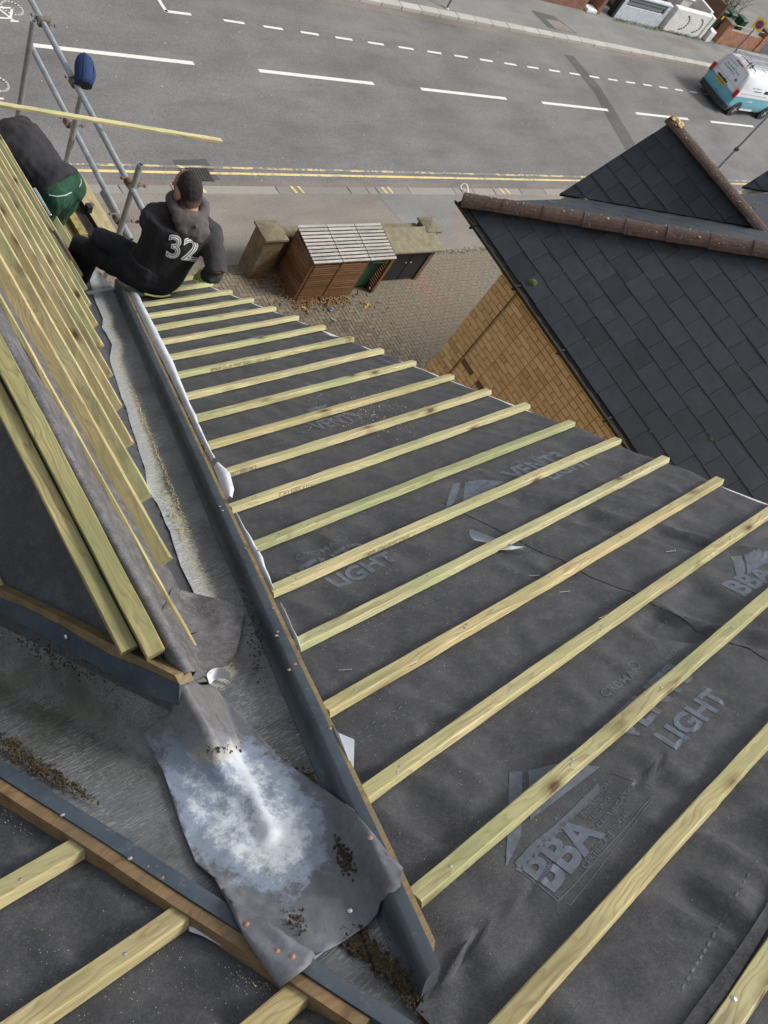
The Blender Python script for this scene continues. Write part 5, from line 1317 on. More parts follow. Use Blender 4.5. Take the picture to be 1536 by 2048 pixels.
rpoly([(905, 965), (922, 962), (908, 1008), (888, 1028)]); rpoly([(930, 964), (965, 960), (1010, 966), (925, 1008)]); rpoly([(892, 1026), (1010, 972), (1012, 980), (900, 1036)], M['printdim'])
rpoly([(1462, 1110), (1484, 1106), (1490, 1140), (1478, 1172)]); rpoly([(1490, 1106), (1536, 1098), (1560, 1110), (1494, 1150)]); rtext('BBA', (1488, 1196), (1560, 1150), .085)
for q in [[(612, 820), (655, 808), (640, 836)], [(560, 745), (590, 738), (588, 752), (562, 758)], [(495, 676), (525, 668), (545, 676), (512, 690)], [(605, 762), (650, 775), (625, 780)], [(460, 622), (490, 616), (500, 622), (470, 630)]]: rpoly(q, M['printdim'])
# dashed fold lines
def dashes(p, q, n, wd=.0035, mat=None):
    mb = MB()
    a, b = np.array(us(p)), np.array(us(q)); d = (b - a) / n; nn = np.array([-d[1], d[0]]) / np.linalg.norm(d) * wd / 2
    for i in range(n):
        x = a + d * i; y = x + d * .55
        mb.v += [(*(x - nn), 0), (*(y - nn), 0), (*(y + nn), 0), (*(x + nn), 0)]; k = len(mb.v); mb.f.append((k - 4, k - 3, k - 2, k - 1))
    me = mb.mesh('fold_dashes'); subdiv(me, .015); onroof('fold_dashes', me, 0, 0, 0, mat or M['printdim'], und)
dashes((1362, 1985), (1440, 1850), 9, .005, M['print']); dashes((1440, 1850), (1518, 1715), 9, .004)
dashes((700, 1480), (835, 1395), 10); dashes((705, 1495), (830, 1420), 9)
dashes((880, 1250), (1060, 1190), 16, .003); dashes((620, 1060), (800, 1000), 16, .003); dashes((440, 720), (540, 905), 16, .003); dashes((500, 720), (620, 900), 16, .003); dashes((380, 660), (440, 800), 14, .003); dashes((950, 1130), (1340, 980), 30, .003); dashes((730, 1260), (1020, 1130), 24, .003)
# ink stamps on battens
def stamp(body, s_, u0, u1, flip, top=True, hgt=.017):
    me = text_mesh(body); x0, x1, y0, y1 = dims(me); L = u1 - u0
    for v in me.vertices:
        x = (v.co.x - x0) / (x1 - x0); y = (v.co.y - y0) / (y1 - y0)
        if flip: x, y = 1 - x, 1 - y
        if top: v.co = RP(u0 + x * L, s_ + .019 - hgt / 2 + y * hgt, HB_ + .0262)
        else: v.co = RP(u0 + x * L, s_ - .0012, HB_ + .003 + y * hgt)
    me.materials.clear(); me.materials.append(M['stamp']); obj('batten_stamp', me, und)
ua = lambda px, s_: us(px, .02)[0]
stamp('BYKO 25x38 PNSY BS8417 2003 UC2', 2.107, ua((586, 1005), 0), ua((742, 945), 0), True, False, .018)
stamp('BS8417 2003 UC2', 2.344, 1.60, ua((525, 938), 0), False, False, .018)
stamp('BYKO 25x38 PNSY BS8417 2003 UC2', 3.353, ua((430, 742), 0), ua((545, 715), 0), False, False, .018)
stamp('PNSY BS8417 2003 UC2', 1.122, ua((845, 1352), 0), ua((1000, 1252), 0), False, False, .018)
stamp('BYKO 25x38 PNSY BS8417 2003 UC2', .618, ua((1022, 1690), 0), ua((1240, 1488), 0), True, False, .020)
stamp('BYKO 25x38 PNSY BS8417', 1.611, ua((740, 1118), 0), ua((830, 1075), 0), True, False, .016)
# ------------------------------------------------------------------ scaffold
sf = empty('scaffold', (3.45, 5.2, 0), 'galvanised tube scaffold with guard rails and rusty couplers beside the gable', 'scaffold')
def tubeo(name, pts, r, mat, parent, n=14):
    mb = MB(); pts = [np.asarray(p, float) for p in pts]; d = pts[-1] - pts[0]; d /= np.linalg.norm(d)
    ref = Z if abs(d[2]) < .9 else np.array([1.0, 0, 0]); a = np.cross(d, ref); a /= np.linalg.norm(a); b = np.cross(d, a)
    ring = lambda p, rr: [p + rr * (math.cos(t) * a + math.sin(t) * b) for t in [2 * math.pi * k / n for k in range(n)]]
    mb.loft([ring(pts[0] + d * .05, r * .82), ring(pts[0], r * .82), ring(pts[0], r), ring(pts[-1], r), ring(pts[-1], r * .82), ring(pts[-1] - d * .05, r * .82)], cap=True)
    return kid(autosmooth(mb.build(name, mat), 40), parent)
TR = .0242; ZT, ZM = 7.60, 7.15
r0, r1 = zpl((288, 424), ZT), zpl((52, -18), ZT); m0, m1 = zpl((262, 480), ZM), zpl((62, 92), ZM)
tubeo('guard_rail', [r0, r1], TR, M['galv'], sf); tubeo('guard_rail', [m0, m1], TR, M['galv'], sf)
m2, m3 = zpl((252, 470), ZM - .05), zpl((205, 385), ZM - .05); tubeo('guard_rail', [m2 + (m2 - m3) * .05, m3], TR, M['galv'], sf)
ups = [(zpl((67, 42), 7.76), 7.76), (zpl((164, 186), 7.58), 7.58), (zpl((281, 328), 7.84), 7.84)]
for p, zt in ups: tubeo('standard', [np.array([p[0], p[1], 0.0]), np.array([p[0], p[1], zt])], TR, M['galv'], sf)
def coupler(px, z, mat):
    p = zpl(px, z); cp = kid(MB().lathe(p - Yv * .03, Yv, [(0, .026), (0, .036), (.06, .036), (.06, .026)], 14).build('coupler', mat), sf)
    sgn = 1
    mb = MB(); mb.lathe(p + np.array([.055, 0, -.028]), Z, [(0, .026), (0, .034), (.056, .034), (.056, .026)], 14); mb.box(p + np.array([.03, 0, .0]), (.03, 0, 0), (0, .02, 0), (0, 0, .022)); mb.tube([p + np.array([.0, .02, .035]), p + np.array([-.075, .02, .035])], .007, 6); mb.lathe(p + np.array([-.07, .02, .035]), np.array([1.0, 0, 0]), [(0, .013), (.014, .013)], 6)
    mb.tube([p + np.array([.06, -.02, -.01]), p + np.array([.135, -.03, -.01])], .007, 6); mb.lathe(p + np.array([.112, -.028, -.01]), np.array([1.0, 0, 0]), [(0, .014), (.015, .014)], 6); mb.build('bolt', mat, cp)
for px, z, mt in [((80, 42), ZT, 'couplerg'), ((148, 165), ZT, 'couplerg'), ((136, 245), ZM, 'rust'), ((259, 366), ZT, 'rust'), ((235, 437), ZM, 'couplerg')]: coupler(px, z, M[mt])
pl0 = zpl((238, 476), 6.6)
for k in range(3):
    x0 = pl0[0] - .23 * (k + 1) + .0
    me = MB().bbox(0, .75, 0, .222, 0, .038).mesh('scaffold_board', M['plank'], bevel=.004)
    frame_obj('scaffold_board', me, np.array([x0 + .222 + rnn.uniform(-.005, .005), pl0[1] + .12 * (k == 1) - .02, 6.6]), Yv, -np.array([1.0, 0, 0]), Z, sf)
for y in (pl0[1] + .15, pl0[1] + .6): tubeo('transom', [np.array([pl0[0] - .75, y, 6.574]), np.array([pl0[0] + .02, y, 6.574])], TR, M['galv'], sf)
# gable eaves: fascia and gutter
g0 = zpl((192, 470), 7.33); gutter(g0, np.array([g0[0] - .01, GY1, 7.33]), np.array([1.0, 0, 0]), 'gutter', hs_, .055)
kid(MB().bbox(2.72, g0[0] - .062, g0[1] - .02, GY1 - .06, 7.12, 7.30).build('fascia', M['oldwood']), hs_)
kid(MB().bbox(g0[0] - .13, g0[0] - .066, g0[1] + .0, GY1 - .06, 7.301, 7.345).build('eaves_fillet', M['stain']), hs_)
gb = MB().box(g0 + np.array([.055, .25, .02]), (.02, 0, 0), (0, .025, 0), (0, 0, .03)); kid(gb.build('gutter_bracket', M['black_pvc']), hs_)
# cap hung on the standard
hp = J((168, 140), float(RH[2] @ (zpl((166, 178), 7.6) - CAM)) - .02)
cpo = empty('cap', tuple(hp), 'navy blue cap hung on top of a scaffold tube', 'cap')
rx = RH.T @ np.array([1, 0, 0]); up2 = -(RH.T @ np.array([0, 1.0, 0])); bkv = -(RH.T @ np.array([0, 0, 1.0]))
mb = MB(); rings = []
for i, t in enumerate(np.linspace(0, 1, 9)):
    yy = -.125 + .255 * t; w_ = [.062, .074, .080, .083, .082, .078, .070, .054, .022][i]; cx = .012 * math.sin(t * 3) - .004
    rings.append([hp + rx * (cx + w_ * math.cos(a) * (1 + .04 * math.sin(3 * a + i))) + up2 * (yy + .004 * math.sin(2 * a)) + bkv * (w_ * .95 * math.sin(a)) for a in [2 * math.pi * k / 16 for k in range(16)]])
o = mb.loft(rings).build('crown', M['navy'], smooth=True); kid(o, cpo)
mb = MB()
for a in (0.3, 1.35, 2.3, 3.2): mb.tube([hp + rx * (.012 * math.sin(t * 3) - .004 + w_ * 1.0 * math.cos(a)) + up2 * (-.125 + .255 * t) + bkv * (w_ * .97 * math.sin(a)) for t, w_ in zip(np.linspace(0, 1, 9), [.062, .074, .080, .083, .082, .078, .070, .054, .022])], .0022, 5)
kid(mb.build('seam', M['navyk']), cpo)
mb = MB(); mb.loft([[hp + rx * (.06 * math.cos(a) * s_ + .004) + up2 * (-.128 - .012 * (s_ - 1)) + bkv * (.06 * math.sin(a) * s_ + .055 * (s_ - 1) * 2) for a in [2 * math.pi * k / 16 for k in range(16)]] for s_ in (1.06, 1.02, .9)]); kid(mb.build('band', M['navyk']), cpo)
# long batten lying across the rails
p0, p1 = zpl((441, 284), 7.66), zpl((-40, 205), 7.74)
o = batten(p1, p0, Z, .038, .025, name='loose_batten'); tag(o, 'long clean batten lying across the scaffold guard rails', 'batten')
# hand tools on the battens
def tool(px, h, dirpx, parts, name, label, cat):
    a = onplane(px, PR0 + nR * h, nR); b = onplane(dirpx, PR0 + nR * h, nR); d = (b - a) / np.linalg.norm(b - a); sdv = np.cross(nR, d)
    e = empty(name, tuple(a), label, cat)
    for nm, t0_, t1_, w0, w1, mt, off in parts:
        mb = MB(); p, q_ = a + d * t0_ + sdv * off, a + d * t1_ + sdv * off
        mb.add([p - sdv * w0 - nR * .008, q_ - sdv * w1 - nR * .008, q_ + sdv * w1 - nR * .008, p + sdv * w0 - nR * .008, p - sdv * w0 * .7 + nR * .008, q_ - sdv * w1 * .7 + nR * .008, q_ + sdv * w1 * .7 + nR * .008, p + sdv * w0 * .7 + nR * .008], [(0, 3, 2, 1), (4, 5, 6, 7), (0, 1, 5, 4), (1, 2, 6, 5), (2, 3, 7, 6), (3, 0, 4, 7)]); kid(mb.build(nm, mt, bevel=.003), e)
tool((120, 482), GBH + .014, (136, 508), [('handle', 0, .13, .016, .013, M['toolred'], .012), ('handle', 0, .13, .010, .013, M['toolblack'], -.014), ('jaw', -.07, -.002, .008, .02, M['toolblack'], 0)], 'pliers', 'red and black handled cutters lying on the gable battens', 'tool')
tool((70, 378), GBH + .014, (84, 402), [('grip', 0, .16, .018, .015, M['toolblue'], 0), ('blade', .162, .24, .009, .003, M['nail'], 0)], 'knife', 'steel blue utility knife lying on the gable battens', 'tool')
# ------------------------------------------------------------------ people
def ellring(c, a, b, n=16): return [c + math.cos(t) * a + math.sin(t) * b for t in [2 * math.pi * k / n for k in range(n)]]
def limb(mb, pts, rad, n=14, ends=True):
    pts = [np.asarray(p, float) for p in pts]; rings = []
    P, R_ = [], []
    for i in range(len(pts) - 1):
        for k in range(4): t = k / 4; P.append(pts[i] * (1 - t) + pts[i + 1] * t); R_.append(rad[i] * (1 - t) + rad[i + 1] * t)
    P.append(pts[-1]); R_.append(rad[-1])
    if ends:
        d0_ = (P[0] - P[1]) / np.linalg.norm(P[0] - P[1]); d1_ = (P[-1] - P[-2]) / np.linalg.norm(P[-1] - P[-2])
        P = [P[0] + d0_ * R_[0] * .8, P[0] + d0_ * R_[0] * .5] + P + [P[-1] + d1_ * R_[-1] * .5, P[-1] + d1_ * R_[-1] * .8]; R_ = [R_[0] * .35, R_[0] * .8] + R_ + [R_[-1] * .8, R_[-1] * .35]
    mb.tube(P, R_, n)
def ellipsoid(mb, c, ax, ay, az, n=14, m=9):
    c = np.asarray(c, float); rings = []
    for i in range(m + 1):
        t = -math.pi / 2 + math.pi * (i + .02) / (m + .04) * 1.0; r = max(.03, math.cos(t)); rings.append([c + az * math.sin(t) + r * (math.cos(p) * ax + math.sin(p) * ay) for p in [2 * math.pi * k / n for k in range(n)]])
    mb.loft(rings)
def blend(mb, name, mat, vox=.012, smooth=6, parent=None, folds=0, fs=18):
    me = mb.mesh(name); bm = bmesh.new(); bm.from_mesh(me); bmesh.ops.recalc_face_normals(bm, faces=bm.faces); bm.to_mesh(me); bm.free()
    o = bpy.data.objects.new('tmp', me); COL.objects.link(o)
    r = o.modifiers.new('r', 'REMESH'); r.mode = 'VOXEL'; r.voxel_size = vox; s_ = o.modifiers.new('s', 'SMOOTH'); s_.iterations = smooth; s_.factor = .6
    bpy.context.view_layer.update(); me2 = bpy.data.meshes.new_from_object(o.evaluated_get(bpy.context.evaluated_depsgraph_get())); bpy.data.objects.remove(o)
    me2.name = name; me2.materials.clear(); me2.materials.append(mat)
    if folds:
        ns = [v.normal.copy() for v in me2.vertices]
        for v, nn in zip(me2.vertices, ns):
            c = v.co; f = noise.noise(Vector((c.x * fs, c.y * fs, c.z * fs * .55))) + .5 * noise.noise(Vector((c.x * fs * 2.1, c.y * fs * 2.1 + 7, c.z * fs * 1.2))); v.co += nn * f * folds
    me2.polygons.foreach_set('use_smooth', [True] * len(me2.polygons)); me2.update()
    o = obj(name, me2)
    return kid(o, parent) if parent else o
def jl(px, frm, L, far=True):      # point on the sight line of px at distance L from frm
    d = ray(px); o = CAM - frm; b = d @ o; c = o @ o - L * L; disc = b * b - c
    if disc < 0: t = -b
    else: t = -b + math.sqrt(disc) * (1 if far else -1)
    return CAM + d * t
def fingers(mb, wrist, d, side, nrm, sc=1.0, curl=.6):
    d, side, nrm = [q / np.linalg.norm(q) for q in (d, side, nrm)]
    palm = wrist + d * .05 * sc; mb.box(palm, d * .045 * sc, side * .04 * sc, nrm * .014 * sc)
    for k, (o_, L) in enumerate([(-.03, .062), (-.010, .075), (.011, .07), (.031, .055)]):
        b0 = wrist + d * .09 * sc + side * o_ * sc; b1 = b0 + (d * math.cos(curl * .5) - nrm * math.sin(curl * .5)) * L * .5 * sc; b2_ = b1 + (d * math.cos(curl * 1.4) - nrm * math.sin(curl * 1.4)) * L * .5 * sc
        limb(mb, [b0, b1, b2_], [.0095 * sc, .009 * sc, .008 * sc], 8)
    t0_ = wrist + d * .03 * sc - side * .04 * sc; limb(mb, [t0_, t0_ + d * .03 * sc - side * .02 * sc, t0_ + d * .06 * sc - side * .02 * sc - nrm * .01], [.011 * sc, .010 * sc, .009 * sc], 8)
def head(c, F, Lf, U, parent, mats, beard=True, short=True):
    mb = MB(); ellipsoid(mb, c + U * .02, Lf * .074, F * .094, U * .105); ellipsoid(mb, c + F * .03 - U * .055, Lf * .055, F * .062, U * .062); ellipsoid(mb, c + F * .10 - U * .01, Lf * .013, F * .02, U * .026)
    for e in (-1, 1): ellipsoid(mb, c + Lf * .080 * e - U * .008 - F * .005, Lf * .016, F * .024, U * .036, 10, 7)
    for e in (-1, 1): ellipsoid(mb, c + Lf * .033 * e + F * .085 + U * .025, Lf * .02, F * .012, U * .008, 8, 5)
    ellipsoid(mb, c + F * .088 - U * .062, Lf * .025, F * .01, U * .010, 8, 5)
    limb(mb, [c - U * .05 - F * .015, c - U * .17 - F * .03], [.056, .06]); hd = blend(mb, 'head', M['skin'], .007, 4, parent)
    mb = MB(); ellipsoid(mb, c + U * .025 - F * .016, Lf * .0765, F * .0875, U * .1035); ellipsoid(mb, c - U * .03 - F * .038, Lf * .066, F * .052, U * .062)
    hr_ = kid(blend(mb, 'hair', M['hair'], .006, 2, None, .0025, 140), parent); at_ = hr_.data.attributes.new('fade', 'FLOAT', 'POINT'); at_.data.foreach_set('value', [float(max(0.0, min(1.0, (-((np.array(v.co) - c) @ U) + .005) / .075))) for v in hr_.data.vertices])
    if beard:
        mb = MB(); ellipsoid(mb, c + F * .042 - U * .078, Lf * .060, F * .056, U * .046); ellipsoid(mb, c + F * .0 - U * .03 + Lf * .06, Lf * .012, F * .016, U * .04); ellipsoid(mb, c + F * .0 - U * .03 - Lf * .06, Lf * .012, F * .016, U * .04); kid(blend(mb, 'beard', M['hair'], .007, 3, None, .002, 90), parent)
    for e in (-1, 1):
        mb = MB(); ellipsoid(mb, c + Lf * .031 * e + F * .088 + U * .012, Lf * .011, F * .008, U * .007, 8, 5); kid(mb.build('eye', M['dark']), parent)
    return hd
def U3(v): v = np.asarray(v, float); return v / np.linalg.norm(v)
# the man sitting at the eaves
B0 = roofp((302, 575), .04); F = U3((.34, .94, 0)); Lf = U3((-.94, .34, 0))
man = empty('person', tuple(B0), 'person in black hooded top numbered 32 reclining at the eaves on one arm', 'person')
pel = B0 + np.array([.0, .03, .11]); wai = B0 + np.array([.045, .03, .27]); che = B0 + np.array([.09, .045, .42]); nek = B0 + np.array([.115, .075, .565])
Lsh = nek + Lf * .175 + Z * -.075; Rsh = nek - Lf * .185 + Z * -.115
Lel = jl((300, 448), Lsh, .22, True); Lwr = Lel + U3(ray((318, 462)) + np.array([.1, 0, -.2])) * .22
Rhd = roofp((384, 556), .055); Rel = jl((434, 545), Rsh, .31, False)
if np.linalg.norm(Rel - Rhd) > .3: Rhd = Rel + U3(Rhd - Rel) * .27
hipL, hipR = pel + Lf * .09, pel - Lf * .085
knL = jl((160, 492), hipL, .45, True); knR = jl((200, 474), hipR, .44, True)
anL = knL + U3((-.05, .1, -1)) * .42; anR = knR + U3((-.02, .16, -1)) * .42
Ub = U3(nek - pel)
def torso(mb, g=0.0, low=True):
    sec = [(pel - Z * .06, .165, .115), (pel, .185, .14), (wai, .17, .125), ((wai + che) / 2, .18, .135), (che, .21, .14), ((che + nek) / 2 + Z * .02, .20, .125), (nek - Z * .055, .15, .095), (nek, .08, .075)]
    if not low: sec = sec[1:]
    mb.loft([ellring(c, Lf * (a + g), F * (b + g)) for c, a, b in sec])
# body: one continuous skin under the clothes
mb = MB(); torso(mb, -.04); limb(mb, [hipL, knL, anL], [.08, .052, .038]); limb(mb, [hipR, knR, anR], [.08, .052, .038]); limb(mb, [Lsh, Lel, Lwr], [.05, .036, .026]); limb(mb, [Rsh, Rel, Rhd], [.05, .036, .026])
for an in (anL, anR): limb(mb, [an - Z * .03, an + F * .16 - Z * .07], [.035, .03])
limb(mb, [nek - Z * .03, nek + np.array([0.01, .03, .08])], [.055, .05]); fingers(mb, Rhd - U3(Rhd - Rel) * .03, U3(Rhd - Rel), U3(np.cross(N, U3(Rhd - Rel))), N, .92, .5); fingers(mb, Lwr, U3((-.05, .9, -.25)), U3((-1, 0, 0)), Z, 1, .9)
blend(mb, 'body', M['skin'], .011, 3, man)
mb = MB(); torso(mb, .012, True); limb(mb, [nek + Lf * .05 - Z * .06, Lsh, Lel, Lel + (Lwr - Lel) * .9], [.085, .078, .066, .05]); limb(mb, [nek - Lf * .05 - Z * .07, Rsh, Rel, Rel + (Rhd - Rel) * .75], [.085, .080, .070, .046])
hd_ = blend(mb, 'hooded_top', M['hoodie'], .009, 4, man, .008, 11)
me = hd_.data; at = me.attributes.new('fade', 'FLOAT', 'POINT')
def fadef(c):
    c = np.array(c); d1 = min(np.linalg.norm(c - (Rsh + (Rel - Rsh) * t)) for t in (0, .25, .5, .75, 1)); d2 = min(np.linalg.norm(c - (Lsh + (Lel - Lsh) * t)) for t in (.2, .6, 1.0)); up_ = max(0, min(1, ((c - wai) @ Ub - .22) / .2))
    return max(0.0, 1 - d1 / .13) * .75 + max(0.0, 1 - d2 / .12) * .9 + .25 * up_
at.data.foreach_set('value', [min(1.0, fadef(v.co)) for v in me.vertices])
mb = MB(); limb(mb, [hipL - F * .02, (hipL + knL) / 2, knL, anL], [.108, .088, .068, .056]); limb(mb, [hipR - F * .02, (hipR + knR) / 2, knR, anR], [.10, .08, .063, .054]); mb.loft([ellring(c, Lf * a, F * b) for c, a, b in [(pel - Z * .105, .12, .10), (pel - Z * .06, .178, .135), (pel + Z * .05, .19, .14), (pel + Z * .11, .17, .12)]])
ellipsoid(mb, (hipL + knL) / 2 + Z * .01 - F * .0 + Lf * .07, Lf * .03, F * .09, Z * .07)
blend(mb, 'trousers', M['trouser'], .010, 3, man, .010, 15)
mb = MB()
for an in (anL, anR): limb(mb, [an - Z * .02, an - Z * .075], [.052, .05]); limb(mb, [an - Z * .075 - F * .03, an - Z * .08 + F * .19], [.048, .042])
blend(mb, 'boots', M['boot'], .011, 3, man)
hc = nek + np.array([-.012, .035, .118]); Fh = U3((-.10, .93, -.38)); Lh = U3(np.cross(Z, Fh)); Uh = np.cross(Fh, Lh)
head(hc, Fh, Lh, Uh, man, M)
# hood lying on the back
mb = MB()
ringp = [nek + Z * (.042 + .02 * math.cos(t)) + (F * math.cos(t) * .085 + Lf * math.sin(t) * .10) for t in np.linspace(.5, 2 * math.pi - .5, 15)]
mb.tube(ringp, [.030] + [.038] * 13 + [.030], 10)
for (x, y, z_, a, b, c) in [(-.01, -.09, .01, .118, .048, .06), (-.03, -.118, -.03, .108, .042, .055), (-.05, -.128, -.068, .07, .034, .045)]: ellipsoid(mb, nek + Lf * x + F * y + Z * z_, Lf * a, F * b, U3(Z + F * .25) * c)
mb.tube([nek + F * (-.15) - Lf * .03 + Z * (.03 - .02 * k) + F * .006 * k for k in range(6)], .006, 6)
hood = blend(mb, 'hood', M['hood'], .008, 4, man, .008, 17)
# number on the back, laid onto the cloth
bv = BVHTree.FromPolygons([v.co.copy() for v in hd_.data.vertices], [tuple(p.vertices) for p in hd_.data.polygons])
tc_ = J((366, 496), float(RH[2] @ (che - CAM)) - .3)
def backtext(body, off, wd, hgt, rot, mat, lift):
    me = text_mesh(body, 1.0, off); x0, x1, y0, y1 = dims(text_mesh(body)); subdiv(me, .12)
    rgt = RH.T @ np.array([math.cos(rot), math.sin(rot), 0]); upx = RH.T @ np.array([math.sin(rot), -math.cos(rot), 0]); fw = RH.T @ np.array([0, 0, 1.0])
    for v in me.vertices:
        x = ((v.co.x - x0) / (x1 - x0) - .5) * wd; y = ((v.co.y - y0) / (y1 - y0) - .5) * hgt; o = tc_ + rgt * x + upx * y; fw = U3(o - CAM); h_ = bv.ray_cast(Vector(o), Vector(fw))
        v.co = (h_[0] + h_[1] * lift) if h_[0] is not None else Vector(o + fw * .3)
    me.materials.clear(); me.materials.append(mat); o = obj('back_number', me); return kid(o, man)
backtext('32', .03, .172, .125, .16, M['numwhite'], .004); backtext('32', -.004, .172, .125, .16, M['hoodie'], .0055); backtext('32', -.022, .172, .125, .16, M['numwhite'], .007)
# glove
mb = MB(); gd = U3(Rhd - Rel); fingers(mb, Rhd - gd * .03, gd, U3(np.cross(N, gd)), N, 1.12, .5); limb(mb, [Rhd - gd * .05, Rhd + gd * .03], [.045, .045]); blend(mb, 'glove', M['hivis'], .006, 2, man)
mb = MB(); mb.tube([pel + Lf * a * 1.03 - F * b - Z * (.045 + .01 * math.cos(a * 9)) for a, b in [(-.10, .128), (-.05, .148), (0, .152), (.06, .146)]], .006, 6); kid(mb.build('shirt_hem', M['hivis']), man)
# the man bending over the gable eaves
Q0 = zpl((117, 372), 7.78)
wk = empty('person', (Q0[0], Q0[1], 6.64), 'person in black jumper and green trousers bent over the gable eaves', 'person')
FW = U3((-.42, .9, 0)); LW = U3((-.9, -.42, 0))
hp_ = Q0 - Z * .03; shd = Q0 + FW * .46 + Z * .06
h1, h2 = hp_ + LW * .09, hp_ - LW * .09; k1, k2 = h1 + FW * .10 - Z * .43, h2 + FW * .06 - Z * .44; a1, a2 = np.array([k1[0], k1[1] - .06, 6.74]), np.array([k2[0], k2[1] - .1, 6.74])
sL, sR = shd + LW * .18, shd - LW * .18; eL, eR = sL + FW * .1 - Z * .26, sR + FW * .12 - Z * .25; wL, wR = eL + FW * .22 - Z * .08, eR + FW * .2 - Z * .08
Wn = U3(Z - FW * .1)
def torsoW(mb, g): mb.loft([ellring(c, LW * (a + g), Wn * (b + g)) for c, a, b in [(hp_ - FW * .0, .14, .12), (hp_ + FW * .06 + Z * .01, .175, .145), (Q0 + FW * .2 + Z * .04, .175, .13), (Q0 + FW * .34 + Z * .07, .19, .135), (shd, .19, .115), (shd + FW * .06, .11, .08)]])
mb = MB(); torsoW(mb, -.05); limb(mb, [h1, k1, a1], [.065, .05, .038]); limb(mb, [h2, k2, a2], [.065, .05, .038]); limb(mb, [sL, eL, wL], [.05, .036, .026]); limb(mb, [sR, eR, wR], [.05, .036, .026]); limb(mb, [shd, shd + FW * .14], [.055, .05])
for w__ in (wL, wR): fingers(mb, w__, FW, LW, Z, 1, .6)
for a_ in (a1, a2): limb(mb, [a_, a_ + FW * .16 - Z * .03], [.035, .03])
blend(mb, 'body', M['skin'], .012, 3, wk)
mb = MB(); mb.loft([ellring(c, LW * a, Wn * b) for c, a, b in [(hp_ - FW * .03 + Z * .02, .188, .15), (hp_ + FW * .0 + Z * .02, .194, .166), (hp_ + FW * .1 + Z * .03, .176, .148), (Q0 + FW * .22 + Z * .06, .178, .148), (Q0 + FW * .36 + Z * .085, .20, .15), (shd + Z * .0, .195, .125), (shd + FW * .07, .11, .09)]]); limb(mb, [shd + LW * .06, sL, eL, wL], [.09, .08, .066, .048]); limb(mb, [shd - LW * .06, sR, eR, wR], [.09, .08, .066, .048])
blend(mb, 'jumper', M['jumper'], .010, 4, wk, .010, 10)
mb = MB(); mb.loft([ellring(c, LW * a, Wn * b) for c, a, b in [(hp_ - FW * .10, .09, .07), (hp_ - FW * .07, .15, .12), (hp_ - FW * .02, .18, .145), (hp_ + FW * .05, .186, .156)]]); ellipsoid(mb, h1 - FW * .045 + Z * .02, LW * .102, FW * .10, Z * .115); ellipsoid(mb, h2 - FW * .045 + Z * .02, LW * .102, FW * .10, Z * .115); ellipsoid(mb, hp_ - FW * .05 - Z * .02, LW * .09, FW * .075, Z * .11); limb(mb, [h1 - FW * .02, k1, a1], [.115, .085, .066]); limb(mb, [h2 - FW * .02, k2, a2], [.115, .085, .066]); tr_ = blend(mb, 'trousers', M['greent'], .009, 3, wk, .009, 15)
bv2 = BVHTree.FromPolygons([v.co.copy() for v in tr_.data.vertices], [tuple(p.vertices) for p in tr_.data.polygons])
for line in ([(98, 390), (114, 393), (132, 390), (146, 382)], [(158, 374), (162, 366), (161, 356)]):
    pts = []
    for p, r_ in zip(line[:-1], line[1:]):
        for k in range(4):
            x = p[0] + (r_[0] - p[0]) * k / 4; y = p[1] + (r_[1] - p[1]) * k / 4; h_ = bv2.ray_cast(Vector(CAM), Vector(ray((x, y))))
            if h_[0] is not None: pts.append(np.array(h_[0]) + np.array(h_[1]) * .003)
    if len(pts) > 2: kid(MB().tube(pts, .0035, 6).build('piping', M['piping']), wk)
mb = MB()
for a_ in (a1, a2): limb(mb, [a_ - FW * .03 - Z * .02, a_ + FW * .18 - Z * .05], [.05, .045]); limb(mb, [a_ + Z * .05, a_ - Z * .04], [.055, .05])
blend(mb, 'boots', M['boot'], .012, 3, wk)
head(shd + FW * .2 - Z * .02, U3(FW * .6 - Z * .8), LW, U3(FW * .8 + Z * .6), wk, M, False)
# ------------------------------------------------------------------ parked van
VA, VC = 39.3, 18.55            # rear bumper position along the road, centre line across it
van = empty('van', RW(VA + 2.4, VC, RZ), 'white and turquoise van with ladders on its roof rack', 'van')
VX, VY = RD, RN
def VP(x, y, z): return RW(VA, VC, RZ) + VX * x + VY * y + Z * z
def hw(z):   # half width at height z
    return float(np.interp(z, [.25, .45, .75, 1.05, 1.3, 1.6, 1.82, 1.92, 1.97], [.86, .93, .95, .945, .92, .85, .76, .66, .50]))
def rearx(z): return float(np.interp(z, [.25, .5, .9, 1.1, 1.5, 1.85, 1.97], [.10, .03, .03, .06, .12, .20, .30]))
def frontx(z): return float(np.interp(z, [.25, .5, .9, 1.1, 1.5, 1.85, 1.97], [4.80, 4.88, 4.70, 4.05, 3.45, 2.95, 2.75]))
def vsec(z):
    a, b, h_ = rearx(z), frontx(z), hw(z); c = .10
    pts = [(a + c * .2, -h_ + c), (a, -h_ * .6), (a, h_ * .6), (a + c * .2, h_ - c), (a + c, h_), (1.5, h_ + .005), (3.2, h_ + .0), (b - .5, h_ * .96), (b - .1, h_ * .7), (b, 0), (b - .1, -h_ * .7), (b - .5, -h_ * .96), (3.2, -h_), (1.5, -h_ - .005), (a + c, -h_)]
    return [VP(x, y, z) for x, y in pts]
def vbody(name, zs, mat): o = MB().loft([vsec(z) for z in zs]).build(name, mat); autosmooth(o, 50); return kid(o, van)
lower = vbody('lower_body', [.28, .34, .45, .6, .75, .9, .97], M['vanblue']); upper = vbody('upper_body', [.972, 1.05, 1.2, 1.4, 1.6, 1.75, 1.85, 1.92, 1.955, 1.97], M['vanwhite'])
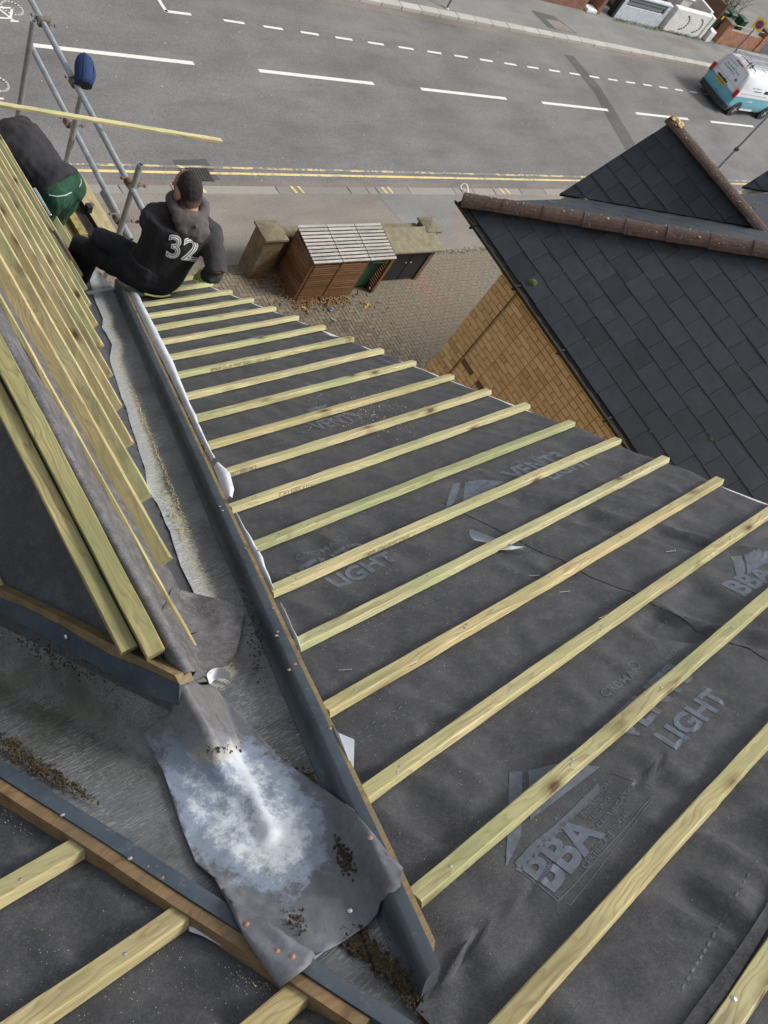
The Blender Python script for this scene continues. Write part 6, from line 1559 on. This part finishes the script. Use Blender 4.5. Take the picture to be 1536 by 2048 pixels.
mb = MB(); mb.loft([[VP(x, y, z) for x, y in ((-.06, -.80), (-.10, -.5), (-.10, .5), (-.06, .80), (.18, .965), (.3, .965), (.3, -.965), (.18, -.965))] for z in (.24, .28, .42, .47)]); kid(mb.build('rear_bumper', M['vanblack'], bevel=.01), van)
for e in (-1, 1):
    mb = MB(); mb.box(VP(.06, e * .885, 1.06), VX * .09, VY * .075, Z * .19); tl = kid(mb.build('tail_lamp', M['taillamp'], bevel=.03), van)
for x in (.98, 3.98):
    for e in (-1, 1):
        c = VP(x, e * .86, .33); w_ = MB().lathe(c - VY * .11, VY, [(0, .19), (0, .29), (.03, .325), (.19, .325), (.22, .29), (.22, .19)], 28).build('wheel', M['tyre'], smooth=False); kid(w_, van)
        MB().lathe(c - VY * .112, VY, [(0, .04), (.0, .09), (.02, .17), (.0, .20), (.224, .20), (.204, .17), (.224, .09), (.224, .04)], 24).build('rim', M['rim'], w_)
        for k in range(5):
            t = 2 * math.pi * k / 5; dvec = VX * math.cos(t) + Z * math.sin(t); sgn = e; MB().box(c + dvec * .1 + VY * e * .113, dvec * .085, np.cross(VY, dvec) * .02, VY * .006).build('spoke', M['alu'], w_)
        ar = MB(); ar.lathe(VP(x, e * (.86), .34), VY, [(-.10, .20), (-.10, .39), (.098, .39), (.098, .33), (.09, .33), (.09, .2)], 28); kid(ar.build('wheel_arch', M['vanblack']), van)
mb = MB(); mb.box(VP(.012, .12, .93), VX * .012, VY * .30, Z * .075); npn = kid(mb.build('number_plate', M['plate']), van)
# plate characters read only as dark strokes at this distance
for k in range(7):
    mb = MB(); mb.box(VP(-.002, .12 + .225 - k * .073 - (.02 if k > 3 else 0), .93), VX * .002, VY * .02, Z * .038); mb.build('plate_stroke', M['vanblack'], npn)
mb = MB(); mb.box(VP(.016, .12, 1.06), VX * .02, VY * .32, Z * .035); kid(mb.build('plate_hood', M['vanblack'], bevel=.008), van)
mb = MB(); mb.box(VP(.03, -.02, 1.10), VX * .02, VY * .03, Z * .022); kid(mb.build('door_handle', M['vanblack']), van)
mb = MB(); mb.lathe(VP(.05, -.28, .98), -VX, [(0, .05), (.02, .05), (.025, .03)], 16); kid(mb.build('rear_emblem', M['steel']), van)
for (y0, z0, y1, z1, tk) in [(-.012, .5, -.012, 1.85, .006), (-.74, 1.18, .74, 1.18, .006), (-.70, 1.86, .70, 1.86, .006), (-.76, .95, -.66, 1.84, .006), (.76, .95, .66, 1.84, .006)]:
    p, q_ = VP(rearx(z0) - .004, y0, z0), VP(rearx(z1) - .004, y1, z1)
    if z0 != z1: pts = [VP(rearx(z0 + (z1 - z0) * t) - .004, y0 + (y1 - y0) * t, z0 + (z1 - z0) * t) for t in np.linspace(0, 1, 8)]
    else: pts = [p, q_]
    kid(MB().tube(pts, tk, 5).build('door_seam', M['postgrey']), van)
mb = MB(); mb.box(VP(.19, 0, 1.9), VX * .015, VY * .22, Z * .02); kid(mb.build('brake_lamp', M['taillamp']), van)
# rear lettering: one readable word, the rest plain strokes
rn_ = U3((VP(rearx(1.5), 0, 1.5) - VP(rearx(1.85), 0, 1.85)))
def vtext(body, y, z, h_, mat):
    me = text_mesh(body, 1.0); x0, x1, y0, y1 = dims(me); k = h_ / (y1 - y0)
    for v in me.vertices:
        yy = y - (v.co.x - x0) * k; zz = z + (v.co.y - y0) * k; v.co = VP(rearx(zz) - .006, yy, zz)
    me.materials.clear(); me.materials.append(mat); kid(obj('lettering', me), van)
vtext('CAUTION!', .55, 1.70, .075, M['ink'])
rv = random.Random(2)
def strokes(side, y0, L, z, h_, mat):
    mb = MB(); x = 0
    while x < L:
        wd = rv.uniform(.03, .05)
        if rv.random() < .84:
            if side == 'rear': mb.box(VP(rearx(z) - .005, y0 - x, z), VX * .002, VY * wd * .38, Z * h_ * rv.uniform(.35, .5))
            else: mb.box(VP(y0 + x, -hw(z) - .007, z), VX * wd * .38, VY * .002, Z * h_ * rv.uniform(.35, .5))
        x += wd
    kid(tag(mb.build('lettering', mat), kind='stuff'), van)
strokes('rear', .55, 1.05, 1.575, .06, M['ink']); strokes('rear', .55, .72, 1.46, .06, M['ink']); strokes('side', 1.35, .55, 1.42, .06, M['ink']); strokes('side', 1.35, .75, 1.30, .07, M['ink']); strokes('side', 1.5, .42, .80, .07, M['vanwhite'])
mb = MB(); mb.lathe(VP(rearx(1.36) - .004, -.42, 1.36), -VX, [(0, .075), (.004, .075)], 16); kid(mb.build('emblem', M['inkblue']), van)
mb = MB(); mb.box(VP(1.18, -hw(1.4) - .006, 1.38), VX * .05, VY * .003, Z * .07); kid(mb.build('emblem', M['inkblue']), van)
for e in (-1, 1):
    mb = MB(); mb.prism([VP(2.35, e * (hw(1.25) + .004), 1.25), VP(3.3, e * (hw(1.25) + .004), 1.25), VP(3.1, e * (hw(1.68) + .004), 1.68), VP(2.35, e * (hw(1.68) + .004), 1.68)], VY * e * .006); kid(mb.build('side_window', M['glass']), van)
    mb = MB(); mb.prism([VP(3.4, e * (hw(1.2) + .0), 1.2), VP(3.9, e * (hw(1.15) - .02), 1.15), VP(3.5, e * (hw(1.6) - .02), 1.6)], VY * e * .01); kid(mb.build('side_window', M['glass']), van)
    kid(MB().tube([VP(.3, e * (hw(1.12) + .006), 1.12), VP(2.9, e * (hw(1.12) + .006), 1.12)], .008, 6).build('slide_rail', M['postgrey']), van)
    kid(MB().box(VP(2.0, e * (hw(.36) + .012), .36), VX * .66, VY * .012, Z * .05).build('sill', M['vanwhite']), van)
mb = MB(); mb.prism([VP(4.1, -.75, 1.1), VP(4.1, .75, 1.1), VP(3.1, .62, 1.78), VP(3.1, -.62, 1.78)], Z * .02 + VX * .02); kid(mb.build('windscreen', M['glass']), van)
# roof rack and ladders
for x in (.55, 1.5, 2.45):
    kid(MB().tube([VP(x, -.68, 1.9), VP(x, -.66, 2.06), VP(x, .66, 2.06), VP(x, .68, 1.9)], .018, 8).build('rack_bar', M['toolblack'] if x < 1 else M['alu']), van)
for k, (y, z, L0, L1) in enumerate([(.38, 2.11, .25, 3.2), (-.16, 2.11, .35, 3.2), (.10, 2.20, .6, 3.3)]):
    ld = empty('ladder', tuple(VP(1.5, y, z)), ['aluminium ladder on the van rack beside the far edge of its roof', 'aluminium ladder on the van rack beside the near edge of its roof', 'uppermost aluminium ladder lying on top of two others on the van'][k], 'ladder')
    for e in (-.2, .2): kid(MB().box(VP((L0 + L1) / 2, y + e, z), VX * (L1 - L0) / 2, VY * .014, Z * .036).build('stile', M['alu']), ld)
    for j in range(int((L1 - L0) / .25)): kid(MB().tube([VP(L0 + .12 + j * .25, y - .2, z), VP(L0 + .12 + j * .25, y + .2, z)], .016, 6).build('rung', M['alu']), ld)
for y in (-.45, -.3): kid(MB().tube([VP(.3, y, 1.99), VP(.35, y, 2.16), VP(.55, y + .05, 2.16), VP(.62, y + .05, 2.0)], .022, 7).build('ladder_clamp', M['toolblack']), van)
# ------------------------------------------------------------------ lamp post, far signs and posts
lp = zpl((1385, 391), 0.0)
lo_ = empty('lamp_post', tuple(lp), 'grey steel lamp post on the near pavement behind the slated bay', 'lamp post')
kid(MB().tube([lp, lp + Z * 1.3, lp + Z * 1.32, lp + Z * 8.0], [.095, .095, .058, .045], 14).build('column', M['postgrey'], smooth=True), lo_)
kid(MB().tube([lp + Z * 8.0, lp + Z * 8.3 + RN * .4, lp + Z * 8.35 + RN * 1.1], .03, 10).build('bracket_arm', M['postgrey']), lo_)
kid(MB().box(lp + Z * 8.34 + RN * 1.3, RN * .28, RD * .11, Z * .05).build('lantern', M['postgrey'], bevel=.03), lo_)
pz = onplane((1475, 298), lp, RN)[2]; kid(MB().lathe(np.array([lp[0], lp[1], pz - .05]), Z, [(0, .062), (0, .075), (.1, .075), (.1, .062)], 12).box(np.array([lp[0], lp[1], pz]) - RD * .1, RD * .05, RN * .03, Z * .05).build('band_clip', M['toolblack']), lo_)
kid(MB().lathe(np.array([lp[0], lp[1], onplane((1452, 324), lp, RN)[2]]), Z, [(0, .058), (0, .064), (.05, .064), (.05, .058)], 12).build('clip_band', M['alu']), lo_)
fp = zpl((893, 17), 0); fo = empty('sign_post', tuple(fp), 'thin grey post with pale collar standing by the far kerb', 'post')
kid(MB().tube([fp, fp + Z * 3], .038, 10).build('post', M['postgrey']), fo); kid(MB().lathe(fp, Z, [(0, .10), (.03, .09), (.04, .04)], 12).build('base_collar', M['kerbfar']), fo)
sp_ = zpl((1462, 112), 0); so = empty('road_sign', tuple(sp_), 'yellow plate with blue no waiting roundel on a grey post', 'sign')
sp_t = onplane((1523, 49), sp_, RN)
kid(MB().tube([sp_, np.array([sp_[0], sp_[1], sp_t[2] + .3])], .035, 10).build('post', M['postgrey']), so)
sc0 = np.array([sp_[0], sp_[1], sp_t[2]]) - RN * .05; sdir = U3(-RD * .75 - RN * .66); sside = np.cross(Z, sdir)
sc0 = sc0 + sdir * .03
kid(MB().box(sc0, sside * .27, sdir * .008, Z * .27).build('plate', M['yellowsign']), so); kid(MB().lathe(sc0 + sdir * .009, sdir, [(0, .20), (.004, .20)], 24).build('red_ring', M['redsign']), so); kid(MB().lathe(sc0 + sdir * .014, sdir, [(0, .155), (.004, .155)], 24).build('blue_disc', M['bluesign']), so)
dg = U3(sside + Z); kid(MB().box(sc0 + sdir * .02, dg * .16, sdir * .002, np.cross(sdir, dg) * .022).build('red_bar', M['redsign']), so)
# ------------------------------------------------------------------ far side front gardens
def fw_(px): q = zpl(px, 0); return float(q @ RD), float(q @ RN)
FC = 23.3
def wall_thing(name, label, cat='wall'): 
    return lambda a, c: empty(name, RW(a, c, 0), label, cat)
def bx(parent, nm, a0, a1, c0, c1, z0, z1, mat, bev=0): return blk(nm, a0, a1, c0, c1, z0, z1, mat, parent, bev)
a_ = lambda px: fw_(px)[0]
# dark red wall, far left of the row
w1 = empty('garden_wall', RW(31, FC + .2, 0), 'dark red brick garden wall ending at a pale step', 'wall')
bx(w1, 'wall_run', 26.0, a_((1165, 20)) , FC, FC + .22, 0, .9, M['darkredbrick']); bx(w1, 'coping', 26.0, a_((1165, 20)) + .02, FC - .03, FC + .25, .901, .96, M['capstone'])
bx(w1, 'return_wall', a_((1165, 20)) + .9, a_((1165, 20)) + 1.15, FC - .05, FC + 2.6, 0, .95, M['darkredbrick'])
st_ = empty('door_step', RW(a_((1175, 22)), FC, 0), 'pale worn stone step beside the dark red wall', 'step'); bx(st_, 'slab', a_((1168, 20)), a_((1190, 28)), FC - .12, FC + .3, 0, .16, M['whitewall'], .03)
# pale blue wall with black pierced panel
L0, L1 = a_((1222, 33)), a_((1314, 55))
w2 = empty('garden_wall', RW((L0 + L1) / 2, FC, 0), 'pale blue garden wall with a black pierced panel along its top', 'wall')
bx(w2, 'wall_run', L0, L1, FC, FC + .2, 0, .62, M['bluewall'], .01); bx(w2, 'pier', L0 - .12, L0 + .10, FC - .04, FC + .26, 0, 1.05, M['blackpaint'], .01); bx(w2, 'coping', L0 + .12, L1, FC - .02, FC + .24, 1.02, 1.10, M['bluewall'], .01)
bx(w2, 'panel_back', L0 + .4, L1 - .3, FC + .08, FC + .12, .62, 1.02, M['railblack']); bx(w2, 'pier', L1 - .3, L1, FC + .0, FC + .2, .62, 1.02, M['bluewall']); bx(w2, 'pier', L0 + .1, L0 + .4, FC, FC + .2, .62, 1.02, M['bluewall'])
for k in range(18):
    aa = L0 + .5 + k * (L1 - L0 - .9) / 18
    for r_ in (0, 1): kid(MB().lathe(RW(aa + .09 * r_, FC + .03, .73 + .18 * r_), RN, [(0, .05), (0, .085), (.05, .085), (.05, .05)], 10).build('pierced_ring', M['postgrey']), w2)
# white wall with curved inlay
M0, M1 = a_((1320, 57)), a_((1392, 78))
w3 = empty('garden_wall', RW((M0 + M1) / 2, FC - .1, 0), 'white garden wall with two curved dark inlays', 'wall')
bx(w3, 'wall_run', M0, M1, FC - .15, FC + .15, 0, 1.15, M['whitewall'], .03)
for cc in (.33, .72):
    ca = M0 + (M1 - M0) * cc
    for k in range(9):
        t = -1.2 + k * .3; kid(MB().box(RW(ca + .55 * math.cos(t), FC - .152, .58 + .36 * math.sin(t)), RD * .06, RN * .008, Z * .03).build('inlay', M['railblack']), w3)
# white gate piers
w4 = empty('garden_gate', RW(M1 + .8, FC, 0), 'white gate piers with a black rail between', 'gate')
bx(w4, 'pier', M1 + .25, M1 + .55, FC - .1, FC + .25, 0, 1.1, M['whitewall'], .02); bx(w4, 'rail', M1 + .6, M1 + .68, FC - .1, FC + .9, .5, .95, M['railblack']); bx(w4, 'pier', M1 + .75, M1 + 1.25, FC - .25, FC + .5, 0, .55, M['whitewall'], .02); bx(w4, 'side_wall', M1 + .3, M1 + .55, FC + .26, FC + 5, 0, 1.2, M['whitewall'], .02)
# orange brick wall with railing
B0_, B1_ = a_((1432, 82)), a_((1502, 99))
w5 = empty('garden_wall', RW((B0_ + B1_) / 2, FC, 0), 'orange brick garden wall topped by a low steel rail', 'wall')
bx(w5, 'wall_run', B0_ + .2, B1_, FC - .1, FC + .12, 0, .75, M['redbrick']); bx(w5, 'pier', B0_ - .3, B0_ + .2, FC - .15, FC + .3, 0, 1.05, M['redbrick']); cap(B0_ - .35, B0_ + .25, FC - .2, FC + .35, 1.051, w5); bx(w5, 'pier', B1_, B1_ + .5, FC - .15, FC + .3, 0, 1.05, M['redbrick']); cap(B1_ - .05, B1_ + .55, FC - .2, FC + .35, 1.051, w5)
kid(MB().tube([RW(B0_ + .2, FC, 1.0), RW(B1_, FC, 1.0)], .018, 6).build('rail', M['steel']), w5)
w6 = empty('garden_wall', RW(B1_ + 3, FC, 0), 'grey block garden wall beyond the orange brick pier', 'wall'); bx(w6, 'wall_run', B1_ + .52, B1_ + 9, FC - .1, FC + .12, 0, .95, M['greybrick'])
# front garden ground, house fronts, bins, shrub
struct(quad_rw(MB(), 20, 90, 24.2, 29.5, .004).build('front_gardens', M['pavefar']))
fh = empty('terrace_house', RW(50, 30, 0), 'red brick terrace house front across the road', 'house')
bx(fh, 'front_wall', 20, 80, 29.5, 30.0, 0, 6.0, M['darkredbrick']); 
for k in range(8):
    wn = bx(fh, 'window', 23 + k * 7, 24.6 + k * 7, 29.42, 29.498, 1.0, 2.4, M['whitepaint']); MB().box(RW(23.8 + k * 7, 29.41, 1.7), RD * .7, RN * .008, Z * .6).build('pane', M['glass'], wn)
bb = L1 + .2
bx_th = empty('garden_store', RW(bb + .5, FC + 1.6, 0), 'pale boarded garden path wall behind the white wall', 'wall'); bx(bx_th, 'wall_run', M0 + .3, M0 + .5, FC + .3, FC + 5.5, 0, .9, M['pierbrick'])
b1 = empty('board_gate', RW(M1 + 2.2, FC + 1.2, 0), 'red brown board gate beside the dark bins', 'gate'); bx(b1, 'board', M1 + 1.7, M1 + 1.85, FC + .6, FC + 2.0, 0, 1.5, M['brownbin'])
bx(b1, 'post', M1 + 1.68, M1 + 1.87, FC + .5, FC + .598, 0, 1.6, M['brownbin'])
wb = wheelie('wheelie_bin', B0_ + .35, FC + 1.1, 1.05, M['blackbin'], 'black wheelie bin with a yellow mark behind the orange brick wall', 1)
kid(MB().box(RW(B0_ + .35, FC + 1.1 - .31, .8), RD * .08, RN * .004, Z * .09).build('yellow_mark', M['yellowsign']), wb)
wheelie('wheelie_bin', B0_ + 1.2, FC + 1.05, 1.05, M['greenbin'], 'dark green wheelie bin behind the orange brick wall', 1); wheelie('wheelie_bin', B0_ + 2.3, FC + .85, 1.0, M['greenbin'], 'dark green wheelie bin beside the shrub across the road', 1)
fbx = empty('storage_box', RW(M0 + 2.6, FC + 2.0, 0), 'white box standing in the front garden behind the white wall', 'box'); bx(fbx, 'case', M0 + 2.2, M0 + 3.1, FC + 1.2, FC + 2.4, 0, 1.0, M['whitewall'], .03); bx(fbx, 'lid', M0 + 2.15, M0 + 3.15, FC + 1.15, FC + 2.45, 1.001, 1.06, M['whitepaint'], .02)
pc_ = empty('parked_hatch', RW(L0 + 1.9, FC + 1.4, 0), 'dark glossy cover standing behind the pale blue wall', 'cover'); bx(pc_, 'cover', L0 + .6, L1 - .3, FC + .6, FC + 2.2, .0, .98, M['postgrey'], .15)
sh = empty('shrub', RW(B0_ + 1.9, FC + 1.8, 0), 'loose yellowing shrub with bare twigs across the road', 'shrub')
tw = MB(); lv = MB(); rs_ = random.Random(6)
for k in range(34):
    p = RW(B0_ + 1.9 + rs_.gauss(0, .35), FC + 1.9 + rs_.gauss(0, .3), 0); q_ = p + np.array([rs_.gauss(0, .5), rs_.gauss(0, .5), rs_.uniform(1.2, 2.4)]); m_ = (p + q_) / 2 + np.array([rs_.gauss(0, .12), rs_.gauss(0, .12), 0]); tw.tube([p, m_, q_], [.02, .014, .006], 5)
    for j in range(26):
        t = rs_.uniform(.35, 1.0); c = p + (q_ - p) * t + np.array([rs_.gauss(0, .12), rs_.gauss(0, .12), rs_.gauss(0, .1)]); rl.seed(k * 100 + j); leafq(lv, c, rs_.uniform(.03, .07), 1)
kid(tw.build('stems', M['twig']), sh); kid(lv.build('foliage', M['leafgreen']), sh)
# weeds at the foot of the far walls
fwd = MB()
for k in range(900):
    aa = rs_.uniform(L0, B1_ + 2); rl.seed(k); dens = 1.0 if aa < M1 else .5
    if rs_.random() < dens: leafq(fwd, RW(aa, FC - .14 - abs(rs_.gauss(0, .08)), rs_.uniform(.01, .12)), rs_.uniform(.025, .06), 1)
tag(fwd.build('wall_foot_weeds', M['grass']), kind='stuff')
